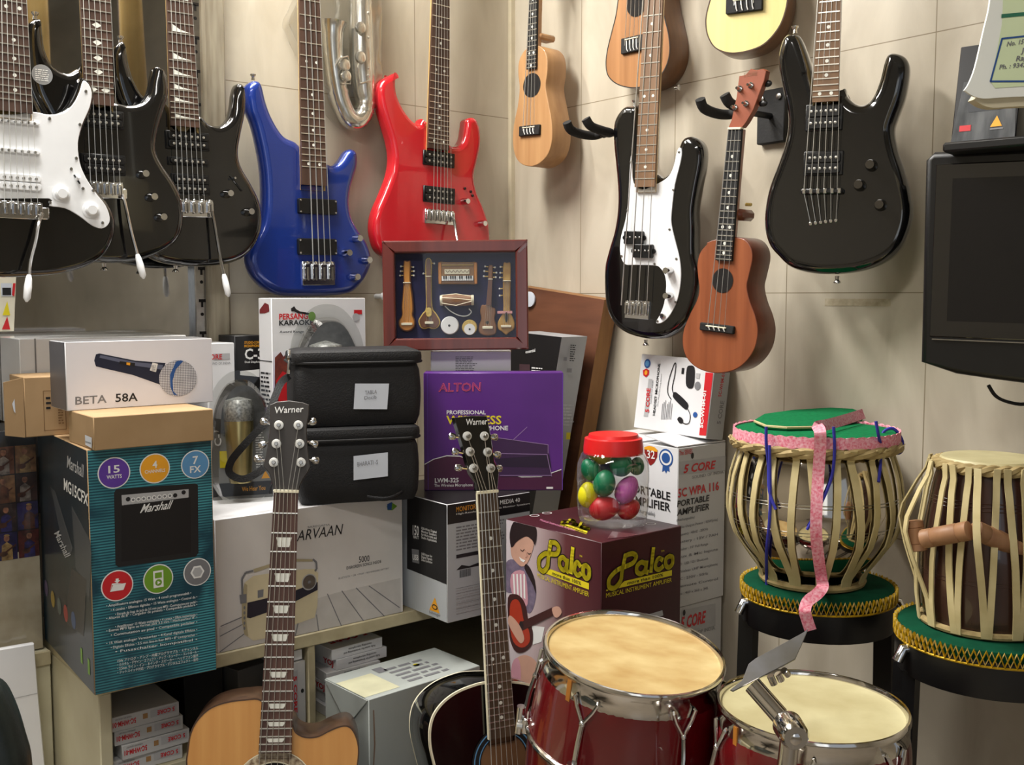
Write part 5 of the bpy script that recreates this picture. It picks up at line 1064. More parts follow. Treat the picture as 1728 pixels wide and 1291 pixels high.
for c, rr, hub, lb in (((733, 948), 95, (728, 950), 'larger miniature white hand drum'), ((938, 968), 80, (938, 988), 'smaller miniature white hand drum')):
    f = MB(fr); a = q(c)[0]; rr2 = abs(q((c[0] + rr, c[1]))[0][0] - a[0]); Y = fr.sub((a[0], -0.006, a[1]), (1, 0, 0), (0, 0, 1), (0, -1, 0))
    f.lathe([(0, 0), (rr2 * .7, 0), (rr2, .006), (rr2 * .98, .012), (rr2 * .9, .0135), (0, .0135)], WINK if rr > 90 else TRIM, 28, Y); hh = q(hub)[0]; f.poly(ell(hh[0] if rr < 90 else a[0], hh[1], rr2 * (.9 if rr > 90 else .72), rr2 * (.9 if rr > 90 else .72)), -0.0199, WINK); f.poly(ell(hh[0], hh[1], rr2 * .13, rr2 * .13), -0.0204, INK); part(f, 'miniature_instrument', root, lb)
def e4(f): pegs(f, [((1130, 340), (1098, 335)), ((1130, 388), (1090, 385)), ((1130, 440), (1085, 438)), ((1180, 345), (1200, 345)), ((1180, 400), (1215, 400)), ((1180, 448), (1208, 448))]); saddle(f, (1070, 985), (1178, 955)); saddle(f, (1128, 475), (1178, 465)); strs(f, (1152, 470), (1125, 960), 4, 0.004); p = q((1120, 918))[0]; f.poly(ell(p[0], p[1], .0032, .0032), -0.0146, HOLE); f.prism(q((1132, 480), (1172, 480), (1160, 740), (1108, 740)), -0.0175, -0.0135, BRNW)
mini('miniature guitar of brown wood', [(1135, 335), (1155, 322), (1178, 335), (1175, 470), (1160, 730), (1200, 770), (1208, 820), (1196, 880), (1215, 950), (1210, 1030), (1150, 1052), (1080, 1048), (1032, 1015), (1035, 940), (1058, 880), (1045, 800), (1065, 735), (1108, 730), (1125, 600), (1130, 470)], wood('olive_brown', (142, 92, 44), (112, 70, 32), 0.4), extra=e4)
def e5(f):
    pegs(f, [((1280, 340), (1258, 340)), ((1280, 402), (1256, 402)), ((1280, 452), (1252, 452)), ((1280, 565), (1248, 567)), ((1280, 636), (1250, 638))]); saddle(f, (1262, 970), (1368, 945)); saddle(f, (1282, 492), (1366, 482)); strs(f, (1324, 480), (1318, 950), 4, 0.004); f.prism(smooth_closed(q((1305, 820), (1330, 815), (1336, 880), (1318, 915), (1302, 880)), 2), -0.0165, -0.013, HOLE, 0.0003, 1)
    a, b = q((1225, 800), (1380, 825)); f.box(min(a[0], b[0]), -0.0165, min(a[1], b[1]) , max(a[0], b[0]), -0.0145, max(a[1], b[1]), mat('pink_tape', (212, 150, 150), 0.5), 0.0003)
mini('miniature sarod with pale fretted neck', [(1288, 305), (1325, 300), (1362, 305), (1364, 480), (1360, 700), (1362, 800), (1392, 880), (1406, 930), (1396, 985), (1350, 1020), (1315, 1045), (1270, 1010), (1235, 985), (1228, 930), (1245, 880), (1285, 800), (1284, 600), (1284, 480)], mat('pale_gold_wood', (190, 152, 80), 0.45, c2=(160, 116, 52), scale=90), None, extra=e5)
part(MB(fr).rect(bw * .8, bw * .8, w - bw * .8, h - bw * .8, -d + 0.006, GLS), 'glass_pane', root, 'clear glass')
a = fr.L(*cf((1500, 130))[0], -d); f = MB(fr); f.poly([(a[0] - .012, a[1] - .009), (a[0] + .008, a[1] + .010), (a[0] + .011, a[1] + .006), (a[0] - .009, a[1] - .012)], -d - .0008, FILM); part(f, 'clear_tape', root)

# plywood board and dark carton leaning on the right wall
def slab(P_, th, m, me):
    f = MB(); T_ = V((th, 0, 0)); p = [V(x) for x in P_]; vs = p + [a + T_ for a in p]
    f.add(vs, [(0, 1, 2, 3)], m); f.add(vs, [(4, 7, 6, 5), (0, 4, 5, 1), (1, 5, 6, 2), (2, 6, 7, 3), (3, 7, 4, 0)], me)
    g = MB(); 
    for i, (fc, mi) in enumerate(zip(f.f, f.mi)):
        pp = [V(f.v[k]) for k in fc]; c = sum(pp, V()) / 4; cen = sum((V(x) for x in f.v), V()) / len(f.v); nn = (pp[1] - pp[0]).cross(pp[2] - pp[0])
        g.add(f.v, [fc if nn.dot(c - cen) > 0 else fc[::-1]], f.ms[mi])
    return g
TL, TR = at_x(872, 482, -0.050), at_x(1020, 506, -0.050); BR, BL = at_x(984, 720, -0.072), at_x(846, 700, -0.072)
ext = lambda a, b, z: a + (b - a) * ((z - a.z) / (b.z - a.z))
BR, BL = ext(TR, BR, ZS + .001), ext(TL, BL, ZS + .001)
solo(slab((TL, BL, BR, TR), 0.042, PLY, PLYE), 'plywood_board', 'brown plywood board with pale edge leaning in the wall corner', 'board')
TL, TR = at_x(868, 560, -0.165), at_x(948, 569, -0.165); BR = ext(TR, at_x(938, 629, -0.171), ZS + .002); BL = ext(TL, TL + (BR - TR), ZS + .002)
f = slab((TL, BL, BR, TR), 0.075, DBOX, GBOX); FX = Fr(M=Mx.Translation(TR) @ Mx.Rotation(math.atan2((BR - TR).x, -(BR - TR).z) * -1, 4, 'Y') @ Mx.Identity(4))
FS = Fr(M=Mx.Translation(TR + V((0, -.0008, 0))) @ Mx.Rotation(-math.atan2((BR - TR).x * -1, -(BR - TR).z) * -1, 4, 'Y'))
f.lines(FS, 0.026, -0.05, 0.042, -0.012, 8, INK, 0); f.lines(FS, 0.012, -0.19, 0.05, -0.14, 7, LGINK, 0); f.rect(0.008, -.05, .018, -.042, 0, GINK, FS); f.rect(.03, -.22, .042, -.205, 0, YINK, FS); f.rect(0.02, -.075, .034, -.066, 0, GINK, FS)
FQ = Fr(M=Mx.Translation(TR + V((-.0008, 0, 0))) @ Mx.Rotation(R(-90), 4, 'Z'))
FP = Fr(TR + V((-0.0012, 0, 0)), -90, -math.degrees(math.atan2((TR - BR).x, (TR - BR).z)))
f.T('essential', FP, *cl((718, 582), (762, 574), (718, 568)), WINK, 0.01, -.0004); f.lines(FP, *(FP.L(*cl((745, 662))[0]) + FP.L(*cl((800, 642))[0])), 2, WINK, -.0006)
f.poly([FP.L(*p) for p in cl((690, 630), (738, 632), (738, 660), (690, 660))], -.0004, mat('print_maroon', (70, 50, 56), 0.4), FP)
solo(f, 'black_carton', 'black carton with a grey end leaning behind the violet carton', 'carton')

# packets hanging at the far left in front of the mirror
fr = Fr(at_y(-24, 560, -0.03), 0); w = fr.L(30, 520)[0]; h = fr.L(0, 462)[1]
f = MB(fr).prism([(0, 0), (w * .86, 0), (w, h), (0, h)], 0, .006, mat('cream_packet', (226, 220, 200), 0.4), .001, 1)
a = fr.L(2, 500); b = fr.L(20, 478); f.rect(a[0], a[1], b[0], b[1], -.0006, PAPER); f.rect(a[0] + .002, a[1] + .002, b[0] - .002, b[1] - .008, -.001, INK)
f.P([(4, 532), (17, 532), (12, 508)], fr, YINK, -.0008); f.P([(3, 556), (17, 556), (12, 534)], fr, RINK, -.0008); f.P([(22, 478), (26, 478), (24, 500), (20, 498)], fr, RINK, -.0008)
f.tube([(w * .4, .003, h), (w * .4, .003, h + .35)], .0012, BLKM, 5)
solo(f, 'hanging_packet', 'cream packet with yellow and red marks hanging below the white-faced guitar', 'packet')
# ------------------------------------------------------------------ amplifier cartons on the right
ca_ = crop(1060, 590, 4.167)
fr = Fr((at_y(1143, 900, -0.70).x, -0.70, 0)); w = fr.L(1225, 741)[0]; d = -fr.left(0).L(1000, 714)[0]; zt = fr.L(1143, 757)[1]; zb = fr.L(1207, 1009)[1]
AX, AW, AD = fr.M.translation.x, w, d
WG = mat('grey_white_carton', (196, 196, 196), 0.4, var=0.03, scale=10)
def band5(f, F, p0, p1, p2, p3, txt, sub=None):    # grey bar with the red name in it
    f.P([p0, p1, p2, p3], F, LGINK, -.0006)
fr = Fr((AX, -0.70, zb)); h = zt - zb; LF = fr.left(0); f = carton(w, d, h, WG, fr); f.rect(-d + .001, .001, -.001, h - .001, -.0003, WBOX, LF)
f.P(ca_((345, 790), (690, 745), (690, 850), (345, 880)), fr, LGINK, -.0006)
f.T('5 CORE', fr, *ca_((386, 868), (604, 835), (398, 808)), RINK, 0.03, -.001); f.T('SOUND OF INDIA', fr, *ca_((448, 908), (668, 868), (448, 888)), GINK, 0.0, -.001)
f.T('The SERIES', fr, *ca_((356, 745), (450, 728), (356, 712)), RINK, 0.01, -.001); f.poly(ell(*fr.L(*ca_((450, 745))[0]), .004, .006), -.001, INK)
f.T('5C WPA 116', fr, *ca_((348, 1040), (636, 985), (348, 978)), RINK, 0.02, -.001); f.T('PORTABLE', fr, *ca_((342, 1106), (566, 1062), (346, 1062)), INK, 0.02, -.001); f.T('AMPLIFIER', fr, *ca_((340, 1168), (568, 1122), (346, 1122)), INK, 0.02, -.001)
f.T('(Rechargeable)', fr, *ca_((338, 1208), (465, 1185), (338, 1190)), GINK, 0.01, -.001)
for k, t in enumerate(('Audio Output Power : 50W(rms)', 'Frequency : 40HZ - 20KHz', 'Battery : 12V / 7AH', 'Speaker : 10" Full Range', 'Aux & Mic Inputs', 'MP3 : USB / SD / Bluetooth', 'Wireless UHF Microphone', 'AC : 230V - 50Hz', 'Remote Control', 'Size : 460 x 360 x 345')):
    y = 1262 + 52 * k; e = 560 if k % 2 else 628; f.T(t, fr, *ca_((340, y), (e, y - 0.21 * (e - 340)), (340, y - 18)), GINK, 0.01, -.001)
SH = mat('print_shield', (140, 34, 30), 0.4)
f.P(ca_((115, 685), (150, 676), (185, 684), (209, 706), (206, 755), (185, 795), (160, 816), (135, 790), (118, 750)), LF, SH, -.0008); f.P(ca_((115, 685), (150, 676), (185, 684), (209, 706), (207, 720), (116, 700)), LF, OINK, -.001); f.T('32', LF, *ca_((135, 762), (190, 768), (135, 705)), WINK, 0.01, -.0012)
a = LF.L(*ca_((268, 762))[0]); k_ = abs(LF.L(*ca_((318, 762))[0])[0] - a[0]); kz = abs(LF.L(*ca_((268, 830))[0])[1] - a[1])
f.P(ca_((245, 815), (240, 860), (258, 850), (268, 872), (278, 850), (294, 862), (288, 812)), LF, BINK, -.0007); f.poly(ell(*a, k_, kz * .95, 20), -.0009, BINK, LF); f.poly(ell(*a, k_ * .82, kz * .76, 20), -.0011, WINK, LF); f.poly(ell(*a, k_ * .6, kz * .55, 20), -.0013, BINK, LF)
f.T('PORTABLE', LF, *ca_((10, 992), (298, 1062), (10, 936)), INK, 0.02, -.001); f.T('AMPLIFIER', LF, *ca_((8, 1075), (300, 1140), (8, 1018)), INK, 0.02, -.001); f.T('(Rechargeable)', LF, *ca_((40, 1135), (190, 1170), (40, 1108)), GINK, 0.01, -.001)
r_ = solo(f, 'portable_amplifier_carton', 'white portable amplifier carton behind the jar, upper of its stack', 'carton')
q = MB(fr); T_ = 0.002                      # loose top flaps
q.box(0.0, 0.002, 0, w, 0.09, T_, WBOX, 0, fr.at(0, 0, h + .001).rot('X', 9)); part(q, 'top_flap', r_)
q = MB(fr); q.box(0.002, 0.10, 0, w - .002, d, T_, WBOX, 0, fr.at(0, 0, h + .001)); part(q, 'top_flap', r_)
ZA = zt
fr = Fr((AX + .003, -0.697, 0)); hh = zb - .001; f = carton(w - .004, d, hh, WG, fr); f.rect(.001, hh * .5, w - .005, hh * .5 + .0008, -.0005, GINK)
f.P([(1150, 1030), (1207, 1018), (1207, 1056), (1150, 1068)], fr, LGINK, -.0006); f.T('5 CORE', fr, (1148, 1062), (1189, 1050), (1150, 1041), RINK, 0.03, -.001); f.T('SOUND OF INDIA', fr, (1150, 1076), (1206, 1062), (1150, 1070), GINK, 0.0, -.001); f.poly(ell(*fr.L(1154, 1034), .004, .006), -.0009, INK)
solo(f, 'portable_amplifier_carton', 'grey-white carton at the bottom of the amplifier stack by the stool leg', 'carton')
# headset microphone carton standing on top
o = put(at_x(1069, 712, -0.088), ZA + .017); fr = Fr(o, -88, -7, 1.5); w = fr.L(1192, 738)[0]; h = fr.L(1083, 597)[1]; d = 0.052
f = carton(w, d, h, WBOX, fr)
f.P(ca_((500, 602), (556, 606), (606, 165), (545, 160)), fr, RINK, -.0006)
def V3(t, bl, br, tl, m, b_=0.02): f.T(t, fr, *ca_(bl, br, tl), m, b_, -.001)
V3('5C-WHM-01', (527, 552), (551, 290), (505, 550), WINK, 0.03); V3('5 CORE', (148, 442), (158, 272), (122, 440), RINK, 0.03); V3('HEADSET MICROPHONE', (190, 462), (228, 98), (174, 462), INK, 0.02); V3('Over Head Speaking System', (212, 400), (240, 170), (204, 400), GINK, 0.01); V3('SOUND OF INDIA', (165, 380), (180, 215), (158, 380), GINK)
f.P(ca_((110, 470), (140, 472), (172, 208), (145, 205)), fr, LGINK, -.0005)
f.poly(ell(*fr.L(*ca_((137, 98))[0]), .0085, .0095), -.001, BINK); f.poly(ell(*fr.L(*ca_((137, 98))[0]), .005, .006), -.0013, LBINK); f.P(ca_((106, 145), (130, 133), (150, 145), (148, 175), (128, 195), (108, 180)), fr, RINK, -.001); f.poly(ell(*fr.L(*ca_((128, 162))[0]), .004, .005), -.0013, OINK)
def stroke(F, pts, hw, m, y=-.0011):
    P_ = [F.L(*p) for p in pts]
    for i in range(len(P_) - 1):
        p, q = P_[i], P_[i + 1]; dv = V((q[0] - p[0], q[1] - p[1])); nn = V((dv.y, -dv.x)).normalized() * hw; e = dv.normalized() * hw * .4
        f.poly([(p[0] - nn.x - e.x, p[1] - nn.y - e.y), (q[0] - nn.x + e.x, q[1] - nn.y + e.y), (q[0] + nn.x + e.x, q[1] + nn.y + e.y), (p[0] + nn.x - e.x, p[1] + nn.y - e.y)], y, m, F)
stroke(fr, smooth_open(ca_((305, 350), (280, 300), (290, 210), (325, 105), (338, 105), (330, 180), (312, 270), (325, 318)), 4), .0011, INK); stroke(fr, smooth_open(ca_((418, 412), (438, 460), (430, 515), (400, 522), (378, 505)), 4), .0009, INK)
f.P(smooth_closed(ca_((318, 315), (340, 300), (420, 375), (420, 412), (400, 418), (325, 345)), 3), fr, INK, -.0012); f.P(smooth_closed(ca_((348, 490), (365, 472), (388, 492), (385, 518), (365, 518)), 3), fr, INK, -.0012); f.P(smooth_closed(ca_((415, 130), (440, 112), (468, 125), (470, 200), (458, 265), (425, 270), (408, 235)), 3), fr, INK, -.0012); f.P(ca_((380, 128), (398, 130), (392, 172), (376, 170)), fr, INK, -.001)
f.poly(ell(*fr.L(*ca_((490, 255))[0]), .0075, .0085), -.001, GINK); f.poly(ell(*fr.L(*ca_((473, 458))[0]), .0055, .0055), -.001, BINK); f.P(ca_((480, 165), (508, 168), (502, 205), (478, 200)), fr, LGINK, -.001)
for k in range(7): stroke(fr, ca_((235 + 11 * k, 490), (245 + 11 * k, 380 - 12 * (k % 3))), .0007, GINK)
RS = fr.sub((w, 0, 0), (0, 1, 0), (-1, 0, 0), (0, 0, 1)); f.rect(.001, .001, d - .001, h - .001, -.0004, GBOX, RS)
f.text('5 CORE', RS, (d * .75, h * .2), (.004, h * .3), (-.012, 0), GINK, 0.02); f.text('5C-WHM-01', RS, (d * .6, h * .55), (.004, h * .3), (-.01, 0), RINK, 0.02)
solo(f, 'headset_microphone_carton', 'white headset microphone carton leaning on the wall below the orange ukulele', 'carton')

# ------------------------------------------------------------------ maroon amplifier carton and the jar on it
cp = crop(840, 840, 4.034)
fr = Fr(at_t(1015, 916, 1.72), 1.0); zp = fr.M.translation.z; H_ = 0.345; fr = Fr(fr.M.translation - V((0, 0, H_)), 1.0)
w = fr.L(1150, 893)[0]; d = -fr.left(0).L(854, 867)[0]; h = H_; LF = fr.left(0); PF = fr
MAR = mat('maroon_print', (70, 26, 34), 0.32, c2=(60, 20, 28), scale=8)
f = carton(w, d, h, MAR, fr)
f.rect(-d + .001, .001, -.001, h - .001, -.0003, grad('maroon_fade', 1, [(0.0, (70, 28, 36)), (0.35, (98, 50, 54)), (0.7, (196, 176, 178)), (1.0, (214, 204, 210))], 0.35, 0.0, d), LF)
PL = [(0.34, .32), (0.22, .47), (0.06, .55), (0.03, .70)]
def palco(F, o, ux, uz, m, k=1.0, y=-.001):   # rounded script name with a looping first letter
    g = lambda u, v: (o[0] + ux[0] * u + uz[0] * v, o[1] + ux[1] * u + uz[1] * v)
    def st(pts, hw, m_, yy):
        P_ = smooth_open([g(*p) for p in pts], 5)
        for i in range(len(P_) - 1):
            p, q = P_[i], P_[i + 1]; dv = V((q[0] - p[0], q[1] - p[1]));
            if dv.length < 1e-6: continue
            nn = V((dv.y, -dv.x)).normalized() * hw; e = dv.normalized() * hw * .5
            f.poly([(p[0] - nn.x - e.x, p[1] - nn.y - e.y), (q[0] - nn.x + e.x, q[1] - nn.y + e.y), (q[0] + nn.x + e.x, q[1] + nn.y + e.y), (p[0] + nn.x - e.x, p[1] + nn.y - e.y)], yy, m_, F)
    S_ = [[(.26, .96), (.22, .55), (.20, .30), (.12, .14), (.04, .20), (.04, .42), (.14, .60), (.25, .66)], [(.26, .96), (.36, .98), (.42, .88), (.38, .72), (.27, .66)],
          [(.56, .62), (.50, .68), (.44, .60), (.44, .44), (.50, .36), (.56, .44), (.58, .66), (.57, .42), (.60, .36)], [(.68, 1.0), (.66, .6), (.65, .36)], [(.82, .62), (.77, .68), (.73, .60), (.72, .44), (.77, .36), (.83, .42)], [(.93, .68), (.88, .62), (.88, .44), (.93, .36), (.98, .44), (.98, .62), (.93, .68)]]
    for s_ in S_: st(s_, .0058 * k, INK, y)
    for s_ in S_: st(s_, .0042 * k, m, y - .0004)
    f.poly([g(.0, .10), g(.98, .10), g(.98, .26), g(.26, .26), g(.16, .14), g(0, .14)], y, m, F); f.text('more than 100%', F, g(.30, .14), (ux[0] * .54, ux[1] * .54), (uz[0] * .09, uz[1] * .09), INK, 0.01, y - .0004)
    f.text('MUSICAL INSTRUMENT AMPLIFIER', F, g(0, -.08), (ux[0] * .98, ux[1] * .98), (uz[0] * .12, uz[1] * .12), m, 0.0, y); f.text('TM', F, g(.80, .84), (ux[0] * .05, ux[1] * .05), (uz[0] * .05, uz[1] * .05), m, 0.0, y)
def pal_px(F, bl, br, tl, m, k=1.0): a, b, c = (F.L(*p) for p in cp(bl, br, tl)); palco(F, a, (b[0] - a[0], b[1] - a[1]), (c[0] - a[0], c[1] - a[1]), m, k)
pal_px(fr, (735, 660), (1190, 550), (740, 410), YINK); pal_px(LF, (272, 520), (630, 655), (274, 262), YINK)
f.P(cp((1000, 800), (1118, 765), (1125, 800), (1010, 840)), fr, LGINK, -.0008)
# the pictured young woman playing a guitar
SK = mat('print_skin', (206, 160, 140), 0.4); SK2 = mat('print_skin_shade', (180, 128, 112), 0.4); HA = mat('print_hair', (40, 26, 28), 0.4); SC_ = mat('print_scarf', (132, 118, 140), 0.4, c2=(104, 92, 116), scale=90); PKS = mat('print_pink', (206, 150, 164), 0.4); GU = mat('print_sunburst', (176, 54, 30), 0.4); GU2 = mat('print_dark_wood', (66, 30, 28), 0.4)
sm = lambda *p: smooth_closed(cp(*p), 3)
f.P(sm((50, 560), (60, 440), (110, 420), (180, 460), (240, 540), (265, 640), (240, 760), (200, 780), (120, 660), (60, 640)), LF, SC_, -.0006)
f.P(sm((95, 520), (180, 500), (205, 640), (195, 740), (100, 650)), LF, PKS, -.0008)
for k in range(4): f.P(cp((105 + 24 * k, 520), (115 + 24 * k, 518), (125 + 22 * k, 690), (113 + 22 * k, 680)), LF, WINK, -.001)
f.P(sm((92, 320), (120, 270), (190, 260), (245, 300), (235, 370), (205, 440), (165, 468), (120, 430), (95, 390)), LF, SK, -.001)
f.P(sm((92, 330), (85, 240), (110, 165), (160, 135), (225, 150), (262, 195), (268, 260), (255, 320), (240, 290), (200, 262), (150, 285), (122, 310), (110, 330)), LF, HA, -.0013); f.P(sm((195, 450), (225, 480), (255, 560), (262, 650), (245, 600), (215, 540), (185, 480)), LF, HA, -.0012)
for a, b in (((158, 352), (185, 350)), ((205, 372), (228, 378))): stroke(LF, [cp(a)[0], cp(((a[0] + b[0]) / 2, a[1] + 12))[0], cp(b)[0]], .0008, HA, -.0014)
f.P(cp((148, 400), (172, 418), (192, 425), (180, 438), (160, 428)), LF, WINK, -.0014); stroke(LF, cp((192, 355), (205, 400), (192, 405)), .0006, SK2, -.0014)
f.P(sm((72, 680), (120, 655), (165, 680), (195, 740), (210, 830), (240, 900), (238, 990), (190, 1045), (130, 1050), (90, 980), (75, 860)), LF, GU2, -.0011); f.P(sm((90, 720), (130, 690), (160, 730), (180, 830), (215, 900), (220, 980), (170, 1020), (110, 980), (85, 860)), LF, GU, -.0013)
f.P(cp((150, 850), (375, 745), (388, 795), (170, 905)), LF, GU2, -.0015); f.poly(ell(*LF.L(*cp((165, 868))[0]), .006, .008), -.0016, HA, LF)
f.P(sm((85, 800), (125, 830), (165, 890), (185, 960), (160, 990), (120, 940), (75, 850)), LF, SK, -.0017); f.P(sm((375, 750), (420, 740), (440, 780), (410, 815), (385, 800)), LF, SK, -.0017)
f.P(cp((235, 870), (320, 880), (300, 980), (240, 1000)), LF, WINK, -.0007); f.P(sm((95, 1200), (110, 1110), (180, 1070), (250, 1100), (290, 1180), (280, 1260), (100, 1290)), LF, SK, -.0007); f.P(sm((90, 1290), (100, 1130), (140, 1090), (160, 1180), (150, 1290)), LF, PKS, -.0009)
TP = fr.top(h)                               # printing on the top
a, b, c = (TP.L(*p) for p in cp((425, 185), (610, 250), (450, 130))); palco(TP, a, (b[0] - a[0], b[1] - a[1]), (c[0] - a[0], c[1] - a[1]), YINK, 0.6)
f.T('Musical Instrument Amplifier', TP, *cp((285, 158), (530, 232), (292, 146)), mat('print_rose', (196, 120, 150), 0.4), 0.01, -.0008)
for c in ((250, 124), (335, 107), (962, 190), (1042, 180)):
    a = TP.L(*cp(c)[0]); o = ell(*a, .0092, .0092, 20); band_ = MB(TP)
    o2 = ell(*a, .0078, .0078, 20); N = 20; f.add([(p[0], -.001, p[1]) for p in o] + [(p[0], -.001, p[1]) for p in o2], [(i, (i + 1) % N, N + (i + 1) % N, N + i) for i in range(N)], WINK, TP)
f.P(cp((745, 280), (780, 230), (1010, 262), (960, 285)), TP, mat('packing_tape', (96, 62, 66), 0.15), -.0006)
solo(f, 'instrument_amplifier_carton', 'maroon instrument amplifier carton with a pictured young woman holding a guitar', 'carton')
zq = fr.M.translation.z - .001; solo(MB(fr).box(-.0, 0, -zq + .0, w, d, -.001, CARD, .001), 'brown_carton', 'tall brown carton hidden under the maroon carton', 'carton')

JF = Fr(V((at_t(1034, 880, 1.87).x, at_t(1034, 880, 1.87).y, zp + .001))); jr = 62 / 1780 * 1.87
jz = lambda py: (JF.M.inverted() @ at_t(1028, py, 1.87)).z
jh = jz(757); jt = jz(732)
root = thing('plastic_jar', JF, 'clear plastic jar with a red screw lid, holding egg shakers', 'jar')
part(MB(JF).lathe([(0, .002), (jr * .80, .001), (jr * .92, .006), (jr * .96, .014), (jr, jh * .35), (jr * .985, jh * .37), (jr * .985, jh * .55), (jr, jh * .57), (jr * .98, jh * .80), (jr * .88, jh * .93), (jr * .80, jh * .97), (jr * .80, jh)], CLR, 40), 'jar_body', root, 'clear ribbed body')
f = MB(JF).lathe([(0, jh * .955), (jr * .80, jh * .955), (jr * .82, jh * .94), (jr * .82, jh * .92 + (jt - jh) * .5), (jr * .79, jh + (jt - jh) * .72), (jr * .70, jh + (jt - jh) * .78), (jr * .67, jh + (jt - jh)), (jr * .62, jt), (0, jt)], REDLID, 40); part(f, 'lid', root, 'red screw lid')
EG = {'green': mat('egg_green', (12, 120, 80), 0.4, var=0.02), 'yellow': mat('egg_yellow', (216, 206, 24), 0.4, var=0.02), 'red': mat('egg_red', (200, 34, 46), 0.4, var=0.02), 'pink': mat('egg_pink', (204, 104, 184), 0.4, var=0.02), 'blue': mat('egg_blue', (28, 50, 120), 0.4, var=0.02)}
cj = crop(940, 710, 6.794)
def egg(col, label, px, ry, rz, dep, roll=0, pit=0):
    p = at_t(*cj(px)[0], 1.87 - dep); fr = Fr(p, -39.2, pit, roll); r_ = 1.08 * ry / 6.794 / 1780 * 1.87; q = 1.08 * rz / 6.794 / 1780 * 1.87
    f = MB(fr).lathe([(0, -q)] + [(r_ * math.cos(R(a)) * (1 + .10 * -math.sin(R(a))), q * math.sin(R(a))) for a in range(-75, 90, 15)] + [(0, q)], EG[col], 20); solo(f, 'egg_shaker', label, 'egg shaker', 'egg shakers in the jar')
egg('yellow', 'yellow egg shaker standing at the lower left of the jar', (355, 850), 108, 140, .022); egg('red', 'large red egg shaker lying at the front bottom of the jar', (540, 1000), 130, 165, .030, 80)
egg('red', 'second red egg shaker at the bottom right of the jar', (820, 1010), 108, 130, .012, 60); egg('green', 'green egg shaker in the middle of the jar', (545, 715), 118, 145, .034, 12)
egg('pink', 'pink egg shaker at the right of the jar', (800, 790), 115, 160, .022, 30); egg('green', 'green egg shaker at the left under the lid', (385, 560), 102, 125, .014, -30)
egg('green', 'biggest looking green egg shaker under the lid at the right', (735, 495), 122, 140, .026, 0, 30); egg('yellow', 'yellow egg shaker pressed under the red lid', (500, 400), 130, 95, -.012, 0)
egg('green', 'green egg shaker half hidden at the far right of the jar', (915, 520), 82, 100, -.012, 10); egg('blue', 'dark blue egg shaker deep inside the jar', (590, 540), 95, 110, -.018, 20)

# ------------------------------------------------------------------ tabla drums on stools
def stool(label, c, rad, ztop, trimlab):
    fr = Fr((c.x, c.y, 0), -39.2); root = thing('round_stool', fr, label, 'stool')
    z = ztop - .016
    part(MB(fr).lathe([(0, z - .05), (rad * .99, z - .05), (rad, z - .046), (rad, z - .002), (rad * .985, z), (0, z)], BLKP, 48), 'seat_ring', root)
    f = MB(fr).lathe([(0, z), (rad * .97, z), (rad * .985, z + .006), (rad * .97, z + .013), (rad * .9, z + .016), (0, z + .016)], GREEND, 48); cu = part(f, 'cushion', root, 'green velvet cushion')
    f = MB(fr); n = 54
    zz = [(rad * (1.005), z + (.014 if k % 2 else -.004)) for k in range(2 * n)]
    f.tube([(r_ * math.cos(math.pi * k / n), r_ * math.sin(math.pi * k / n), q) for k, (r_, q) in enumerate(zz)], .0024, GOLDZ, 5, closed=True); f.tube([(r_ * math.cos(math.pi * (k + .9) / n), r_ * math.sin(math.pi * (k + .9) / n), q) for k, (r_, q) in enumerate(zz)], .0016, TRIM, 5, closed=True); f.tube([(rad * 1.003 * math.cos(R(k * 6)), rad * 1.003 * math.sin(R(k * 6)), z - .006) for k in range(60)], .0016, GOLDZ, 5, closed=True); part(f, 'braid', cu, 'gold zigzag braid')
    for k, q in enumerate((9, 171, 189, 351)):
        a = R(q); x, y = rad * .93 * math.cos(a), rad * .93 * math.sin(a); f = MB(fr).tube([(x, y, z - .045), (x * 1.12, y * 1.12, .0)], .0125, BLKP, 4); lg = part(f, 'leg', root)
        f = MB(fr).tube([(x * 1.02, y * 1.02, z - .012), (x * 1.12, y * 1.12, z - .013), (x * 1.19, y * 1.19, z - .03)], .0075, CHR, 10); (part(f, 'chrome_hook', lg, 'chrome hook') if k in (2, 3) else None)
    part(MB(fr).tube([(rad * 1.03 * math.cos(R(k * 10)), rad * 1.03 * math.sin(R(k * 10)), z - .33) for k in range(36)], .008, BLKP, 8, closed=True), 'foot_ring', root)
    return z + .016
ts = crop(1210, 680, 3.227)
cD = at_t(1380, 980, 1.665); zD = stool('black round stool with green cushion carrying the big chromed drum', cD, 128 / 1780 * 1.665, cD.z, None)
cT = at_t(1672, 1052, 1.44); zT = stool('black round stool with green cushion carrying the narrow dark drum', cT, 155 / 1780 * 1.44, cT.z, None)
# big metal bass tabla
DF = Fr((at_t(1370, 975, 1.665).x, at_t(1370, 975, 1.665).y, zD), -39.2); k_ = 1.665 / 1780
dz = lambda py: (at_t(1370, py, 1.665).z - zD)
prof = [(150 * .50, dz(965)), (150 * .72, dz(935)), (150 * .92, dz(895)), (150 * .985, dz(860)), (148, dz(835)), (143, dz(800)), (134, dz(770)), (126, dz(752)), (124, dz(745))]
prof = [(0.0, 0.001), (150 * .46 * k_, 0.001)] + [(r_ * .955 * k_, z) for r_, z in prof]
SHN = mat('nickel', (190, 182, 170), 0.07, metal=1.0, var=0.03)
root = thing('bass_tabla', DF, 'big round chromed hand drum with hide straps on the left stool', 'hand drum')
pr2 = []
for i in range(len(prof) - 1):
    for j in range(4): t = j / 4; pr2.append((prof[i][0] * (1 - t) + prof[i + 1][0] * t, prof[i][1] * (1 - t) + prof[i + 1][1] * t))
sp_ = smooth_open(prof, 5)
f = MB(DF).lathe(sp_, SHN, 64)
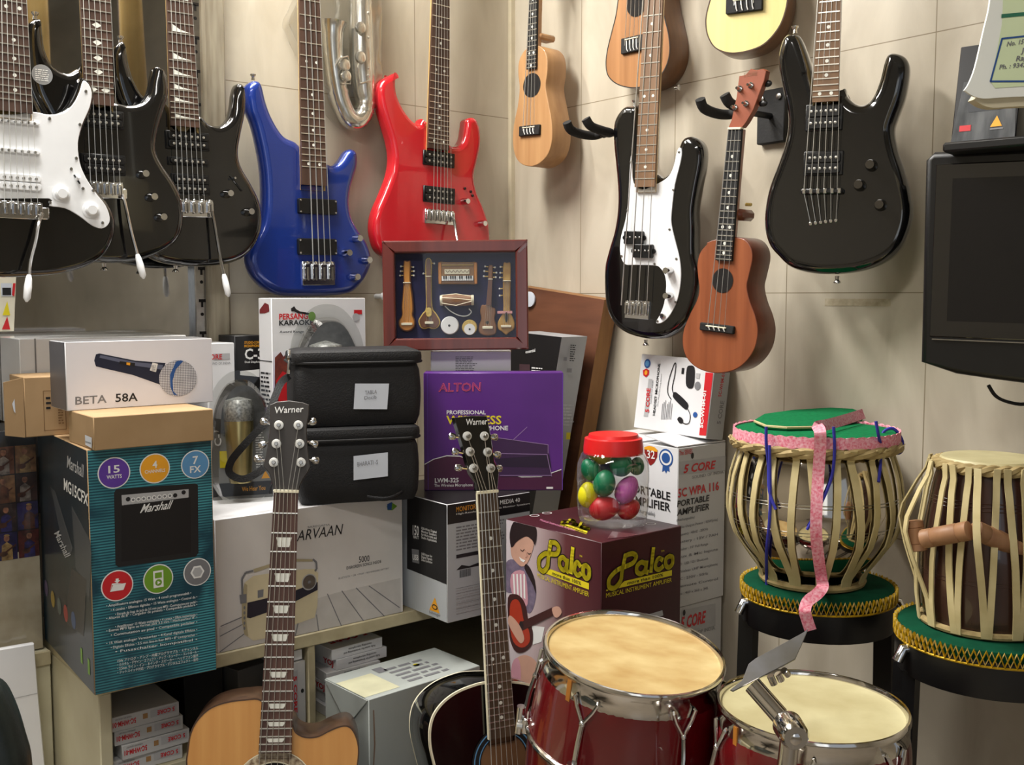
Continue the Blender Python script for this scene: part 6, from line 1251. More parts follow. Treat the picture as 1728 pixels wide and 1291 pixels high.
for py in (828, 833, 872, 877): 
    z = dz(py); r_ = [p for p in sp_ if p[1] <= z][-1][0]; f.tube([(r_ * math.cos(R(a)), r_ * math.sin(R(a)), z) for a in range(0, 360, 6)], .0009, STL, 5, closed=True)
part(f, 'shell', root, 'mirror-bright metal shell')
zr = dz(747); rr = 133 * k_
f = MB(DF)
for s_ in range(3): f.tube([((rr + .0045 * math.cos(R(a * 7 + 120 * s_))) * math.cos(R(a)), (rr + .0045 * math.cos(R(a * 7 + 120 * s_))) * math.sin(R(a)), zr + .0045 * math.sin(R(a * 7 + 120 * s_))) for a in range(0, 360, 5)], .0056, HIDE2, 6, closed=True)
part(f, 'plaited_rim', root, 'plaited hide rim')
part(MB(DF).lathe([(rr * .99, zr + .004), (rr * .9, zr + .014), (0, zr + .015)], SKIN2, 40), 'drum_skin', root)
def strap(fr, root, a0, a1, rf, zt_, zb_, m, wd=.0058, sk=1.02, nm='strap'):
    vs = []; K = 12
    for i in range(K + 1):
        t = i / K; z = zt_ + (zb_ - zt_) * t; r_ = rf(z) + .003; a = a0 + (a1 - a0) * t
        c, s_ = math.cos(a), math.sin(a)
        for u, q in ((-1, 0), (1, 0), (1, .0022), (-1, .0022)): vs.append(((r_ + q) * c - u * wd * s_, (r_ + q) * s_ + u * wd * c, z))
    fs = [(i * 4 + k, i * 4 + (k + 1) % 4, (i + 1) * 4 + (k + 1) % 4, (i + 1) * 4 + k) for i in range(K) for k in range(4)] + [(3, 2, 1, 0), tuple(K * 4 + k for k in range(4))]
    part(MB(fr).add(vs, fs, m), nm, root)
def rad_of(P_):
    def rf(z):
        for i in range(len(P_) - 1):
            (r0, z0), (r1, z1) = P_[i], P_[i + 1]
            if z0 <= z <= z1: return r0 + (r1 - r0) * ((z - z0) / max(1e-9, z1 - z0))
        return P_[-1][0] if z > P_[-1][1] else P_[0][0]
    return rf
rfD = rad_of([(max(a, .075), b) for a, b in prof[1:]] + [(rr + .006, zr + .004)])
n = 13
for k in range(n):
    a = 2 * math.pi * (k + .2) / n; da = math.pi / n
    strap(DF, root, a - da * .32, a + da * .55, rfD, zr + .006, .004, HIDE); strap(DF, root, a + da * 1.05 - .0, a + da * .85, rfD, zr + .006, .004, HIDE, .0052)
part(MB(DF).tube([(.078 * math.cos(R(a)), .078 * math.sin(R(a)), .007) for a in range(0, 360, 10)], .006, HIDE2, 8, closed=True), 'base_ring', root)
# green cover, the small folded felt and the ribbon on top of it
zc = zr + .017
a = MB(DF); CR = 131 * k_ * 1.02
cov = thing('drum_cover', DF, 'round green drum cover with pink lace edge and blue ties', 'drum cover')
part(MB(DF).lathe([(0, zc), (CR, zc - .004), (CR * 1.01, zc), (CR, zc + .004), (0, zc + .006)], GREEN, 56), 'cover_cloth', cov)
f = MB(DF); n = 46; vs = []
for k in range(n * 4):
    q = 2 * math.pi * k / (n * 4); s_ = .002 * abs(math.sin(q * n / 2)); c, s2 = math.cos(q), math.sin(q)
    vs += [(CR * 1.0 * c, CR * 1.0 * s2, zc + .0062), ((CR * 1.025) * c, (CR * 1.025) * s2, zc + .006 + s_ * 1.2), ((CR * 1.03) * c, (CR * 1.03) * s2, zc - .009 - s_), (CR * 1.015 * c, CR * 1.015 * s2, zc - .008 - s_)]
f.add(vs, [(i * 4 + k, ((i + 1) % (n * 4)) * 4 + k, ((i + 1) % (n * 4)) * 4 + (k + 1) % 4, i * 4 + (k + 1) % 4) for i in range(n * 4) for k in range(4)], PINK); part(f, 'lace_edge', cov, 'pink lace edge')
def dpt(px, py, off=.0):                     # a sightline brought to the drum's front surface
    o = DF.I @ CAM; d_ = DF.I.to_3x3() @ ray(px, py); best = None
    for i in range(400):
        p = o + d_ * (1.15 + i * .0015)
        r_ = math.hypot(p.x, p.y); lim = (rfD(min(max(p.z, .004), zr)) if p.z < zr + .006 else CR * 1.03) + off
        if r_ < lim: return p
    t_ = 1.50; return o + d_ * 1.55
def run(pts, off): return [tuple(dpt(*p, off)) for p in ts(*pts)]
for pts in (((268, 130), (268, 220), (280, 340), (285, 480), (320, 580)), ((285, 230), (290, 480), (285, 650), (270, 800), (270, 950), (270, 1055)), ((635, 130), (640, 260), (625, 400), (570, 540), (490, 690)), ((865, 100), (880, 180), (895, 260), (880, 430))):
    part(MB(DF).tube(smooth_open(run(pts, .009), 4), .0024, BLUEC, 6), 'tie_cord', cov)
lp = [tuple(DF.I @ at_t(*p, 1.62)) for p in ts((895, 235), (905, 160), (960, 140), (1005, 195), (1010, 255), (980, 275), (930, 250), (895, 230))]
part(MB(DF).tube(smooth_open(lp, 4), .0024, BLUEC, 6), 'tie_cord', cov)
p0 = DF.I @ at_t(1281, 730, 1.64)
o = [DF.I @ at_z(*p, zD + zc + .012) for p in ts((205, 95), (260, 62), (420, 40), (620, 28), (740, 35), (800, 60), (790, 80), (600, 118), (520, 128), (380, 130), (270, 122))]
ff = MB(DF); N = len(o); top = [(p.x, p.y, zc + .013) for p in o]; bot = [(p.x, p.y, zc + .0065) for p in o]
tri = tessellate_polygon([[V((p.x, p.y, 0)) for p in o]]); ff.add(top + bot, [t for t in tri] + [tuple(N + i for i in t) for t in tri] + [(i, (i + 1) % N, N + (i + 1) % N, N + i) for i in range(N)], GREEN)
ff.tube([(p.x, p.y, zc + .0105) for p in (o[0], o[10], o[9], o[8], o[7])], .0022, HIDE, 6); solo(ff, 'felt_pad', 'small green felt pad lying on the green drum cover', 'pad')
# pink ribbon: across the cover, down the drum front, curling off the stool
up = [tuple(DF.I @ at_z(*p, zD + zc + .018)) for p in ts((800, 58), (700, 90), (600, 118), (548, 128))]
dn = run(((560, 150), (562, 230), (552, 380), (542, 560), (540, 720), (555, 860), (570, 960)), .012)
cu = [tuple(DF.I @ at_t(*p, q)) for p, q in zip(ts((575, 1000), (545, 1040), (495, 1080), (478, 1130), (490, 1180), (510, 1240)), (1.52, 1.515, 1.51, 1.50, 1.50, 1.50))]
solo(ribbon(up + dn + cu, .0085, PINK, DF), 'lace_ribbon', 'pink and white lace ribbon trailing down the front of the big drum', 'ribbon')

# narrow wooden tabla
tb_ = crop(1500, 740, 3.491)
p_ = at_t(1660, 1045, 1.44); TF = Fr((p_.x, p_.y, zT), -39.2); k_ = 1.44 / 1780; tz = lambda py: at_t(1660, py, 1.44).z - zT
rp = [(96 * k_, .001), (103 * k_, tz(1000)), (105 * k_, tz(940)), (102 * k_, tz(900)), (90 * k_, tz(820)), (82 * k_, tz(790))]
root = thing('treble_tabla', TF, 'narrow dark hand drum with hide straps and wooden dowels on the right stool', 'hand drum')
f = MB(TF).lathe([(0, .001)] + smooth_open(rp, 5), DARKW, 56)
for py in (835, 841, 847, 960, 966): z = tz(py); r_ = rad_of(rp)(z); f.tube([(r_ * math.cos(R(a)), r_ * math.sin(R(a)), z) for a in range(0, 360, 6)], .0009, DARKW, 5, closed=True)
part(f, 'shell', root, 'dark wooden shell'); zr2 = tz(783); rr2 = 84 * k_
f = MB(TF)
for s_ in range(3): f.tube([((rr2 + .004 * math.cos(R(a * 9 + 120 * s_))) * math.cos(R(a)), (rr2 + .004 * math.cos(R(a * 9 + 120 * s_))) * math.sin(R(a)), zr2 + .004 * math.sin(R(a * 9 + 120 * s_))) for a in range(0, 360, 5)], .0050, HIDE2, 6, closed=True)
part(f, 'plaited_rim', root, 'plaited hide rim'); part(MB(TF).lathe([(rr2 * .98, zr2 + .004), (rr2 * .92, zr2 + .010), (0, zr2 + .010)], SKIN2, 40), 'drum_skin', root)
part(MB(TF).tube([(101 * k_ * math.cos(R(a)), 101 * k_ * math.sin(R(a)), .006) for a in range(0, 360, 8)], .005, HIDE2, 8, closed=True), 'base_ring', root)
zm = at_t(1600, 905, 1.35).z - zT; out_ = rad_of([(a + .004, b) for a, b in rp] + [(rr2 + .006, zr2 + .005)])
bulge = lambda z: out_(z) + .036 * max(0, 1 - abs(z - zm) / .10)
n = 14
for k in range(n):
    a = 2 * math.pi * (k + .35) / n; da = math.pi / n
    strap(TF, root, a - da * .35, a + da * .5, bulge if k % 2 else out_, zr2 + .005, .004, HIDE, .0046); strap(TF, root, a + da * .95, a + da * .75, out_, zr2 + .005, .004, HIDE, .0042)
for k, (c, e, yy) in enumerate((((1518, 925), (1562, 905), 1.40), ((1556, 910), (1638, 895), (1.402, 1.354)), ((1643, 893), (1728, 930), (1.353, 1.370)), ((1735, 925), (1785, 905), (1.372, 1.43)))):
    if k == 0: A, B = TF.I @ at_t(1541, 878, 1.432), TF.I @ at_t(1549, 930, 1.425)
    else: A, B = TF.I @ at_t(*c, yy[0]), TF.I @ at_t(*e, yy[1])
    dv = (B - A); f = MB(TF).tube([A, A + dv * .03, A + dv * .22, A + dv * .24, A + dv * .26, A + dv * .74, A + dv * .76, A + dv * .78, A + dv * .97, B], [.009, .0128, .0128, .0118, .0128, .0128, .0118, .0128, .0128, .009], DOWEL, 16); part(f, 'tuning_dowel', root, 'brown wooden dowel')
# ------------------------------------------------------------------ silver saxophone in a plastic bag
csx = crop(480, 0, 5.38)
SX = Fr(at_y(585, 120, -0.034), 0); root = thing('saxophone', SX, 'silver saxophone hanging between the blue bass and the red guitar', 'saxophone')
SIL = mat('silver_plate', (226, 224, 216), 0.2, metal=0.9, var=0.05)
pt = lambda p, y=0.0: (SX.L(*p, y)[0], y, SX.L(*p, y)[1])
body = [pt(p) for p in csx((690, -700), (690, -300), (692, 0), (695, 300), (705, 600), (722, 820), (735, 930), (715, 1040), (655, 1100), (590, 1080), (540, 990), (502, 880), (474, 740), (456, 620), (444, 500), (438, 400), (436, 300), (436, 240), (437, 205))]
rs = [.018, .021, .024, .026, .0265, .0245, .0215, .0205, .0205, .0205, .0205, .0205, .0205, .021, .0215, .0225, .024, .027, .031]
bs = smooth_open(body, 5); rb = [p[0] for p in smooth_open([(a, 0) for a in rs], 5)]
part(MB(SX).tube(bs, rb, SIL, 28, caps=False), 'body_tube', root)
for a, b in (((470, 740), (540, 690)), ((735, 900), (800, 890))):
    pass
f = MB(SX)
for k in (30, 33, 56, 59): f.tube([tuple(V(bs[k]) + V((0, 0, 0)))] + [tuple(V(bs[k + 1]))], rb[k] + .0016, SIL, 28)
part(f, 'band', root)
f = MB(SX)
for x in (750, 772): f.tube([pt(csx((x, -400))[0], -.024), pt(csx((x, 700))[0], -.024)], .0018, SIL, 6)
for y in (120, 340, 620, 690): f.ball(pt(csx((760, y))[0], -.024), .0045, SIL, 8)
part(f, 'key_rods', root)
f = MB(SX)
for c, r_ in (((545, 590), .0125), ((560, 690), .011), ((690, 250), .012), ((690, 520), .012)):
    p = pt(csx(c)[0], -.030); f.cyl(p[0], p[2], r_, p[1] - .004, p[1] + .004, SIL, 20); f.tube([(p[0], p[1], p[2]), (p[0], p[1] + .012, p[2])], .003, SIL, 6); part(f, 'key', root); f = MB(SX)
f.tube([pt(csx((460, 600))[0], -.03), pt(csx((500, 530))[0], -.034), pt(csx((575, 510))[0], -.034), pt(csx((590, 560))[0], -.03)], .0016, SIL, 6); part(f, 'key_guard', root); f = MB(SX); f.tube([pt(csx((520, 760))[0], -.026), pt(csx((600, 760))[0], -.028), pt(csx((600, 700))[0], -.03)], .0016, SIL, 6); part(f, 'key_guard', root); f = MB(SX); f.tube([pt(csx((690, 760))[0], -.026), pt(csx((780, 730))[0], -.026)], .002, SIL, 6)
part(f, 'key_arm', root)
f = MB(SX); NX, NZ = 16, 26; random.seed(5)
def bagp(u, v, y, s_): 
    x = 0.5 - 0.5 * math.cos(math.pi * u); L_, R_ = 350 - 330 * max(0, 1 - abs(v - .55) * 2.4), 850
    if v < .2: L_, R_ = 350 + (560 - 350) * (1 - v / .2) ** 2, 850 - 170 * (1 - v / .2) ** 2
    p = csx((L_ + (R_ - L_) * x, 1165 - 1750 * v))[0]; g_ = math.exp(-((p[0] - 598) / 44) ** 2) if v > .04 else .15; yy = y + s_ * .030 * g_ * min(1, v * 7) + random.uniform(-.003, .003)
    q = SX.L(*p); return (q[0], yy, q[1])
for s_, y in ((-1, -.004), (1, .026)):
    vs = [bagp(i / NX, k / NZ, y, s_ if s_ < 0 else .1) for i in range(NX + 1) for k in range(NZ + 1)]
    f.add(vs, [(i * (NZ + 1) + k, (i + 1) * (NZ + 1) + k, (i + 1) * (NZ + 1) + k + 1, i * (NZ + 1) + k + 1) for i in range(NX) for k in range(NZ)], FILM)
solo(f, 'plastic_bag', 'crinkled clear plastic bag around the silver saxophone', 'bag')
hk_o = SX.w(pt((609, -128))); f = MB(Fr(hk_o)); f.tube([(0, 0, 0), (0, .034, .02)], .004, BLKP, 8); solo(f, 'wall_hook', 'black wall hook above the saxophone', 'hook')

# ------------------------------------------------------------------ television, shelf above it, two cartons, hanging calendar
TVF = Fr(at_t(1562, 257, 1.60), -72, 4, 1.2); root = thing('television', TVF, 'black flat television on the right wall, cut off by the photo edge', 'television')
h = -TVF.L(1549, 622)[1]; w = 0.52
o = [(0.004, -h + .01), (0.0, -.012), (.012, 0), (w - .012, 0), (w, -.012), (w - .004, -h + .01)] + [(w * (.98 - .98 * k / 10) + .004, -h - .018 * math.sin(math.pi * k / 10)) for k in range(1, 10)]
part(MB(TVF).prism(o, 0, .045, BLKP, .009, 4), 'casing', root)
f = MB(TVF); f.prism([(.016, -h + .05), (w - .016, -h + .05), (w - .016, -.018), (.016, -.018)], -.002, .003, BLK, .002, 2); part(f, 'bezel', root)
part(MB(TVF).rect(.040, -h + .075, w - .04, -.040, -.0026, mat('screen_black', (14, 13, 15), 0.25, var=.02)), 'screen', root, 'dark blank screen')
part(MB(TVF).box(.02, -.003, -h + .046, w - .02, 0, -h + .0475, STL, 0), 'trim_strip', root)
part(MB(TVF).box(w * .3, .045, -h * .7, w * .7, .075, -h * .3, BLKM, .004), 'wall_mount', root)
cbp = [TVF.I @ at_t(*p, q) for p, q in (((1668, 650), 1.60), ((1680, 668), 1.60), ((1700, 678), 1.61), ((1730, 682), 1.62), ((1760, 670), 1.63))]
part(MB(TVF).tube(smooth_open([tuple(p) for p in cbp], 4), .0028, BLKM, 6), 'cable', root)
SF = Fr(at_t(1600, 243, 1.565), -78); root = None
solo(MB(SF).box(-.002, -.02, -.014, .5, .165, 0, BLKP, .003), 'wall_shelf', 'thin black wall shelf just above the television', 'shelf')
SLV = mat('silver_black_print', (112, 114, 116), 0.2, c2=(38, 40, 44), scale=14, stretch=(3, 1, .7), det=6)
ctv = crop(1530, 0, 4.303)
def avbox(label, x0, wd, pxs):
    fr = SF.at(x0, .002, .0005).rot('X', -13); h_ = 0.148; f = carton(wd, .05, h_, DBOX, fr); f.clip = None
    f.prism([(.0, .001), (wd - .001, .001), (wd - .006, h_ * .62), (.010, h_ * .62)], -.0012, 0, SLV, 0, fr=fr)
    f.poly(rrect(wd * .22, h_ * .30, wd * .80, h_ * .62, .004), -.0016, mat('silver_dark_print', (74, 76, 80), .25) if 'silver_dark_print' not in MATS else MATS['silver_dark_print'])
    f.poly([(wd * .60, h_ * .13), (wd * .78, h_ * .13), (wd * .69, h_ * .24)], -.0018, OINK); f.rect(wd * .60, h_ * .10, wd * .80, h_ * .115, -.0018, GINK); f.rect(wd * .12, h_ * .11, wd * .30, h_ * .17, -.0018, RINK)
    return solo(f, 'audio_device_carton', label, 'carton')
avbox('black and silver carton with an orange triangle on the shelf above the television', 0.003, 0.088, 0)
avbox('second black and silver carton at the far right above the television', 0.103, 0.088, 0)
# calendar pad hanging in front
KF = Fr(at_t(1680, 100, 1.12), -42, 3); root = thing('hanging_calendar', KF, 'thick white calendar pad with printed address hanging at the upper right', 'calendar')
WP = mat('bright_paper', (246, 248, 240), .6, var=.01); YP = mat('yellow_green_print', (226, 240, 196), .6, var=.02)
kp = lambda *p: [KF.L(*q) for q in ctv(*p)]
L_ = smooth_open(kp((640, -420), (618, -120), (598, 60), (560, 220), (500, 480), (455, 600), (420, 655)), 4) + smooth_open(kp((420, 655), (480, 695), (560, 715), (680, 708), (852, 700), (1000, 704)), 3)
r0 = kp((1000, 704))[0]; L_ += [(r0[0] + .10, r0[1]), (r0[0] + .09, kp((640, -420))[0][1])]
f = MB(KF).prism(L_, 0, .004, WP); f.poly(kp((712, -300), (1400, -300), (1400, 590), (640, 640), (610, 600), (690, 180)), -.0006, YP)
f.P(ctv((686, 104), (1300, 50), (1300, 76), (684, 132)), KF, mat('teal_green_ink', (46, 116, 88), .5), -.001)
bx = ctv((690, 282), (1300, 215), (1300, 590), (606, 592))
for i in range(4): stroke(KF, [bx[i], bx[(i + 1) % 4]], .0009, BINK, -.0011)
for t, a, b, c in (('No. 15-4', (722, 338), (880, 312), (732, 303)), ('Jalahalli', (826, 386), (1010, 362), (832, 350)), ('Rajajinagar', (790, 446), (1040, 414), (798, 408)), ('Ph. : 9342', (668, 504), (862, 486), (676, 470))): f.T(t, KF, *ctv(a, b, c), GINK, .02, -.0011)
part(f, 'front_sheet', root)
Q = [(a, b) for a, b in L_]; 
part(MB(KF).prism([(a + .012, b - .009) for a, b in Q], .0045, .022, mat('paper_block', (206, 196, 168), .7, stretch=(1, 60, 60), scale=8)), 'page_block', root)
top_ = max(b for a, b in Q); part(MB(KF).tube([(.09, .01, top_ - .01), (.09, .01, 2.8 - KF.M.translation.z)], .002, WP, 6), 'hanging_cord', root)

# ------------------------------------------------------------------ two red drums on a stand
def drum(label, o, pitch, roll, R_, band_, depth, skin, a_off, bulge, nl=6):
    fr = Fr(o, -39.2, pitch, roll); root = thing('hand_drum', fr, label, 'drum')
    sp = smooth_open([(R_ * .985, -band_ * .6), (R_ * 1.03, -band_ * 1.6), (R_ * bulge, -depth * .40), (R_ * bulge, -depth * .5), (R_ * bulge * .97, -depth * .75), (R_ * .9, -depth)], 6)
    part(MB(fr).lathe(sp[::-1], SHELLR, 64), 'shell', root, 'glossy dark red shell')
    hp = [(R_ * .955, -.004), (R_ * .96, .0), (R_ * .975, .003), (R_ * 1.0, .003), (R_ * 1.012, .0), (R_ * 1.012, -.004), (R_ * 1.0, -.006), (R_ * 1.0, -band_), (R_ * 1.006, -band_ - .0015), (R_ * .992, -band_ - .002), (R_ * .985, -band_), (R_ * .975, -.008), (R_ * .955, -.007)]
    part(MB(fr).lathe(hp[::-1], SHELLP, 72, closed=True), 'chrome_hoop', root, 'wide chrome hoop')
    f = MB(fr).lathe([(R_ * .975, -.007), (R_ * .955, -.0035), (R_ * .93, -.0045), (0, -.0045)], skin, 64)
    part(f, 'drum_skin', root, 'stained natural skin')
    zq = -depth * .42; rz = R_ * bulge
    part(MB(fr).tube([(rz * 1.01 * math.cos(R(a)), rz * 1.01 * math.sin(R(a)), zq) for a in range(0, 360, 6)], .004, SHELLP, 8, closed=True, flat=1.0), 'shell_ring', root)
    for k in range(nl):
        a = a_off + 360.0 * k / nl; g = fr.rot('Z', a)       # local x points outwards
        J = R_ * 1.035; f = MB(fr)
        for s_ in (-1, 1): f.tube([(R_ * .995, s_ * .016, -band_ * .58), (R_ * 1.018, s_ * .017, -band_ * .62), (R_ * 1.03, s_ * .012, -band_ * .95), (J + .002, 0, -band_ - .018)], .0026, CHR, 8, g)
        f.ball((J + .002, 0, -band_ - .018), .0048, CHR, 10, g); f.tube([(J + .002, 0, -band_ - .018), (J + .008, 0, -band_ - .045), (J + .014, 0, -band_ - .10)], .0034, CHR, 8, g); hk = part(f, 'tension_hook', root)
        f = MB(fr).box(rz * .985, -.013, -band_ - .105, rz * 1.0 + .010, .013, -band_ - .08, CHR, .003, g); f.tube([(rz + .012, 0, -band_ - .108), (rz + .012, 0, -band_ - .068)], .0068, CHR, 10, g); f.tube([(rz + .008, .010, -band_ - .092), (rz + .016, .010, -band_ - .092)], .0045, STL, 8, g); part(f, 'lug', root)
    return fr, root
d1, r1 = drum('larger red drum with a wide chrome hoop and stained yellow skin', at_t(1070, 1099, 1.42), 8.0, 5.5, 0.1245, .036, .30, SKIN, -4, 1.075)
d2, r2 = drum('smaller red drum with a pale skin behind the chrome stand arm', at_t(1370, 1191, 1.30), 1.0, .5, 0.118, .030, .28, SKIN2, 8, 1.03)
for F_, rt, an, hh in ((d2, r2, 205, .030), (d1, r1, 222, .036)):
    g = F_.rot('Z', an); q = (.118 if F_ is d2 else .1245) * 1.003
    part(MB(F_).box(q - .001, -.0035, -hh - .001, q + .0006, .0035, -.007, mat('amber_tape', (176, 112, 40), .4) if 'amber_tape' not in MATS else MATS['amber_tape'], 0, g), 'tape_strip', rt, 'strip of amber tape')
SD = Fr((at_t(1328, 1291, 1.10).x, at_t(1328, 1291, 1.10).y, 0), -39.2); root = thing('drum_stand', SD, 'chrome drum stand with a jointed arm and grey plate', 'drum stand')
iv = SD.I; W3 = lambda px, py, t: tuple(iv @ at_t(px, py, t))
part(MB(SD).tube([(0, 0, .12), tuple(iv @ at_t(1328, 1291, 1.10)), W3(1333, 1245, 1.10)], .0105, SHELLP, 16), 'post', root)
c = V(W3(1335, 1233, 1.10)); f = MB(SD); f.cyl(c.x, c.z, .0165, c.y - .018, c.y + .014, SHELLP, 28, .0155, dome=.002); f.cyl(c.x, c.z - .001, .0065, c.y - .021, c.y - .015, SHELLP, 16); part(f, 'ball_joint', root)
a, b = V(W3(1328, 1222, 1.125)), V(W3(1270, 1156, 1.155)); dv = b - a
f = MB(SD).tube([a + dv * -.05, a + dv * .12, a + dv * .16, a + dv * .2, b], [.0095, .0095, .0085, .0105, .0105], SHELLP, 16); part(f, 'arm', root)
PF_ = Fr(at_t(1295, 1120, 1.17), -46, -46); cpl = crop(1180, 980, 3.153)
f = MB(SD).prism([PF_.L(*p) for p in cpl((165, 582), (230, 530), (262, 445), (300, 415), (540, 285), (578, 262), (548, 335), (510, 420), (462, 446), (180, 590))], -.0015, .0015, mat('grey_plate', (128, 128, 130), .35, metal=.6, c2=(104, 100, 90), scale=25), .0005, 1, fr=PF_); part(f, 'plate', root, 'flat grey metal plate')
for p, q in (((378, 505), (398, 552)), ((418, 495), (436, 530)), ((450, 478), (470, 500))):
    u, v = PF_.w((PF_.L(*cpl(p)[0], .004)[0], .004, PF_.L(*cpl(p)[0], .004)[1])), PF_.w((PF_.L(*cpl(q)[0], .012)[0], .012, PF_.L(*cpl(q)[0], .012)[1])); part(MB(SD).tube([tuple(iv @ u), tuple(iv @ v)], .0042, SHELLP, 10), 'wing_nut', root)
for o in (d1, d2):
    q = iv @ o.w((0, 0, -.18)); e = V((0, 0, q.z)); dd = V((q.x, q.y, 0)).normalized() * .118
    part(MB(SD).tube([tuple(e), (q.x - dd.x, q.y - dd.y, q.z)], .010, SHELLP, 12), 'bracket', root)
for k in range(3): a = R(90 + 120 * k); part(MB(SD).tube([(0, 0, .30), (.28 * math.cos(a), .28 * math.sin(a), .012)], .009, SHELLP, 10).ball((.28 * math.cos(a), .28 * math.sin(a), .013), .013, BLKP, 8), 'leg', root)

# ------------------------------------------------------------------ two steel-string acoustic guitars standing in front
def roundhole(g, px, r0, rings, inner):
    x, z = g.fr.L(*px); f = g.mb()
    f.poly(ell(x, z, r0, r0, 40), -.0012, inner)
    for ra, rb_, m_ in rings:
        o, i_ = ell(x, z, rb_, rb_, 40), ell(x, z, ra, ra, 40); f.add([(p[0], -.0014, p[1]) for p in o] + [(p[0], -.0014, p[1]) for p in i_], [(i, (i + 1) % 40, 40 + (i + 1) % 40, 40 + i) for i in range(40)], m_)
    g.add(f, 'sound_hole')
NIK = mat('bright_nickel', (236, 236, 232), 0.35, metal=0.35, var=0.02)
def headstock(g, px, m, txt, tb3, posts, buttons, bindm=None, nutp=None):
    fr = g.fr; yf = g.yf; o = [fr.L(*p, yf + .003) for p in px]; f = g.mb(); f.prism(o, yf + .003, yf + .018, m, .001, 1)
    f.T(txt, fr, *tb3, WINK, 0.012, yf + .0022); hs = g.add(f, 'headstock')
    for p in posts:
        x, z = fr.L(*p, yf); f = g.mb(); f.cyl(x, z, .0074, yf + .0005, yf + .004, NIK, 18); f.cyl(x, z, .0032, yf - .007, yf + .002, STL, 12); g.add(f, 'tuner_post', None, hs)
    for p, q in buttons:
        a, b = fr.L(*p, yf + .012), fr.L(*q, yf + .012); f = g.mb().tube([(a[0], yf + .012, a[1]), (b[0], yf + .012, b[1])], .0022, CHR, 8); dv = V((b[0] - a[0], 0, b[1] - a[1])).normalized()
        e = V((b[0], yf + .012, b[1])); f.tube([e - dv * .001, e + dv * .003, e + dv * .009, e + dv * .011], [.004, .0056, .0056, .003], CHR, 10, flat=.55); g.add(f, 'tuner_button', None, hs)
    f = g.mb(); q = g.W(g.sn) / 2 + .0008; f.box(-q, yf - .0022, g.sn - .001, q, yf + .006, g.sn + .004, BIND, .0006, g.G); g.add(f, 'nut')
    return hs
cg = crop(300, 860, 2.995); chd = crop(340, 560, 4.45)
g = Gt('acoustic_guitar', Fr(at_t(462, 1266, 1.585), -30, -9), 'natural amber acoustic guitar with a cutaway and grey headstock', 'guitar')
BPX = cg((42, 1291), (46, 1225), (62, 1130), (100, 1058), (165, 1000), (250, 970), (340, 958), (420, 960), (500, 1040), (578, 1085), (600, 1125), (645, 1147), (705, 1144), (765, 1115), (825, 1092), (868, 1095), (898, 1132), (916, 1195), (914, 1270), (895, 1370), (875, 1470), (900, 1600), (960, 1760), (990, 1950), (930, 2180), (760, 2340), (470, 2400), (180, 2350), (0, 2190), (-70, 1960), (-40, 1760), (40, 1600), (80, 1470), (65, 1380))
o = g.out(BPX, 5); f = g.mb(); f.prism(o, 0, .092, WALN, .0015, 2, SPRN); band(f, o, 0.0, .0022, -.0005, WALN); g.add(f, 'body')
GROSE = mat('grey_brown_rosewood', (92, 62, 52), .5, c2=(64, 42, 36), stretch=(9, 9, .5), scale=6)
g.neck(*cg((408, 1232), (574, 1232)), *chd((543, 1212), (726, 1212)), None or cg((440, 1900))[0], 0.6, 20, 6, GROSE, WALN, 'trapezoid', yf=-.011, nut=chd((635, 1205))[0], f12=cg((503, 863))[0], spread=.052, head=False, yb=-.012)
x, z = g.G.L(*cg((485, 1345))[0])[0], 0
roundhole(g, cg((484, 1425))[0], .044, [(.044, .046, BIND), (.046, .061, mat('rosette', (96, 66, 44), .4, c2=(206, 190, 160), scale=160)), (.061, .0625, BIND)], HOLE)
HG = mat('charcoal_head', (62, 58, 55), .5, c2=(54, 50, 48), scale=6, stretch=(9, 9, .5))
headstock(g, chd((515, 548), (565, 525), (660, 516), (760, 530), (808, 548), (806, 620), (790, 700), (790, 780), (800, 900), (818, 1010), (800, 1052), (760, 1110), (738, 1160), (728, 1204), (541, 1204), (534, 1150), (510, 1065), (464, 1010), (475, 960), (495, 870), (510, 760), (514, 640)), HG, 'Warner', chd((548, 614), (766, 604), (552, 566)),
          chd((580, 700), (727, 700), (562, 840), (737, 840), (542, 980), (747, 980)), [tuple(chd(a, b)) for a, b in (((518, 686), (492, 680)), ((508, 828), (478, 840)), ((476, 966), (446, 960)), ((796, 688), (812, 682)), ((790, 826), (824, 836)), ((806, 962), (832, 964)))])
for k in range(6):
    P0 = chd((580, 700), (562, 840), (542, 980), (747, 980), (737, 840), (727, 700))[(2, 1, 0, 5, 4, 3)[k]]; a = g.G.L(*P0, g.yf - .004); q = (k / 5 - .5) * g.W(g.sn) * .8
    g.add(g.mb().tube([(a[0], g.yf - .003, a[1]), (q, g.yf - .003, g.sn + .002)], .0005, STR, 5, g.G), 'string')
f = g.mb().box(-.085, -.008, g.sb - .018, .085, .001, g.sb + .012, WALN, .003, g.G); f.box(-.038, -.011, g.sb - .002, .038, -.007, g.sb + .001, BIND, .0005, g.G); g.add(f, 'bridge')
GA = g
cg2 = crop(660, 820, 2.74); ch2 = crop(620, 380, 2.689)
g = Gt('acoustic_guitar', Fr(at_t(848, 1245, 1.64), -14, -8), 'black acoustic guitar with cream binding and a black headstock', 'guitar')
BPX = cg2((440, 908), (370, 925), (300, 955), (240, 1000), (196, 1060), (178, 1130), (180, 1210), (200, 1300), (222, 1400), (212, 1480), (150, 1600), (90, 1750), (78, 1900), (130, 2060), (280, 2180), (520, 2230), (760, 2180), (900, 2060), (950, 1900), (925, 1750), (868, 1600), (808, 1480), (803, 1400), (826, 1300), (840, 1210), (832, 1120), (798, 1040), (738, 970), (660, 925), (570, 906))
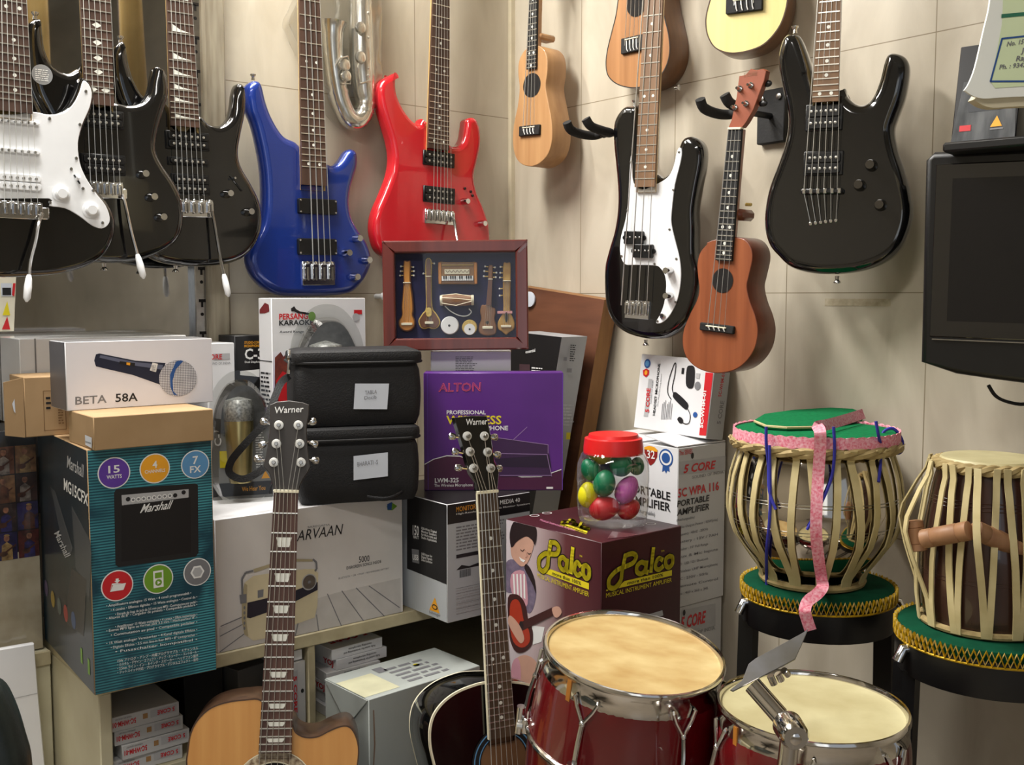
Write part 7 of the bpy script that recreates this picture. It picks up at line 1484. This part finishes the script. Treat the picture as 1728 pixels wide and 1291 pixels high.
o = g.out(BPX, 5); f = g.mb(); f.prism(o, 0, .092, BLK, .0015, 2); oc = o if area2(o) > 0 else o[::-1]
band(f, oc, -.0006, .0026, -.0006, BIND); N = len(oc); oo = inset(oc, -.0008)
f.add([(a, -.0005, b) for a, b in oo] + [(a, .0035, b) for a, b in oo], [(i, N + i, N + (i + 1) % N, (i + 1) % N) for i in range(N)], BIND); f.add([(a, .0885, b) for a, b in oo] + [(a, .0925, b) for a, b in oo], [(i, N + i, N + (i + 1) % N, (i + 1) % N) for i in range(N)], BIND)
g.add(f, 'body')
g.neck(*cg2((455, 1165), (576, 1162), (401, 36), (494, 38)), cg2((520, 1900))[0], .6, 20, 6, ROSEL if False else mat('grey_rosewood', (92, 72, 54), .5, c2=(70, 54, 41), stretch=(9, 9, .5), scale=6), BLK, 'dot', yf=-.011, nut=cg2((448, 32))[0], f12=cg2((500, 820))[0], spread=.050, head=False, side=BIND, yb=-.012)
roundhole(g, cg2((520, 1268))[0], .040, [(.040, .042, INK), (.042, .0435, LBINK), (.0435, .050, INK), (.050, .052, LBINK), (.052, .055, INK)], mat('inner_wood', (120, 84, 52), .7, c2=(88, 58, 36), scale=14))
headstock(g, ch2((395, 874), (470, 864), (543, 866), (560, 950), (570, 1020), (577, 1070), (598, 1120), (590, 1206), (500, 1208), (498, 1170), (470, 1128), (455, 1082), (430, 990)), BLK, 'Warner', ch2((437, 908), (534, 904), (438, 880)),
          ch2((455, 957), (533, 957), (468, 1028), (548, 1030), (484, 1103), (562, 1103)), [tuple(ch2(a, b)) for a, b in (((422, 962), (398, 960)), ((438, 1034), (412, 1030)), ((452, 1104), (426, 1102)), ((566, 1038), (578, 1040)), ((574, 1104), (584, 1104)), ((556, 962), (564, 962)))])
for k in range(6):
    P0 = ch2((455, 957), (468, 1028), (484, 1103), (562, 1103), (548, 1030), (533, 957))[(2, 1, 0, 5, 4, 3)[k]]; a = g.G.L(*P0, g.yf - .004); q = (k / 5 - .5) * g.W(g.sn) * .8
    g.add(g.mb().tube([(a[0], g.yf - .003, a[1]), (q, g.yf - .003, g.sn + .002)], .0005, STR, 5, g.G), 'string')
f = g.mb().box(-.085, -.008, g.sb - .018, .085, .001, g.sb + .012, BLKM, .003, g.G); g.add(f, 'bridge')
# low tube stands that carry the two guitars
for G_, lab in ((GA, 'black tube stand under the amber acoustic guitar'), (g, 'black tube stand under the black acoustic guitar')):
    zb_ = min(p[1] for p in (G_.out(BPX) if G_ is g else G_.o if hasattr(G_, 'o') else G_.out(cg((470, 2400), (460, 2390), (480, 2390)))))
    b = G_.fr.w((0.0, 0.045, zb_)); sf = Fr((b.x, b.y, 0), -20); root = thing('guitar_stand', sf, lab, 'guitar stand'); f = MB(sf)
    for sx in (-1, 1): part(MB(sf).tube([(sx * .09, -.12, .012), (sx * .09, -.05, b.z - .02), (sx * .06, .04, b.z + .28)], .008, BLKP, 8), 'leg', root); part(MB(sf).tube([(sx * .09, -.05, b.z - .018), (sx * .09, -.10, b.z - .014), (sx * .09, -.115, b.z + .01)], .009, FOAM, 8), 'support_arm', root)
    part(MB(sf).tube([(0, .20, .012), (0, .04, b.z + .28), (-.06, .04, b.z + .28), (.06, .04, b.z + .28)], .008, BLKP, 8), 'leg', root)

# ------------------------------------------------------------------ goods on the lower shelf and the grey carton in front
ZL = 0.585
part(MB(FRU).box(0.02, 0.012, ZL - .016, w_u - 0.02, D_u - .01, ZL, CREAMP, .001), 'middle_board', bpy.data.objects['shelf_unit'])
clo = crop(0, 860, 2.995); cst = crop(500, 1040, 5.143)
lt = 0.0245
for k, (dx, dy, lab) in enumerate(((0.004, .004, 'bottom'), (.016, -.002, 'third from the top'), (.006, .002, 'second from the top'), (0.0, 0.0, 'topmost'))):
    z = ZL + k * lt + .0005; p = at_y(163, 1240, -.395); fr = Fr((max(p.x, XL + .022) + dx, -.395 + dy, z), (-1.5, 1.0, -.6, .5)[k]); w = 0.112
    f = carton(w, .16, lt - .0006, WG, fr, .0008)
    f.text('5C-WHM-01', fr, (w * .36, lt * .62), (-w * .33, 0), (0, -lt * .34), RINK, .03); f.text('WIRELESS HEADSET', fr, (w * .30, lt * .84), (-w * .24, 0), (0, -lt * .1), GINK, .01); f.rect(w * .46, lt * .4, w * .53, lt * .75, -.0006, CARDD)
    f.rect(w * .57, lt * .35, w * .96, lt * .85, -.0005, LGINK); f.text('5 CORE', fr, (w * .93, lt * .72), (-w * .26, 0), (0, -lt * .28), RINK, .03, -.0009)
    solo(f, 'headset_carton', 'flat headset carton in the left stack under the teal carton, ' + lab, 'carton', 'flat cartons in the left compartment')
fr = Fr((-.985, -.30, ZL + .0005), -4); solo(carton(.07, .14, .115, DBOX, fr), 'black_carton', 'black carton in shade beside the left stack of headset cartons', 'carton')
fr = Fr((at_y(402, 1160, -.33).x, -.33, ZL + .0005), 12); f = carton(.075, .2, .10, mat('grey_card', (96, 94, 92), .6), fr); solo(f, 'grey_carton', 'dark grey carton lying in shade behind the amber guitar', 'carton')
fr = Fr(put(at_y(489, 1210, -.405), ZL + .0005)); w = FRU.L(528, 1150)[0] - .009 - (fr.M.translation.x - XL); h = fr.L(520, 1113)[1]; w = min(w, .075)
f = carton(w, .16, h, WG, fr); f.rect(w * .2, h * .15, w * .52, h * .88, -.0005, LGINK)
f.text('5 CORE', fr, (w * .26, h * .80), (0, -h * .56), (w * .2, 0), RINK, .04, -.0009); f.text('SOUND OF INDIA', fr, (w * .08, h * .62), (0, -h * .56), (w * .06, 0), GINK, .02, -.0009); f.poly(ell(w * .78, h * .55, .003, .004), -.0008, INK)
solo(f, 'white_carton', 'white carton with vertical red writing beside the shelf divider', 'carton'); zt_ = ZL + h
fr = Fr((fr.M.translation.x - .004, -.40, zt_ + .002), -4, 0, -2); f = carton(w, .15, .018, WBOX, fr, .0008); f.text('5C', fr.top(.018), (w * .5, .03), (w * .3, 0), (0, .02), RINK, .03); solo(f, 'white_carton', 'flat white carton lying on the carton with vertical red writing', 'carton')
bh = 0.0205; n_ = 6; px_ = [(550, 0), (556, 2), (552, 0), (551, -2), (568, 3), (560, 3)]
nm = ['bottom', 'fifth from the top', 'fourth from the top', 'third from the top', 'second from the top', 'topmost']
for k in range(n_):
    p = at_y(px_[k][0], 1125, -.395); fr = Fr((p.x, -.395, ZL + k * bh + .0005), px_[k][1]); w = .112; f = carton(w, .13, bh - .0005, WBOX, fr, .0008)
    f.text('Fully suited for broadcasting and', fr, (w * .85, bh * .45), (-w * .62, 0), (0, -bh * .18), INK, .01); f.text('recording microphone', fr, (w * .78, bh * .75), (-w * .46, 0), (0, -bh * .18), INK, .01)
    LF = fr.left(0)
    if k in (2, 4): f.text('YOJ', LF, (-.045, bh * .25), (.035, 0), (0, bh * .5), RINK, .03)
    if k == n_ - 1: TP = fr.top(bh - .0005); f.text('5 CORE', TP, (w * .9, .05), (-w * .75, 0), (0, -.022), RINK, .04); f.text('MICROPHONE', TP, (w * .95, .085), (-w * .85, 0), (0, -.018), RINK, .03); f.poly(ell(w * .55, .115, .022, .012), -.0007, INK, TP)
    solo(f, 'microphone_carton', 'flat white microphone carton in the right stack on the lower shelf, ' + nm[k], 'carton', 'flat cartons in the right compartment')
fr = Fr(at_t(622, 1181, 1.715), 3); zt_ = fr.M.translation.z; fr = Fr((fr.M.translation.x, fr.M.translation.y, 0), 3); w = fr.L(800, 1130)[0] if False else .245; d = .135
f = carton(w, d, zt_, GBOX2, fr); TP = fr.top(zt_); f.lines(TP, .10, .02, .2, .11, 5, GINK, -.0006); f.rect(.085, .09, .105, .115, -.0006, GINK, TP); f.poly(ell(.16, .08, .006, .006), -.0006, YINK, TP); f.rect(.0, .012, w * .3, .1, -.0004, mat('yellowed_label', (206, 204, 172), .5), TP)
for k in range(6): x = w * .42 + .007 * k; f.rect(x, zt_ - (.2 if k < 3 else .13) - .004 * k, x + .0016, zt_ - .035, -.0006, GINK)
f.poly([(.008, zt_ - .02), (.0105, zt_ - .02), (.0125, zt_ - .08), (.008, zt_ - .13), (.006, zt_ - .13), (.0095, zt_ - .08)], -.0006, mat('brown_stain', (140, 116, 98), .6))
r_ = solo(f, 'grey_carton', 'big grey-white carton standing between the two acoustic guitars', 'carton')
q = MB(fr); LF = fr.left(0); q.prism([(-d + .003, zt_ - .001), (0.0, zt_ - .001), (-d * .45, zt_ - .062)], -.003, -.0012, GBOX2, fr=LF); part(q, 'folded_flap', r_, 'folded triangular end flap')

# small things by the picture frame
fr = Fr(at_y(646, 500, -.028), 0); root = solo(MB(fr).tube([(0, .028, 0), (0, 0, 0)], .006, WHP, 14).ball((0, -.004, 0), .009, WHP, 12), 'coat_peg', 'small white peg on the wall left of the picture frame', 'peg')
fr = Fr(at_x(894, 505, -.0575), -82); solo(MB(fr).cyl(0, 0, .018, -.004, .0, PAPER, 24).tube([(0, 0, 0), (0, .02, .0)], .003, BLKP, 6), 'white_disc', 'small white disc peeping out right of the picture frame', 'disc')
